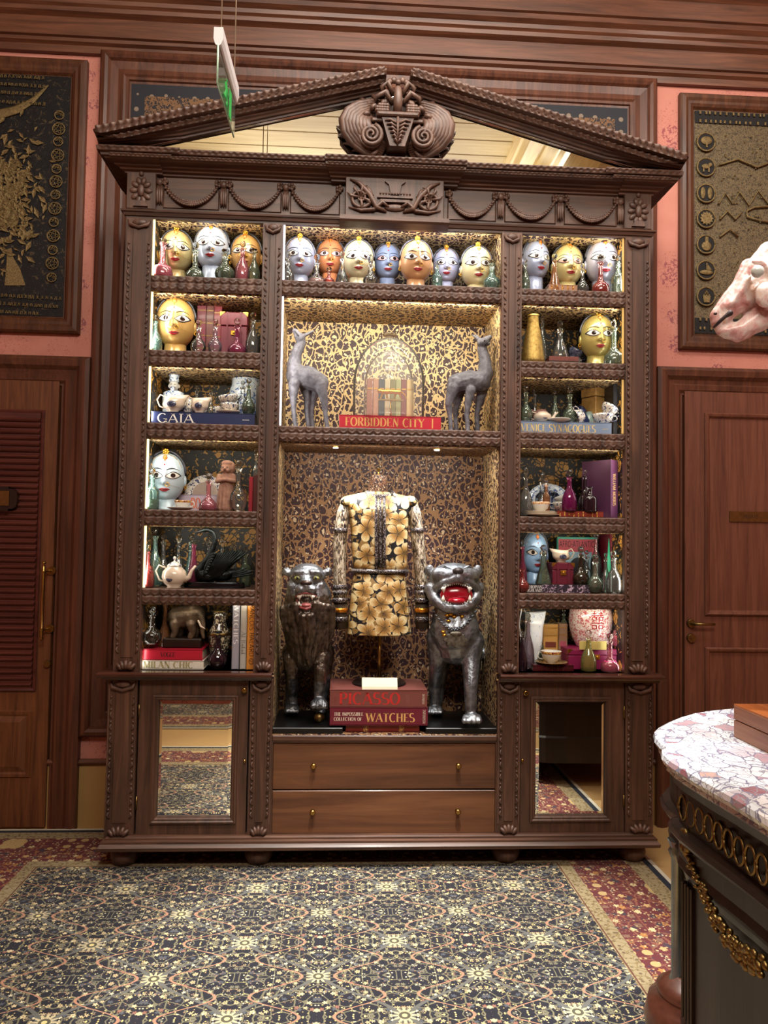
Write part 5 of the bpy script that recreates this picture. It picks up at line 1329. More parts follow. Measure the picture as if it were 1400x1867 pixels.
t, w, h = book_up(1118, 1140, 690, 794, .10, Z3, '1a181c', 'black book standing at right end of third right shelf', .2)

# ---- china
def put_xz(px, Y, zb): return (P(px, 1000, Y).x, Y, zb)
def handle(r, z0, z1, side, out, rad=.003):
    return [(side*r, 0, z1), (side*(r+out*.8), 0, z1+.002), (side*(r+out), 0, (z0+z1)/2), (side*(r+out*.6), 0, z0+.004), (side*r*.9, 0, z0)]
def cup(px, Y, zb, r, h, lab, mat, tilt=(0, 0, 0), side=1, name='teacup', band=None, group='china cups'):
    t = thing(name, lab, 'cup', put_xz(px, Y, zb), 0, group); t.rotation_euler = tilt
    MB().lathe([(r*.45, 0), (r*.48, .004), (r*.5, .008), (r*.8, h*.35), (r*.95, h*.75), (r, h), (r*.96, h), (r*.9, h*.72), (r*.7, h*.35), (.001, h*.16)], seg=28).build('cup_body', mat, t)
    MB().tube(handle(r*.9, h*.3, h*.85, side, r*.45), .0028, 7).build('handle', mat, t)
    if band: MB().lathe([(r*.80, h*.42), (r*.962, h*.78), (r*1.008, h*.99), (r*.99, h*1.0)], seg=28, cap0=False, cap1=False).build('gilt_band', band, t)
    return t
def saucer(px, Y, zb, r, lab, mat, h=.012, name='saucer', group='saucers'):
    t = thing(name, lab, 'saucer', put_xz(px, Y, zb), 0, group)
    MB().lathe([(r*.5, 0), (r*.52, .003), (r*.75, h*.4), (r, h), (r, h+.0015), (r*.7, h*.6), (.001, h*.35)], seg=32).build('plate', mat, t); return t
def pot(px, Y, zb, r, h, lab, mat, spout=1, name='teapot', lidded=True, medal=None, hs=1):
    t = thing(name, lab, name.replace('_', ' '), put_xz(px, Y, zb), 0)
    MB().lathe([(r*.55, 0), (r*.60, .004), (r*.5, .008), (r*.82, h*.22), (r, h*.5), (r*.93, h*.75), (r*.62, h*.93), (r*.55, h)], seg=28).build('body', mat, t)
    if lidded: MB().lathe([(r*.6, h*.95), (r*.58, h*1.03), (r*.3, h*1.16), (r*.08, h*1.2), (r*.06, h*1.26), (r*.15, h*1.33), (r*.12, h*1.4), (.001, h*1.44)], seg=22).build('lid', INKCH, t)
    MB().tube([(spout*r*.8, 0, h*.35), (spout*r*1.2, 0, h*.5), (spout*r*1.4, 0, h*.8), (spout*r*1.72, 0, h*1.02)], [r*.28, r*.2, r*.13, r*.1], 10).build('spout', mat, t)
    MB().tube([(-spout*r*.7, 0, h*.9), (-spout*r*1.25, 0, h*1.02), (-spout*r*1.5, 0, h*.75), (-spout*r*1.2, 0, h*.35), (-spout*r*.9, 0, h*.3)], [r*.08]*5, 8).build('handle', mat, t)
    if medal:
        MB().ell((medal*r*.35, -r*.86, h*.5), (r*.32, r*.08, h*.22), 16, 8, Matrix.Rotation(medal*.35, 3, 'Z')).build('printed_scene', INKD, t)
    return t
def jug(px, Y, zb, r, h, lab, mat, spout=-1, name='creamer', medal=True):
    t = thing(name, lab, 'jug', put_xz(px, Y, zb), 0, 'cream jugs')
    def ring(rr, z, ex=0): return [(rr*cos(a)+(spout*ex*max(0, cos(a)*spout)**2), rr*.85*sin(a), z+(abs(ex)*.35*max(0, cos(a)*spout)**2)) for a in [2*pi*j/28 for j in range(28)]]
    MB().loft([ring(r*.5, 0), ring(r*.55, .004), ring(r*.45, .009), ring(r*.85, h*.3), ring(r, h*.5), ring(r*.88, h*.72, r*.2), ring(r*.85, h, r*.55), ring(r*.81, h, r*.52), ring(r*.8, h*.7, r*.15), ring(r*.3, h*.3)]).build('body', mat, t)
    MB().tube([(-spout*r*.75, 0, h*.98), (-spout*r*1.2, 0, h*1.12), (-spout*r*1.5, 0, h*.8), (-spout*r*1.25, 0, h*.4), (-spout*r*.85, 0, h*.28)], [r*.07]*5, 8).build('handle', mat, t)
    if medal: MB().ell((0, -r*.82, h*.48), (r*.42, r*.08, h*.2), 16, 8).build('printed_scene', INKD, t)
    return t
ZG = Z3+(P(370, 752, .03).z-Z3)
jug(309, .07, ZG, .052, .078, 'cream jug with dark printed medallion at the left end of the navy book', CREAM, 1)
jug(357, .07, ZG, .042, .072, 'second cream jug with dark printed medallion, beside the stacked cups', CREAM, 1)
saucer(410, .09, ZG, .058, 'cream saucer under the two stacked cups on the navy book', CREAM, .016)
cup(412, .09, ZG+.009, .044, .046, 'lower of two stacked floral cups on the navy book', INKCH)
cup(411, .09, ZG+.05, .048, .044, 'upper tilted cup of the stack on the navy book', INKCH, (0, -.12, 0))
cup(392, .16, ZG, .03, .05, 'small dark-printed cup between the creamers and the stacked cups', INKCH)
t = thing('lidded_bowl', 'grey-white covered dish behind the two cream jugs', 'dish', put_xz(338, .19, Z3))
MB().lathe([(.05, 0), (.06, .03), (.085, .08), (.088, .10), (.06, .12), (.02, .132), (.012, .14), (.016, .15), (.001, .158)], seg=26).build('dish_body', INKCH, t)
t = thing('wide_bowl', 'blue and white bowl at the right of the third left shelf', 'bowl', put_xz(442, .26, Z3))
r = 30*S_(.26); hb = P(442, 690, .26).z-Z3
MB().lathe([(r*.4, 0), (r*.42, .01), (r*.9, hb*.45), (r*1.0, hb*.75), (r*.85, hb*.88), (r*.88, hb), (r*.8, hb), (r*.7, hb*.8), (.001, hb*.4)], seg=32).build('bowl_body', BLUEW, t)
# blue and white sage figure
def ptf(t, px, py, Y): return P(px, py, Y)-t.location
t = thing('porcelain_figure', 'blue and white bearded porcelain figure in a tall hat', 'figurine', put_xz(309, .20, Z3))
z_ = lambda py: P(309, py, .20).z-Z3
MB().lathe([(.045, 0), (.05, .02), (.055, z_(728)), (.05, z_(716)), (.018, z_(711))], seg=20, sy=.7).build('robe', BLUEW, t)
m = MB().ell((0, 0, z_(703)), (.024, .025, .028), 14, 10).ell((0, -.025, z_(704)), (.005, .006, .008), 8, 6)
for s in (-1, 1): m.ell((s*.024, 0, z_(704)), (.005, .006, .009), 8, 6)
m.build('head', WHITE, t)
MB().lathe([(.024, z_(697)), (.026, z_(694)), (.022, z_(690)), (.027, z_(684)), (.024, z_(681)), (.001, z_(680))], seg=16).build('hat', BLUEW, t)
MB().tube([(0, -.024, z_(708)), (0, -.033, z_(714)), (0, -.036, z_(724))], [.012, .011, .003], 8).build('beard', BLUEW, t)
for s in (-1, 1):
    MB().ell((s*.009, -.024, z_(702)), (.004, .002, .0015), 6, 4).build('eye', INKB, t)
# R3
ZV = P(1030, 769, .03).z
pot(985, .20, ZV, .045, .085, 'pink-brown glazed teapot at the back of the third right shelf', plain('a57a70', .2, coat=.5), 1, lidded=False)
t = pot(987, .09, ZV, .045, .055, 'low cream sugar bowl with dark medallion on the grey-blue book', CREAM, 1, 'sugar_bowl', False, .2)
saucer(1018, .05, ZV, .055, 'shallow white dish lying upside down on the grey-blue book', WHITE, .014)
cup(1063, .07, ZV+.040, .042, .044, 'white floral cup lying on its side on the grey-blue book', INKCH, (0, -1.9, 0))
cup(1098, .08, ZV, .054, .05, 'floral bowl-shaped cup at right end of the grey-blue book', INKCH)
cup(1104, .08, ZV+.052, .044, .044, 'tilted floral cup balanced in the bowl-shaped cup', INKCH, (0, .55, 0))
t = thing('wooden_box', 'pale gold wooden box behind the tilted cups, third right shelf', 'box', (P(1090, 720, .28).x, .28, Z3), .5)
hb = P(1090, 708, .28).z-Z3
MB().box(-.07, .07, -.05, .05, 0, hb*.8, .003).build('box_body', wood('pale_gold_wood', '8a6434', 'b98c4e', 'c9a468', 'x'), t); MB().box(-.072, .072, -.052, .052, hb*.81, hb, .003).build('lid', wood('pale_gold_wood2', '8a6434', 'b98c4e', 'c9a468', 'x'), t)
t = thing('covered_vase', 'dark blue porcelain jar between decanters, third right shelf', 'jar', put_xz(1056, .25, Z3))
MB().lathe([(.03, 0), (.05, .04), (.055, .10), (.035, .14), (.03, .145), (.034, .155), (.02, .175), (.001, .185)], seg=22).build('jar_body', ceramic('cobalt_china', '22305c', 'a8b4c8', 60, .35), t)
t = thing('stoneware_flask', 'pale grey-green rounded flask beside the gold wooden box', 'ornament', put_xz(1072, .24, Z3))
MB().lathe([(.02, 0), (.028, .01), (.03, .10), (.028, .13), (.016, .148), (.001, .152)], seg=20).build('flask', plain('93a79f', .3, coat=.3), t)
# plates
def plate(px, py, hw, hh, Y, lab, mat, inner, zb):
    q = P(px, py, Y); rx, rz = hw*S_(Y), hh*S_(Y)
    t = thing('oval_platter', lab, 'plate', (q.x, Y, zb)); lean = .22
    zc = rz
    def ring(k, d): return [(rx*k*cos(a), (rz*k*sin(a)+rz)*lean+d-.02, zc+rz*k*sin(a)) for a in [2*pi*j/36 for j in range(36)]]
    MB().loft([ring(.02, .012), ring(.62, .012), ring(.72, .004), ring(1, 0), ring(1, .005), ring(.7, .012), ring(.02, .018)]).build('rim', mat, t)
    MB().loft([ring(.02, .0105), ring(.64, .0105)]).build('well', inner, t); return t
plate(374, 874, 36, 34, .26, 'oval ink-printed platter leaning at the back of the fourth left shelf', INKCH, plain('bfa99a', .2, coat=.5, var=.04), Z4)
plate(1001, 884, 40, 33, .27, 'blue-rimmed oval platter leaning behind the clear cut decanter', BLUEW, ceramic('blue_scene', '9aa4b4', '2c3866', 28, .5), Z4)
saucer(327, .07, Z4, .062, 'gilt-edged saucer under the gold-banded cup, fourth left shelf', WHITE, .014)
cup(331, .07, Z4+.006, .040, .042, 'white cup with wide gold band before the lilac book', WHITE, band=GILT, side=1)
for i in range(3): saucer(986-2*i, .06, Z4+.007*i, .088-.004*i, ['bottom', 'middle', 'top'][i]+' saucer of the three stacked at left of the fourth right shelf', plain('cdbfa8', .25, coat=.4), .012)
cup(984, .06, Z4+.022, .047, .052, 'gilt and orange patterned cup on the stack of saucers', WHITE, band=ceramic('gilt_sprigs', 'd9c39a', 'c9762c', 110, .5), side=-1)
cup(1024, .15, Z4+.03, .048, .05, 'white ink-flowered cup behind the magenta decanter', INKCH, side=-1)
cup(1030, .17, Z4+.08, .046, .04, 'upper white cup leaning on the ink-flowered cup', WHITE, (0, -.35, 0))
# L5 teapot
pot(319, .06, Z5, .058, .105, 'white teapot with blue printed scene beside the black swan', CREAM, 1, medal=-.6)
# R5 creamer on trunk
jug(1023, .12, ZTR, .043, .062, 'grey-printed cream jug standing on the maroon trunk box', CREAM, -1)
# R2
q = P(972, 575, .07); t = thing('brass_vase', 'tall conical brushed brass vase at left of second right shelf', 'vase', (q.x, .07, Z2)); hv = q.z-Z2; r = 22*S_(.07)
MB().lathe([(r*.85, 0), (r*.98, .006), (r, .02), (r*.97, hv*.12), (r*.8, hv*.45), (r*.5, hv*.80), (r*.46, hv*.97), (r*.52, hv), (r*.48, hv), (r*.44, hv*.9)], seg=32).build('vase_body', bronze('brushed_brass', '7d6430', 'b99c58', 60, .3, .8), t)
cup(1038, .2, Z2+.02, .043, .05, 'floral cup at the back of second right shelf', INKCH)
saucer(1040, .2, Z2+.005, .06, 'cream saucer under the cups at the back of second right shelf', CREAM, .014)
cup(1042, .2, Z2+.072, .042, .042, 'tilted cup stacked on the floral cup, second right shelf', INKD, (0, .5, 0))
# L4 carved stone figure
t = thing('stone_figurine', 'carved pink stone figure of a standing child in a pleated skirt', 'figurine', put_xz(410, .10, Z4))
Zf = lambda py: P(410, py, .10).z-Z4
m = MB(); m.lathe([(.045, 0), (.047, .01), (.036, Zf(885)), (.03, Zf(882))], seg=20, sy=.8)
for i in range(14):
    a = 2*pi*i/14; cap(m, (.044*cos(a), .036*sin(a), .012), (.033*cos(a), .027*sin(a), Zf(886)), .006, .004, 6)
cap(m, (0, 0, Zf(884)), (0, 0, Zf(872)), .03, .032)
for s in (-1, 1): chain(m, [(s*.034, 0, Zf(868)), (s*.042, -.01, Zf(878)), (s*.006, -.036, Zf(876))], [.013, .012, .009])
m.ell((-.002, -.006, Zf(855)), (.026, .027, .030)).ell((-.006, -.034, Zf(856)), (.006, .008, .008)).ell((.018, .012, Zf(853)), (.022, .026, .034)).ell((0, .0, Zf(845)), (.028, .028, .016))
m.ell((-.014, -.026, Zf(859)), (.01, .008, .008)).ell((.008, -.028, Zf(859)), (.01, .008, .008))
fuse('figure', m, TERRA, t, None, .0028, 2)
for s in (-1, 1): MB().ell((-.004+s*.010, -.0305, Zf(853)), (.004, .003, .002), 6, 4).build('eye', INKB, t)
# R6
q = P(1078, 1106, .2); t = thing('ginger_jar', 'large rounded pink-patterned jar with red double-happiness emblem', 'jar', (q.x, .21, ZPT)); r = 40*S_(.21)
hj = .235
JP = [(r*.62, 0), (r*.68, .006), (r*.85, hj*.2), (r*.97, hj*.42), (r, hj*.60), (r*.95, hj*.78), (r*.80, hj*.91), (r*.5, hj)]
MB().lathe(JP, seg=36).build('jar_body', REDCH, t)
em = MB(); cx_, cz_ = 0.0, hj*.56
def bar(x0, z0, x1, z1, wd=.0042):
    def sp(x, z):
        rr = next((a[0]+(b[0]-a[0])*(z-a[1])/(b[1]-a[1]) for a, b in zip(JP, JP[1:]) if a[1] <= z <= b[1]), r)
        return (x, -sqrt(max(0, rr*rr-x*x))-.0006, z)
    em.tube([sp(x0, z0), sp((x0+x1)/2, (z0+z1)/2), sp(x1, z1)], wd/2, 5)
for s in (-1, 1):
    xo = s*.016
    bar(xo, cz_+.052, xo, cz_+.026); bar(xo-.009, cz_+.043, xo+.009, cz_+.043)
    for (zz, hh) in ((cz_+.012, .014), (cz_-.03, .016)):
        for (a, b, c_, d_) in ((xo-.010, zz, xo+.010, zz), (xo-.010, zz+hh, xo+.010, zz+hh), (xo-.010, zz, xo-.010, zz+hh), (xo+.010, zz, xo+.010, zz+hh)): bar(a, b, c_, d_)
bar(-.030, cz_+.034, .030, cz_+.034); bar(-.032, cz_-.003, .032, cz_-.003)
for s in (-1, 1): bar(s*.02, cz_+.004, s*.014, cz_-.003)
em.build('emblem', plain('b3201c', .4), t)
t = thing('paper_label', 'pale yellow printed label leaning against the patterned jar', 'label', put_xz(1082, .085, ZPT))
MB().box(-.068, .068, .0, .003, 0, .042, .001).build('card', plain('c9b86a', .6, var=.03), t)
for i in range(3): letters('-_--_-__-_--', .004, .09, .1, .1, False).build('lettering', flatmat('8a7a48'), t, (-.05, -.0008, .012+.009*i))
t = jug(973, .17, ZB+.0, .047, P(973, 1117, .17).z-ZB, 'tall white jug with blue rim at back of bottom right shelf', ceramic('blue_rim_china', 'dde2e8', '6a86b5', 60, .36), 1, 'tall_jug', False)
saucer(1006, .09, ZRB, .078, 'gold-rimmed saucer on the dark red leather book', plain('b99a6a', .25, .3, coat=.4), .012)
cup(1006, .09, ZRB+.006, .050, .058, 'white teacup with red and gilt band on the dark red leather book', WHITE, band=GILT, side=-1)
# L6 vase
q = P(401, 1114, .10); t = thing('hexagonal_vase', 'dark angular vase with cream scroll pattern at bottom left', 'vase', (q.x, .10, ZB)); hv = q.z-ZB; r = 21*S_(.10)
MB().lathe([(r*.5, 0), (r*.55, .006), (r, hv*.58), (r*.97, hv*.62), (r*.55, hv*.78), (r*.52, hv*.84), (r*.68, hv), (r*.6, hv)], seg=6).build('vase_body', CLOIS, t)
MB().lathe([(r*1.01, hv*.575), (r*1.03, hv*.6), (r*1.0, hv*.625)], seg=6).lathe([(r*.69, hv*.985), (r*.71, hv), (r*.66, hv*1.004)], seg=6).build('rim', OLDBRASS, t)

# ================================================================ STATUES, DRESS FORM, DOME
class PT:
    """prims given as measured points (px, py, depth, radius in px) relative to a thing"""
    def __init__(s, t): s.t = t; s.m = MB(); s.k = 1.0
    def v(s, px, py, Y): return P(px, py, Y)-Vector(s.t.location)
    def g(s, px, Y, z): q = P(px, 1000, Y); return Vector((q.x, Y, z))-Vector(s.t.location)
    def c(s, *pts, seg=12):
        vs = [(s.v(p[0], p[1], p[2]) if not isinstance(p[1], str) else s.g(p[0], p[2], float(p[1]))) for p in pts]
        rs_ = [p[3]*S_(p[2]) for p in pts]; chain(s.m, vs, [q*s.k for q in rs_], seg); return s
    def e(s, px, py, Y, rx, rz, ry=None, rot=None):
        k = S_(Y); s.m.ell(s.v(px, py, Y), (rx*k, (ry or rx)*k, rz*k), 16, 10, rot); return s
def at_(name, px, Y, z, lab, cat, group=None):
    q = P(px, 1000, Y); return thing(name, lab, cat, (q.x, Y, z), 0, group)
# llamas
def llama(sx, lab, head, snout, ears, neck, body, legs, Y):
    t = at_('llama_statue', sx, Y, Z3, lab, 'statue', 'grey llama statues either side of the dome'); p = PT(t); p.k = 1.12
    zg = '%.4f' % (Z3+.006)
    p.c(*[(x, y, Y-.01, r) for x, y, r in neck]); p.c(*[(x, y, Y, r) for x, y, r in body])
    p.e(head[0], head[1], Y-.02, 10, 9); p.c((head[0], head[1], Y-.02, 8), (snout[0], snout[1], Y-.04, 4.2)); p.c((head[0], head[1]+4, Y-.02, 5), (snout[0]+(2 if snout[0] < head[0] else -2), snout[1]+11, Y-.035, 3.2))
    for i, e in enumerate(ears): p.c((head[0]+(e[0]-head[0])*.4, head[1]+(e[1]-head[1])*.4, Y-.01+.02*i, 3.2), (e[0], e[1], Y-.01+.03*i, 1.6))
    for (pts, dy) in legs:
        L = [(x, y, Y+dy, r) for x, y, r in pts]; p.c(*L); x, y, r = pts[-1]
        p.c((x, y, Y+dy, r), (x, zg, Y+dy, r*.95)); p.m.ell(p.g(x-1.5, Y+dy-.006, Z3+.008), (.013, .018, .009))
    o_ = fuse('body', p.m, GREYSTONE, t, None, .004, 3, .0035, .012)
    return t, p
t, p = llama(560, 'grey llama statue with raised head looking up to the left, left of the glass dome', (547, 616), (537, 603), ((572, 603), (566, 606)), ((549, 625, 8.5), (540, 645, 9.5), (536, 666, 12), (541, 684, 16)),
      ((541, 686, 18), (562, 688, 19), (582, 698, 16)), (([(536, 700, 10), (535, 722, 6.5), (535, 748, 4.2)], -.035), ([(556, 702, 10), (560, 726, 6), (559, 750, 4.2)], .03), ([(585, 702, 11), (591, 730, 6.5), (593, 752, 4)], -.02), ([(576, 706, 10), (570, 732, 6), (567, 752, 4)], .05)), .15)
for (x, y) in ((544, 612),): MB().ell(p.v(x, y, .105), (.005, .004, .005), 8, 6).build('eye', INKB, t)
MB().tube([p.v(538, 604, .098), p.v(541, 609, .10), p.v(546, 616, .11)], .0025, 6).build('mouth_line', INKB, t)
t, p = llama(858, 'grey llama statue with raised head looking up to the right, right of the glass dome', (879, 625), (893, 615), ((862, 611), (867, 610)), ((879, 636, 8.5), (884, 656, 10), (885, 680, 13.5), (876, 696, 16)),
      ((876, 698, 17), (856, 694, 17.5), (833, 700, 17)), (([(858, 712, 9), (853, 738, 5.8), (851, 756, 4.2)], -.035), ([(880, 708, 10), (873, 736, 6), (869, 756, 4.2)], .03), ([(826, 708, 11), (818, 736, 6.5), (820, 758, 4)], -.02), ([(838, 712, 10), (832, 738, 6), (830, 758, 4)], .05)), .15)
MB().ell(p.v(883, 621, .105), (.005, .004, .005), 8, 6).build('eye', INKB, t)
MB().tube([p.v(893, 618, .10), p.v(889, 624, .10), p.v(884, 630, .11)], .0025, 6).build('mouth_line', INKB, t)

TOOTH = plain('e3ddcf', .3, coat=.4, var=.03)
def teeth(p, pts, Y, size, up):
    m = MB()
    for (x, y, k) in pts:
        q = p.v(x, y, Y); k_ = size*k
        m.lathe([(k_*.5, 0), (k_*.42, k_*.7*up), (k_*.08, k_*1.5*up)], (q.x, q.y, q.z), 8)
    return m
# ---- lion
ZSL = ZC+.030
t = thing('lion_statue', 'dark bronze lion statue with shaggy mane and open pink mouth, on a black slab', 'statue', (P(562, 1000, .22).x, .22, ZC)); p = PT(t)
a, b = P(497, 1335, .012), P(625, 1332, .012)
MB().box(-.005-(P(562, 1000, .22).x-a.x)+.002, b.x-P(562, 1000, .22).x, -.208, .17, 0, .028, .003).build('slab', BLACK, t)
p.e(560, 1050, .14, 33, 23, 34); p.e(560, 1040, .16, 26, 13, 26)
p.c((558, 1058, .08, 15), (558, 1068, .045, 12)); p.e(549, 1074, .045, 11, 9, 12); p.e(567, 1074, .045, 11, 9, 12)
p.c((535, 1068, .11, 12), (540, 1090, .09, 7), (547, 1108, .06, 5.5), (558, 1114, .045, 7), (569, 1108, .06, 5.5), (576, 1090, .09, 7), (581, 1068, .11, 12))
p.e(557, 1118, .055, 10, 6, 10)
p.e(558, 1100, .13, 30, 30, 20)
for s in (-1, 1):
    p.c((560+s*25, 1046, .13, 7), (560+s*37, 1044, .12, 6)); p.e(560+s*38, 1042, .12, 8, 8, 4)
    p.c((560+s*7, 1043, .065, 5), (560+s*20, 1044, .07, 5), (560+s*26, 1052, .09, 5))
p.c((562, 1090, .16, 42), (562, 1150, .15, 45), (560, 1190, .17, 34)); p.c((562, 1120, .18, 40), (562, 1150, .30, 38))
rnd = random.Random(11)
for i in range(15):
    x = 516+i*6.6; y0 = 1098+abs(x-562)*.25
    if 545 < x < 575: y0 = 1124
    yy = y0; pts = []
    amp = rnd.uniform(2, 4); ph = rnd.uniform(0, 6)
    off = .012+.0016*abs(x-562)
    for j in range(7):
        f = j/6; pts.append((x+amp*sin(ph+j*1.1)+(562-x)*.25*f, y0+(1215-y0)*f-(abs(x-562)*.5)*f, off+.05*f*f, 5.4*(1-.55*f)+1))
    p.c(*pts, seg=8)
yl = PZ(533, 1306, ZSL).y; yr = PZ(582, 1318, ZSL).y
p.c((532, 1200, .16, 17), (532, 1231, .15, 10), (534, 1266, yl+.02, 8), (534, 1286, yl+.015, 8))
p.c((585, 1200, .13, 19), (585, 1222, .10, 13), (582, 1262, yr+.03, 10), (582, 1280, yr+.02, 10))
for (x, y, Y, r) in ((533, 1294, yl, 13), (582, 1285, yr, 16)):
    p.e(x, y-2, Y, r*.9, r*.7, r*1.1)
    for k_ in (-1.5, -.5, .5, 1.5): p.c((x+k_*r*.45, y-4, Y-.01, r*.30), (x+k_*r*.48, y+3, Y-.035, r*.32))
for s in (-1, 1): p.c((562+s*26, 1190, .32, 22), (562+s*28, 1250, .33, 12)); p.c((562+s*28, 1250, .33, 12), (562+s*28, '%.3f' % (ZSL+.02), .32, 9)); p.m.ell(p.g(562+s*28, .29, ZSL+.015), (.03, .05, .022))
fuse('body', p.m, LIONM, t, None, .0042, 2, .005, .018)
p2 = PT(t); p2.e(558, 1095, .075, 20, 13, 9)
p2.m.build('mouth_hollow', plain('5c1c1c', .35, coat=.3), t)
PT_ = PT(t); PT_.e(558, 1103, .052, 10, 5, 12); PT_.m.build('tongue', plain('a85a58', .3, coat=.4), t)
m = PT(t); m.c((541, 1090, .070, 2.5), (545, 1106, .045, 2.8), (558, 1110, .030, 3), (571, 1106, .045, 2.8), (575, 1090, .070, 2.5)); m.c((540, 1088, .065, 2), (549, 1082, .035, 2.2), (558, 1081, .030, 2), (567, 1082, .035, 2.2), (576, 1088, .065, 2)); m.m.build('gums', plain('9c4f4c', .3, coat=.4), t)
teeth(p, [(543+i*3.3, 1086-2.6*sin(pi*i/9), 1.9 if i in (1, 8) else 1) for i in range(10)], .036, .0085, -1).build('upper_teeth', TOOTH, t)
teeth(p, [(545+i*3.7, 1104+2.5*sin(pi*i/7), 1.8 if i in (0, 7) else .9) for i in range(8)], .036, .0075, 1).build('lower_teeth', TOOTH, t)
q = PT(t); q.e(558, 1063, .028, 11, 5.5, 7); q.m.build('nose', plain('3f302b', .3, .5), t)
for s in (-1, 1):
    q = PT(t); q.e(559+s*17, 1054, .062, 6, 3.8, 4); q.m.build('eye', plain('8a8a4a', .2, coat=.7), t); q = PT(t); q.e(559+s*17, 1054, .052, 2.2, 2.6, 2); q.m.build('pupil', INKB, t)
q = PT(t); q.e(582, 1308, yr, 10, 9.5, 10); q.m.build('ball', OLDBRASS, t)
# ---- tiger
t = thing('tiger_statue', 'silvery metal tiger statue with wide red mouth and chain collar on a black slab', 'statue', (P(830, 1000, .22).x, .22, ZC)); p = PT(t)
MB().box(P(776, 1335, .012).x-t.location.x, P(906, 1335, .012).x-t.location.x, -.208, .17, 0, .028, .003).build('slab', BLACK, t)
p.e(828, 1054, .15, 47, 28, 36); p.e(829, 1045, .14, 38, 18, 32)
p.c((800, 1048, .10, 15), (820, 1050, .06, 13), (835, 1047, .035, 10), (850, 1049, .06, 13), (862, 1048, .10, 13))
p.c((797, 1072, .10, 9), (812, 1062, .05, 8), (834, 1054, .02, 8), (854, 1062, .05, 8), (867, 1072, .10, 8))
p.c((786, 1074, .13, 13), (793, 1094, .10, 11), (811, 1107, .06, 10), (830, 1110, .04, 10), (849, 1107, .06, 10), (865, 1092, .10, 11), (872, 1072, .13, 12)); p.e(795, 1075, .13, 14, 22); p.e(865, 1073, .13, 13, 22)
p.e(830, 1092, .17, 45, 28, 26)
for s in (-1, 1): p.e(827+s*44, 1040, .15, 9, 11, 5)
p.c((829, 1110, .18, 38), (829, 1150, .15, 46), (832, 1175, .16, 38)); p.c((830, 1130, .18, 40), (832, 1165, .32, 40))
yl = PZ(793, 1307, ZSL).y; yr = PZ(860, 1325, ZSL).y
p.c((858, 1170, .14, 26), (858, 1204, .11, 17), (858, 1250, yr+.03, 13), (858, 1296, yr+.02, 10.5))
p.c((800, 1165, .18, 24), (797, 1205, .18, 15), (792, 1250, yl+.02, 11), (793, 1288, yl+.02, 10))
for (x, y, Y, r) in ((860, 1312, yr, 18), (793, 1296, yl, 14)):
    p.e(x, y-3, Y+.005, r*.85, r*.6, r)
    for k_ in (-1.5, -.5, .5, 1.5): p.c((x+k_*r*.45, y-5, Y-.01, r*.28), (x+k_*r*.5, y+3, Y-.035, r*.30))
for s in (-1, 1): p.c((830+s*28, 1190, .33, 22), (830+s*30, 1250, .34, 12)); p.c((830+s*30, 1250, .34, 12), (830+s*30, '%.3f' % (ZSL+.02), .33, 9)); p.m.ell(p.g(830+s*30, .30, ZSL+.015), (.03, .05, .022))
p.c((870, 1200, .36, 10), (892, 1180, .36, 8), (899, 1130, .34, 8), (895, 1095, .32, 6))
fuse('body', p.m, SILVERED, t, None, .0042, 4, .0035, .014)
q = PT(t); q.e(832, 1085, .070, 31, 20, 14); q.m.build('mouth_hollow', plain('9c0f22', .18, coat=.8), t)
q = PT(t); q.e(832, 1095, .048, 17, 7, 12); q.m.build('tongue', plain('b3142c', .12, coat=.9), t)
teeth(p, [(805+i*3.9, 1072-9.5*sin(pi*i/14), 2.6 if i in (1, 13) else 1) for i in range(15)], .030, .0075, -1).build('upper_teeth', TOOTH, t)
teeth(p, [(808+i*4.4, 1096+8*sin(pi*i/11), 2.6 if i in (0, 11) else .8) for i in range(12)], .034, .0075, 1).build('lower_teeth', TOOTH, t)
q = PT(t); q.e(835, 1041, .022, 10.5, 7, 8); q.m.build('nose', plain('4a4545', .35, .6), t)
for s in (-1, 1):
    q = PT(t); q.c((833+s*13, 1036, .075, 1.4), (833+s*21, 1032, .078, 1.8), (833+s*30, 1037, .10, 1.2)); q.c((833+s*14, 1038, .072, 1), (833+s*22, 1040, .078, 1.2), (833+s*29, 1038, .10, 1)); q.m.build('eyelid', SILVERED, t)
    q = PT(t); q.e(833+s*21, 1037, .078, 5.5, 2.8, 3); q.m.build('eye', plain('6a7078', .2, .6), t); q = PT(t); q.e(833+s*21, 1037, .070, 2, 2, 1.5); q.m.build('pupil', INKB, t)
m = MB(); N_ = 34
for i in range(N_+1):
    f = i/N_; x = 789+(873-789)*f; y = 1112+40*sin(pi*f)**.9-8*f; Y = .115-.108*sin(pi*f)
    c = p.v(x, y, Y); m.ell((c.x, c.y, c.z+(.003 if i % 2 else -.003)), (.007, .007, .0055), 8, 6)
m.build('collar_chain', plain('70757c', .3, .9), t)
m = MB(); c = p.v(831, 1167, .004)
m.loft([[(c.x+(.055+.006*cos(8*a))*cos(a), c.y+.012, c.z+(.034+.005*cos(8*a))*sin(a)) for a in [2*pi*j/48 for j in range(48)]], [(c.x+(.050+.006*cos(8*a))*cos(a), c.y-.004, c.z+(.030+.005*cos(8*a))*sin(a)) for a in [2*pi*j/48 for j in range(48)]]])
m.ell((c.x, c.y-.003, c.z+.03), (.03, .008, .012)); m.build('collar_plaque', bronze('plaque_metal', '4a4438', '8a8478', 60, .3), t)
m = MB()
for (x, y) in ((815, 1122), (822, 1120), (828, 1124), (818, 1132), (808, 1152), (810, 1158), (842, 1124)): m.ell(p.v(x, y, (.052 if y < 1140 else .028)), (.012, .012, .008), 8, 6)
m.build('gilt_patch', GOLD, t)

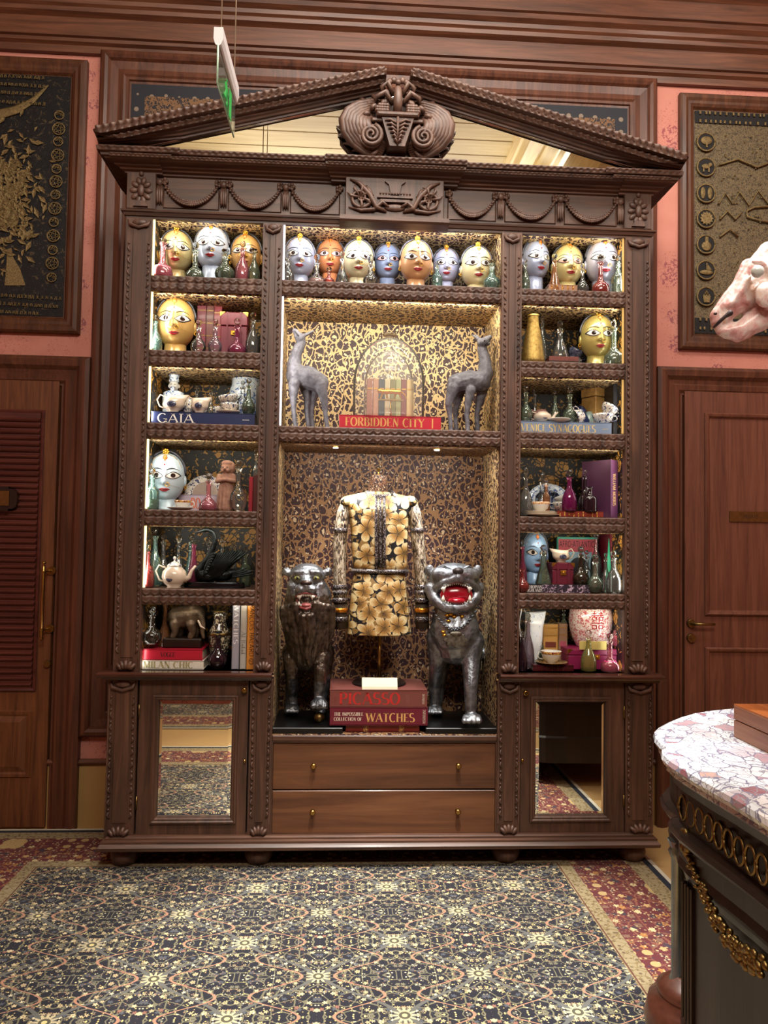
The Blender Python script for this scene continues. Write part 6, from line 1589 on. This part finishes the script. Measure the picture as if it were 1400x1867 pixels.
# ---- elephant
t = thing('elephant_statue', 'brown bronze elephant with lowered trunk on a carved wooden base', 'statue', (P(340, 1000, .13).x, .13, ZVOG)); p = PT(t)
w2 = 34*S_(.10); MB().box(-w2, w2, -.055, .05, 0, .045, .006).build('wooden_base', W_TABLE, t)
p.c((326, 1124, .14, 19), (345, 1122, .12, 19)); p.e(335, 1126, .13, 25, 20, 18); p.e(357, 1120, .11, 15, 16, 14); p.e(352, 1110, .11, 10, 9, 10)
p.c((366, 1124, .095, 7), (370, 1140, .09, 5), (369, 1152, .09, 4), (371, 1162, .088, 3))
p.e(350, 1124, .085, 9, 13, 3); p.e(368, 1120, .14, 6, 12, 3)
for (x0, y0, x1, Y) in ((318, 1136, 320, .10), (328, 1138, 332, .17), (348, 1138, 352, .09), (358, 1136, 361, .15)): p.c((x0, y0, Y, 9), (x1, 1152, Y, 6.5)); p.c((x1, 1152, Y, 6.5), (x1, '%.4f' % (ZVOG+.052), Y, 6))
p.c((309, 1118, .14, 3), (306, 1132, .14, 1.6))
fuse('body', p.m, ELEPH, t, None, .0035, 3, .002, .01)
for s in (0, 1): m = PT(t); m.c((362, 1132, .085+.04*s, 2.2), (366, 1142, .078+.04*s, 1.8), (373, 1146, .075+.04*s, .9)); m.m.build('tusk', CREAM, t)
q = PT(t); q.e(360, 1115, .085, 1.6, 1.6, 1.6); q.m.build('eye', INKB, t)
# ---- swan
t = thing('swan_statue', 'black metal swan with raised wing on an oval polished base', 'statue', (P(393, 1000, .10).x, .10, Z5)); p = PT(t)
k = S_(.06)
MB().lathe([(1, 0), (1.02, .003), (1, .026), (.97, .029)], seg=40).xf(Matrix.Diagonal((54*k, .05, 1, 1))).build('polished_base', plain('3a3c40', .12, .9), t)
zz = lambda py: py
p.c((360, 970, .08, 1.6), (367, 968, .08, 3.4), (374, 966, .085, 5), (381, 966, .09, 4.3), (389, 971, .09, 4), (393, 983, .09, 4), (390, 998, .09, 4.3), (383, 1012, .09, 5), (373, 1026, .09, 6.5), (363, 1040, .09, 9), (366, 1051, .09, 10))
p.e(378, 1050, .09, 22, 11, 14); p.e(400, 1048, .10, 26, 12, 16); p.c((415, 1046, .10, 10), (440, 1044, .10, 5), (465, 1041, .09, 1.5))
fuse('body', p.m, BLKBRONZE, t, None, .003, 3, .002, .008)
q = PT(t); q.c((366, 969, .08, 3), (356, 970.5, .078, 1.2)); q.m.build('beak', plain('1c1c1e', .3, .5), t)
def wing(Y, dx):
    q = PT(t)
    for i in range(13):
        f = i/12; tx, ty = 384+57*f+dx, 1012-8*sin(f*1.6)+(0 if f < .8 else (f-.8)*10)
        bx, by = 372+26*f, 1053-2*f
        q.c((bx, by, Y, 3.4), ((bx+tx)/2-2, (by+ty)/2, Y-.008, 3.4), (tx, ty, Y-.002, 1.4), seg=7)
    for i in range(8):
        f = i/7; q.c((371+f*13, 1050-38*f, Y-.004, 2.6), (376+f*15, 1044-34*f, Y-.012, 3.6), seg=7)
    return q.m
wing(.065, 0).build('near_wing', BLKBRONZE, t); wing(.13, 10).build('far_wing', BLKBRONZE, t)
for i in range(4): m = PT(t); m.c((425, 1046+i*2, .07, 3.2), (450+i*3, 1035+i*4, .07, 1.2), seg=7); m.m.build('tail_feather', BLKBRONZE, t)

# ---- jacket and skirt on a dress form
def flowercloth(name, ground, cols, sc=11., thr=.02):
    s = NT(name); p = s.obj(); v = s.mapv(p, (1, .25, 1))
    vec = s.n('ShaderNodeVectorMath', {0: v, 1: s.n('ShaderNodeVectorMath', {0: s.noise(p, 9, 2, out=1), 1: (.03,)*3}, operation='MULTIPLY')}, operation='ADD')
    f = s.voro(vec, sc, 0, rnd=.6); po = s.voro(vec, sc, 2, rnd=.6); cc = s.voro(vec, sc, 1, rnd=.6)
    lo = s.n('ShaderNodeVectorMath', {0: vec, 1: po}, operation='SUBTRACT'); sp = s.n('ShaderNodeSeparateXYZ', {0: lo}, None)
    r = s.n('ShaderNodeSeparateColor', {0: cc})
    ang = s.mth('ADD', s.mth('ARCTAN2', sp.outputs[2], sp.outputs[0]), s.mth('MULTIPLY', r, 3.0))
    rad = s.mth('SQRT', s.mth('ADD', s.mth('POWER', sp.outputs[0], 2.0), s.mth('POWER', sp.outputs[2], 2.0)))
    rad = s.mth('MULTIPLY', rad, sc)
    lobe = s.mth('ABSOLUTE', s.mth('COSINE', s.mth('MULTIPLY', ang, 2.5)))
    pet = s.mth('MULTIPLY', s.mth('POWER', lobe, .32), .66)
    m = s.mth('LESS_THAN', rad, pet)
    gap = s.mth('LESS_THAN', lobe, .18)
    m = s.mth('MULTIPLY', m, s.mth('SUBTRACT', 1.0, gap))
    vein = s.noise(s.n('ShaderNodeCombineXYZ', {0: s.mth('MULTIPLY', ang, 9.0), 1: rad, 2: r}), 3.0, 3)
    pc = s.ramp(s.mth('ADD', s.mth('MULTIPLY', rad, .9), s.mth('MULTIPLY', s.mth('SUBTRACT', vein, .5), .5)), cols)
    e2 = s.voro(vec, sc*2.1, 0, 'DISTANCE_TO_EDGE'); small = s.mth('MULTIPLY', s.mth('GREATER_THAN', e2, .09), s.mth('GREATER_THAN', s.noise(p, 20, 2), .47))
    g = s.mix(small, lin(ground), lin('8f6f3c'))
    c = s.mix(m, g, pc)
    sq = s.voro(p, 260, 0); spk = s.mth('LESS_THAN', sq, .16)
    spr = s.mth('MULTIPLY', spk, s.mth('GREATER_THAN', s.noise(p, 40, 2), .52))
    c = s.mix(s.mth('MULTIPLY', spr, .8), c, lin('f4efe0'))
    s.bump(s.mth('ADD', sq, m), .35, .003)
    return s.fin(c, s.mth('SUBTRACT', .55, s.mth('MULTIPLY', spr, .4)), .15)
FLOW = flowercloth('gold_flower_sequins', '0d0c14', [(.04, '4f3a1a'), (.28, 'b98a45'), (.5, 'e6d6a4'), (.66, 'caa45e'), (.8, 'c9803c')])
def sleevecloth():
    s = NT('sleeve_sequins'); p = s.obj(); n = s.noise(s.mapv(p, (1, 1, .35)), 75, 3, .6, dist=1.5)
    c = s.ramp(n, [(.40, '1a1720'), (.47, '8a765a'), (.6, 'd9cdb8')], 'EASE')
    sq = s.voro(p, 280, 0); s.bump(sq, .5, .003); return s.fin(c, .4, .2)
SLV = sleevecloth()
def braid():
    s = NT('beaded_braid'); p = s.obj(); v = s.voro(p, 170, 0); c = s.ramp(v, [(.2, 'c9c0b4'), (.45, '4a4248'), (.8, '1a171c')]); s.bump(v, -.6, .004); return s.fin(c, .35, .4)
BRD = braid()
YJ = .20
q = P(691, 1245, YJ); t = thing('sequinned_jacket_form', 'gold flowered sequin jacket and skirt on a headless form with brass stand', 'dress form', (q.x, YJ, ZPIC)); p = PT(t)
def loftpx(rows, depth, seg=36, pw=1.0):
    R = []
    for (y, xl, xr, dk) in rows:
        a, b = p.v(xl, y, YJ), p.v(xr, y, YJ); c = (a+b)/2; rx = (b.x-a.x)/2
        R.append([(c.x+rx*(abs(cos(u))**pw)*(1 if cos(u) > 0 else -1), depth*dk*sin(u), c.z) for u in [2*pi*j/seg for j in range(seg)]])
    return R
JT = loftpx([(1042, 645, 741, .85), (1030, 643, 742, .9), (1000, 641, 743, .95), (965, 639, 744, 1.0), (940, 636, 746, 1.02), (922, 628, 754, .95), (912, 624, 758, .8), (905, 632, 748, .62), (900, 655, 724, .5), (897, 668, 710, .42)], .095)
MB().loft(JT, True, True).build('jacket', FLOW, t)
MB().loft(loftpx([(1156, 633, 750, .95), (1154, 633, 750, .95), (1110, 637, 745, .95), (1075, 641, 740, .9), (1044, 646, 738, .84)], .095), True, True).build('skirt', FLOW, t)
for s in (-1, 1):
    pts = [(750, 914), (755, 935), (759, 960), (763, 1000), (767, 1040), (769, 1070), (769, 1092)] if s > 0 else [(632, 914), (626, 935), (622, 960), (619, 1000), (619, 1040), (620, 1070), (620, 1092)]
    V_ = [p.v(x, y, YJ-.01*i/6) for i, (x, y) in enumerate(pts)]
    sl = MB().tube(V_, [r*S_(YJ) for r in (9, 12, 12, 12, 11.5, 11.5, 12)], 16, True, 1.1).build('sleeve', SLV, t)
    MB().ell(p.v(pts[0][0]-s*2, 916, YJ), (14*S_(YJ), .05, 12*S_(YJ)), 16, 10).build('shoulder', FLOW, t)
    for (y, r, mm) in ((967, 12.6, BRD), (1070, 13, BRD), (1080, 13.5, BRD), (1094, 13.8, BRD), (1112, 14, plain('d98a2c', .25, .8, bump=.5, bscale=120)), (1128, 13.5, BRD)):
        x = 760 if s > 0 else 621.5
        if y > 1000: x = 769 if s > 0 else 620
        a, b = p.v(x, y-4, YJ-.01), p.v(x, y+4, YJ-.01)
        MB().tube([a, (a+b)/2, b], [r*S_(YJ)*.97, r*S_(YJ), r*S_(YJ)*.97], 16).build('sleeve_band', mm, sl)
    a, b = p.v(769 if s > 0 else 620, 1095, YJ), p.v(770 if s > 0 else 622, 1146, YJ)
    MB().tube([a, b], [12.6*S_(YJ), 12*S_(YJ)], 16).build('fringed_cuff', plain('4a3b2a', .6, .2, var=.4, bump=.6, bscale=150), sl)
m = MB()
for x in (686, 693, 700):
    m.tube([p.v(x+(y-905)*.005, y, YJ-.066-.034*min(1, (y-905)/32)) for y in (905, 918, 935, 955, 980, 1010, 1036)], .0085, 8)
m.build('front_braid', BRD, t)
m = MB().tube([p.v(692+25*sin(a), 900+5*cos(a), YJ-.056*cos(a)) for a in [2*pi*j/28 for j in range(29)]], .0105, 8); m.build('collar_braid', BRD, t)
R = loftpx([(1041, 644, 742, .87)], .098)[0]; m = MB().tube(R+[R[0]], .0105, 8); m.build('hem_braid', BRD, t)
MB().loft(loftpx([(906, 671, 708, .42), (895, 671, 707, .40), (880, 674, 707, .38), (868, 675.5, 705.5, .36), (866.5, 677, 704, .34)], .095), True, True).build('neck', LEO_NECK, t)
c = p.v(690, 866, YJ); m = MB().lathe([(.012, 0), (.008, .004), (.004, .008), (.006, .02), (.010, .032), (.0105, .034)], tuple(c), 14); m.build('brass_finial', BRASS, t)
zb = p.v(690, 1152, YJ).z
MB().tube([(0, 0, .012), (0, 0, zb)], .0085, 12).build('stand_pole', BRASS, t)
MB().lathe([(.13, 0), (.135, .003), (.13, .010), (.02, .014), (.016, .03)], seg=40).build('round_base', plain('241a18', .25, .4), t)

# ---- glass dome
ZF = Z3+(P(711, 758, .03).z-Z3)
q = P(708, 757, .16); t = thing('glass_dome', 'tall clear glass dome with knob over a small gilt tiger and striped books', 'glass dome', (q.x, .16, ZF))
def zl(py): return P(708, py, .16).z-ZF
def dome(r, h, nm, mt, par):
    pr = [(r, 0.002)]+[(r, h*.15), (r*1.0, h*.45)]+[(r*cos(a), h*.45+(h*.55)*sin(a)) for a in [pi/2*i/12 for i in range(1, 12)]]+[(r*.02, h)]
    return MB().lathe(pr, seg=40, cap0=False, cap1=False).build(nm, mt, par)
GLD = tinted('dome_glass', 'f4f2e6', .05, ior=1.07, haze=.575)
k = S_(.16); H1 = zl(617); R1 = min(66*k, .1185+.06)
dome(R1, H1, 'dome', GLD, t); MB().lathe([(.014, H1-.004), (.016, H1+.006), (.034, H1+.012), (.036, H1+.018), (.028, H1+.026), (.001, H1+.028)], seg=20).build('knob', solidglass(), t)
dome(46*k, zl(640), 'inner_dome', GLD, t)
MB().lathe([(R1*.98, 0), (R1*1.02, .004), (R1*.98, .010)], seg=40, cap0=False, cap1=False).build('rim', tinted('rim_glass', 'f2f5f0', .2), t)
t2 = thing('gilt_tiger_ornament', 'tiny gilt walking tiger on a thin stand inside the glass dome', 'ornament', (P(712, 757, .13).x, .13, ZF)); p = PT(t2)
p.c((696, 714, .13, 3.8), (712, 714, .13, 4.2), (728, 715, .13, 4)); p.e(692, 713, .13, 4.5, 4)
for (x, x2) in ((698, 694), (704, 706), (722, 719), (728, 731)): p.c((x, 717, .13, 2.2), (x2, 726, .13, 1.5))
p.c((731, 714, .13, 1.5), (738, 720, .13, 1.2), (741, 728, .13, 1))
fuse('body', p.m, GOLD, t2, None, .002, 2)
a, b = p.v(690, 728, .13), p.v(735, 728, .13); zz0 = a.z
MB().box(a.x, b.x, -.01, .01, zz0-.006, zz0).tube([(0, 0, .004), (0, 0, zz0)], .004, 10).lathe([(.03, 0), (.03, .004), (.006, .008)], seg=20).build('stand', BRASS, t2)
xs = [668, 680, 690, 701, 711, 721, 731, 741, 752]; cs = ['8a5440', 'a5765c', '22303c', 'b8ab88', '6e6a3c', '8f9460', '6a1c22', 'c9b072']
for i in range(8):
    a, b = P(xs[i], 738, .19), P(xs[i+1], 738, .19); h = P(710, 691, .19).z-ZF
    bt = thing('miniature_book', cs and ['rust', 'tan', 'navy', 'cream', 'olive', 'sage', 'crimson', 'yellow'][i]+' miniature book in the row inside the glass dome', 'book', ((a.x+b.x)/2, .19, ZF), 0, 'miniature books in the dome')
    w2 = (b.x-a.x)/2-.0006
    MB().box(-w2, w2, 0, .05, 0, h, .002).build('binding', plain(cs[i], .5), bt); MB().box(-w2*.8, w2*.8, -.001, .001, h*.75, h*.75+.006).build('gilt_band', GOLD, bt)

# ================================================================ FOREGROUND
# marble-topped commode
def marble():
    s = NT('breccia_marble'); p = s.pos(); n = s.noise(p, 5, 4, out=1)
    v = s.n('ShaderNodeVectorMath', {0: p, 1: s.n('ShaderNodeVectorMath', {0: n, 1: (.22,)*3}, operation='MULTIPLY')}, operation='ADD')
    v = s.mapv(v, (1, .8, 1), rot=(0, 0, .5))
    e = s.voro(v, 19, 0, 'DISTANCE_TO_EDGE'); e2 = s.voro(v, 34, 0, 'DISTANCE_TO_EDGE'); r = s.n('ShaderNodeSeparateColor', {0: s.voro(v, 19, 1)})
    base = s.ramp(r, [(0, 'e4e8ea'), (.35, 'd8dee4'), (.60, 'e6e2e2'), (.74, 'b08a92'), (.82, '8c3f48'), (.88, 'd9d9d6'), (.96, 'c9a090')], 'CONSTANT')
    base = s.mix(s.mth('MULTIPLY', s.mth('GREATER_THAN', s.noise(p, 4, 3), .60), .45), base, lin('a57884'))
    c = s.mix(s.mth('LESS_THAN', e2, .03), base, lin('8c8a96')); c = s.mix(s.mth('LESS_THAN', e, .035), c, lin('74708a'))
    c = s.mix(s.mth('MULTIPLY', s.noise(p, 30, 4), .3), c, lin('c9ccd2'))
    return s.fin(c, .12, 0, .5)
MARB = marble()
TH = 0.98; KT = (CAM.z-TH)/.61
def T(x, y): return (CAM.x+(x-CAM.x)*KT, CAM.y+(y-CAM.y)*KT)
base_ = [T(x, y) for x, y in [(2.2, -.735), (1.60, -.728), (1.44, -.728), (1.28, -.745), (1.17, -.785), (1.084, -.832), (1.0, -.90), (.932, -.966), (.872, -1.035), (.828, -1.10), (.798, -1.18), (.785, -1.25), (.784, -1.305), (.757, -1.325), (.738, -1.375), (.728, -1.46), (.733, -1.60), (.745, -1.75)]]
mid_y = -2.20
half = base_ + [(T(.75, 0)[0], -2.1)]
OUT = half + [(x, 2*mid_y-y) for x, y in reversed(half)]
def inset(poly, d):
    n = len(poly); o = []
    for i in range(n):
        a, b, c = Vector(poly[i-1]), Vector(poly[i]), Vector(poly[(i+1) % n])
        t_ = (c-a).normalized(); nrm = Vector((-t_.y, t_.x))
        o.append(b+nrm*d)
    return o
def area2(p): return sum(p[i-1][0]*p[i][1]-p[i][0]*p[i-1][1] for i in range(len(p)))
sgn = 1 if area2(OUT) > 0 else -1
def rings(prof, poly=OUT): return [[(q.x, q.y, z) for q in inset(poly, sgn*d)] for d, z in prof]
com = thing('marble_topped_commode', 'dark mahogany commode with white veined marble top and gilt mounts at lower right', 'table', (0, 0, 0))
MB().loft(rings([(.02, TH-.052), (.012, TH-.045), (.016, TH-.038), (.006, TH-.030), (0, TH-.018), (.003, TH-.006), (.014, TH)]), True, True, False).build('marble_top', MARB, com)
MB().loft(rings([(.045, .70), (.045, .765), (.026, .775), (.018, .787), (.026, .799), (.045, .805), (.045, .895), (.03, .905), (.025, TH-.053)]), True, True, False).build('apron', W_TABLE, com)
MB().loft(rings([(.06, .14), (.05, .145), (.05, .30), (.062, .31), (.062, .66), (.055, .68), (.04, .70), (.045, .72), (.055, .73)]), True, True, False).build('carcass', W_TABLE, com)
XL = T(.735, 0)[0]
m = MB()
for i in range(24):
    y = T(0, -1.42)[1]-i*.046; x = XL+.042
    put('gilt_loop', MB().tube([(x, y+.021*cos(a), .850+.030*sin(a)) for a in [2*pi*j/18 for j in range(19)]], .004, 6).mesh('gilt_loop', OLDBRASS), com)
    m.ell((x-.002, y+.023, .850), (.004, .004, .010), 7, 5)
m.build('gilt_beading', OLDBRASS, com)['kind'] = 'stuff'
ya = T(0, -1.36)[1]; yb_ = 2*mid_y-ya
for y, s_ in ((ya, 1), (yb_, -1)):
    MB().lathe([(.022, .32), (.026, .335), (.018, .35), (.018, .66), (.026, .68), (.020, .69), (.028, .71)], (XL+.100, y+s_*.105, 0), 20).build('silvered_column', plain('8f9490', .22, .8, var=.3, bscale=12), com)
    for k_ in range(4): MB().box(XL+.046, XL+.062, y-s_*.03-.016*k_-.007, y-s_*.03-.016*k_, .32, .66, .003).build('fluting', W_TABLE, com)
    MB().lathe([(.09, 0.0), (.10, .02), (.115, .08), (.10, .15), (.115, .18), (.124, .23), (.112, .28), (.085, .30), (.09, .315), (.07, .33), (.045, .35)], (XL+.135, y+s_*.10, 0.0), 30).build('turned_foot', plain('4e2a1e', .35, coat=.3, var=.3), com)
MB().lathe([(.08, 0.0), (.10, .01), (.115, .06), (.10, .11), (.08, .15)], (1.75, ya+.1, 0.0), 30).build('turned_foot', plain('4e2a1e', .35, coat=.3, var=.3), com)
rectring(0, 1, 0, 1, [(0, 0)], 0) if False else None
def PXc(px, py, X):
    d = _f + _r*(px-700)/FPX - _u*(py-933.5)/FPX
    return CAM + d*((X-CAM.x)/d.x)
m = MB(); rnd = random.Random(5)
gp = [PXc(x, y, XL+.052) for x, y in ((1262, 1535), (1272, 1575), (1286, 1610), (1302, 1645), (1322, 1685), (1345, 1720), (1372, 1745), (1402, 1765))]
tot = []
for i in range(len(gp)-1):
    for j in range(5): tot.append(gp[i].lerp(gp[i+1], j/5))
for i, q in enumerate(tot):
    f = i/len(tot); s_ = .008+.016*f
    for k_ in range(5):
        m.ell((q.x-.014+rnd.uniform(-.006, .004), q.y+rnd.uniform(-s_, s_), q.z+rnd.uniform(-s_, s_)), (.008, s_*.55, s_*.4), 7, 5, Matrix.Rotation(rnd.uniform(-1, 1), 3, 'X'))
m.build('gilt_garland', OLDBRASS, com)
m = MB(); c = gp[0]
for k_ in range(7): m.ell((c.x-.018, c.y+.016*cos(k_*.9), c.z+.022*sin(k_*.9)), (.01, .012, .014), 8, 6)
m.build('gilt_mount', OLDBRASS, com)
# box on the marble
q = PZ(1337, 1343, TH); zt = P(1337, 1283, q.y).z
t = thing('wooden_chest', 'shallow cherry-wood lidded box on the marble top at the right edge', 'box', (q.x, q.y, TH))
hh = zt-TH
MB().box(0, .22, -.42, 0, 0, hh*.52, .003).build('box_body', W_BOXS, t); MB().box(0, .22, -.42, 0, hh*.54, hh-.003, .003).build('lid', W_BOXS, t); MB().box(.001, .219, -.419, -.001, hh-.003, hh).build('lid_veneer', W_BOX, t)
# ---- horse head sculpture
YH = -1.60
q = P(1510, 700, YH)
q.x += .10
t = thing('horse_head_sculpture', 'pale pink and white carved horse head jutting in at the upper right', 'sculpture', (q.x, YH, TH)); p = PT(t)
def horsemat():
    s = NT('worn_pink_paint'); o = s.obj(); n = s.noise(o, 14, 5, .65, dist=.8); c = s.ramp(n, [(.32, 'a5655f'), (.45, 'cf9a92'), (.56, 'e0cfc6'), (.70, 'd9a888'), (.8, 'b98a66')])
    s.bump(s.noise(o, 60, 4), .35, .004); return s.fin(c, .38, 0, .3)
HM = horsemat()
p.c((1425, 500, YH, 52), (1392, 508, YH, 40), (1362, 533, YH, 27), (1332, 562, YH, 19), (1306, 588, YH, 13))
p.c((1366, 486, YH-.01, 17), (1345, 520, YH-.01, 12), (1318, 552, YH-.01, 10), (1301, 576, YH-.005, 9))
p.c((1400, 462, YH, 22), (1378, 478, YH, 14), (1369, 492, YH, 8))
p.c((1410, 560, YH, 30), (1380, 585, YH, 24), (1350, 602, YH, 18), (1328, 606, YH, 14), (1314, 603, YH, 10))
p.c((1345, 612, YH, 14), (1362, 608, YH, 10))
for s in (-1, 1):
    p.e(1398, 538, YH+s*.055, 24, 26, 14); p.c((1372, 478, YH+s*.055, 5), (1388, 478, YH+s*.06, 6), (1402, 492, YH+s*.06, 5)); p.c((1366, 505, YH+s*.045, 5), (1352, 530, YH+s*.035, 6), (1330, 556, YH+s*.028, 6))
    p.c((1430, 450, YH+s*.04, 12), (1440, 400, YH+s*.05, 7), (1446, 380, YH+s*.05, 2))
p.c((1430, 520, YH, 60), (1490, 560, YH, 75), (1540, 680, YH, 95), (1560, 800, YH, 110))
o_ = fuse('head', p.m, HM, t, None, .006, 3, .006, .03)
for s in (-1,):
    q = PT(t); q.e(1381, 495, YH+s*.078, 12, 12, 11); q.m.build('eye', plain('cfd2c9', .15, coat=.6, var=.2, bscale=30), t)
    q = PT(t); q.c((1302, 596, YH-.035, 2.5), (1312, 586, YH-.048, 3.5), (1322, 577, YH-.056, 3.5), (1331, 571, YH-.06, 5.5)); q.m.build('mouth_slit', plain('2a120f', .6), t)
    q = PT(t); q.e(1304, 572, YH-.035, 3.5, 2.4, 3); q.m.build('nostril', plain('3a1a16', .6), t)
MB().lathe([(.16, 0), (.17, .02), (.12, .05), (.05, .09), (.04, .45), (.07, .5)], (.12, 0, 0), 28).build('stand', W_TABLE, t)
# ---- hanging exit sign
ACR = tinted('acrylic', 'c9e0cf', .25)
n_, f_ = P(398, 66, -.98), P(428, 172, -.62)
t = thing('exit_sign', 'white hanging exit sign seen edge-on with green running figure panel', 'sign', (n_.x, n_.y, n_.z))
d = f_-n_; d.z = 0; L = d.length; ang = atan2(d.y, d.x)
zn = lambda y: P(397, y, -.98).z-n_.z
h0, h1 = zn(82), zn(49)
def sx(x0, x1, y0, y1, z0, z1, b=0): return MB().box(x0, x1, y0, y1, z0, z1, b)
R_ = [[(x, y*k, z) for y, z in ((-.016, h1), (.016, h1), (.017, h0+.025), (.011, h0+.005), (.006, h0), (-.006, h0), (-.011, h0+.005), (-.017, h0+.025))] for x, k in ((0, 1), (L, 1))]
MB().loft(R_, True, True, False).build('housing', plain('d8d4d6', .4, var=.02), t, None, 0)
ph_ = P(397, 152, -.98).z-P(397, 82, -.98).z
pl = MB().box(.0, L, -.003, .003, h0+ph_, h0).build('acrylic_panel', ACR, t)
MB().tube([(0, 0, h0+ph_+.001), (L, 0, h0+ph_+.001)], .003, 6).tube([(0, 0, h0), (0, 0, h0+ph_)], .0035, 6).build('edge_glow', plain('a9c9ae', .3), pl)
gr = emit('1f9a3c', .35); zc = h0+ph_*.5; xm = L*.45; u_ = abs(ph_)
m = MB()
def pol(pts): m.prism([(xm+x*u_, zc+z*u_) for x, z in pts], -.0042, .0042)
m.ell((xm+.06*u_, 0, zc+.32*u_), (.07*u_, .0045, .07*u_), 12, 8)
pol([(-.08, .22), (.10, .22), (.05, -.08), (-.10, -.05)]); pol([(-.08, -.03), (.04, -.06), (.20, -.2), (.12, -.36), (.04, -.34), (.1, -.22)]); pol([(-.1, -.02), (0, -.05), (-.12, -.25), (-.34, -.28), (-.34, -.2), (-.18, -.18)])
pol([(.08, .22), (.12, .14), (.3, .05), (.26, .0), (.06, .08)]); pol([(-.08, .22), (-.24, .1), (-.2, -.02), (-.14, .0), (-.16, .08), (-.04, .14)])
m.build('running_figure', gr, pl)
m = MB()
m.prism([(xm+.48*u_, zc-.4*u_), (xm+.8*u_, zc-.4*u_), (xm+.8*u_, zc+.38*u_), (xm+.48*u_, zc+.38*u_)], -.0038, .0038); m.build('door_pictogram', gr, pl)
t.rotation_euler.z = ang
for x in (.05, L-.02): MB().tube([(x, 0, h1), (x, 0, 4.75-n_.z)], .0028, 6).build('suspension_rod', plain('b8a890', .4, .6), t)
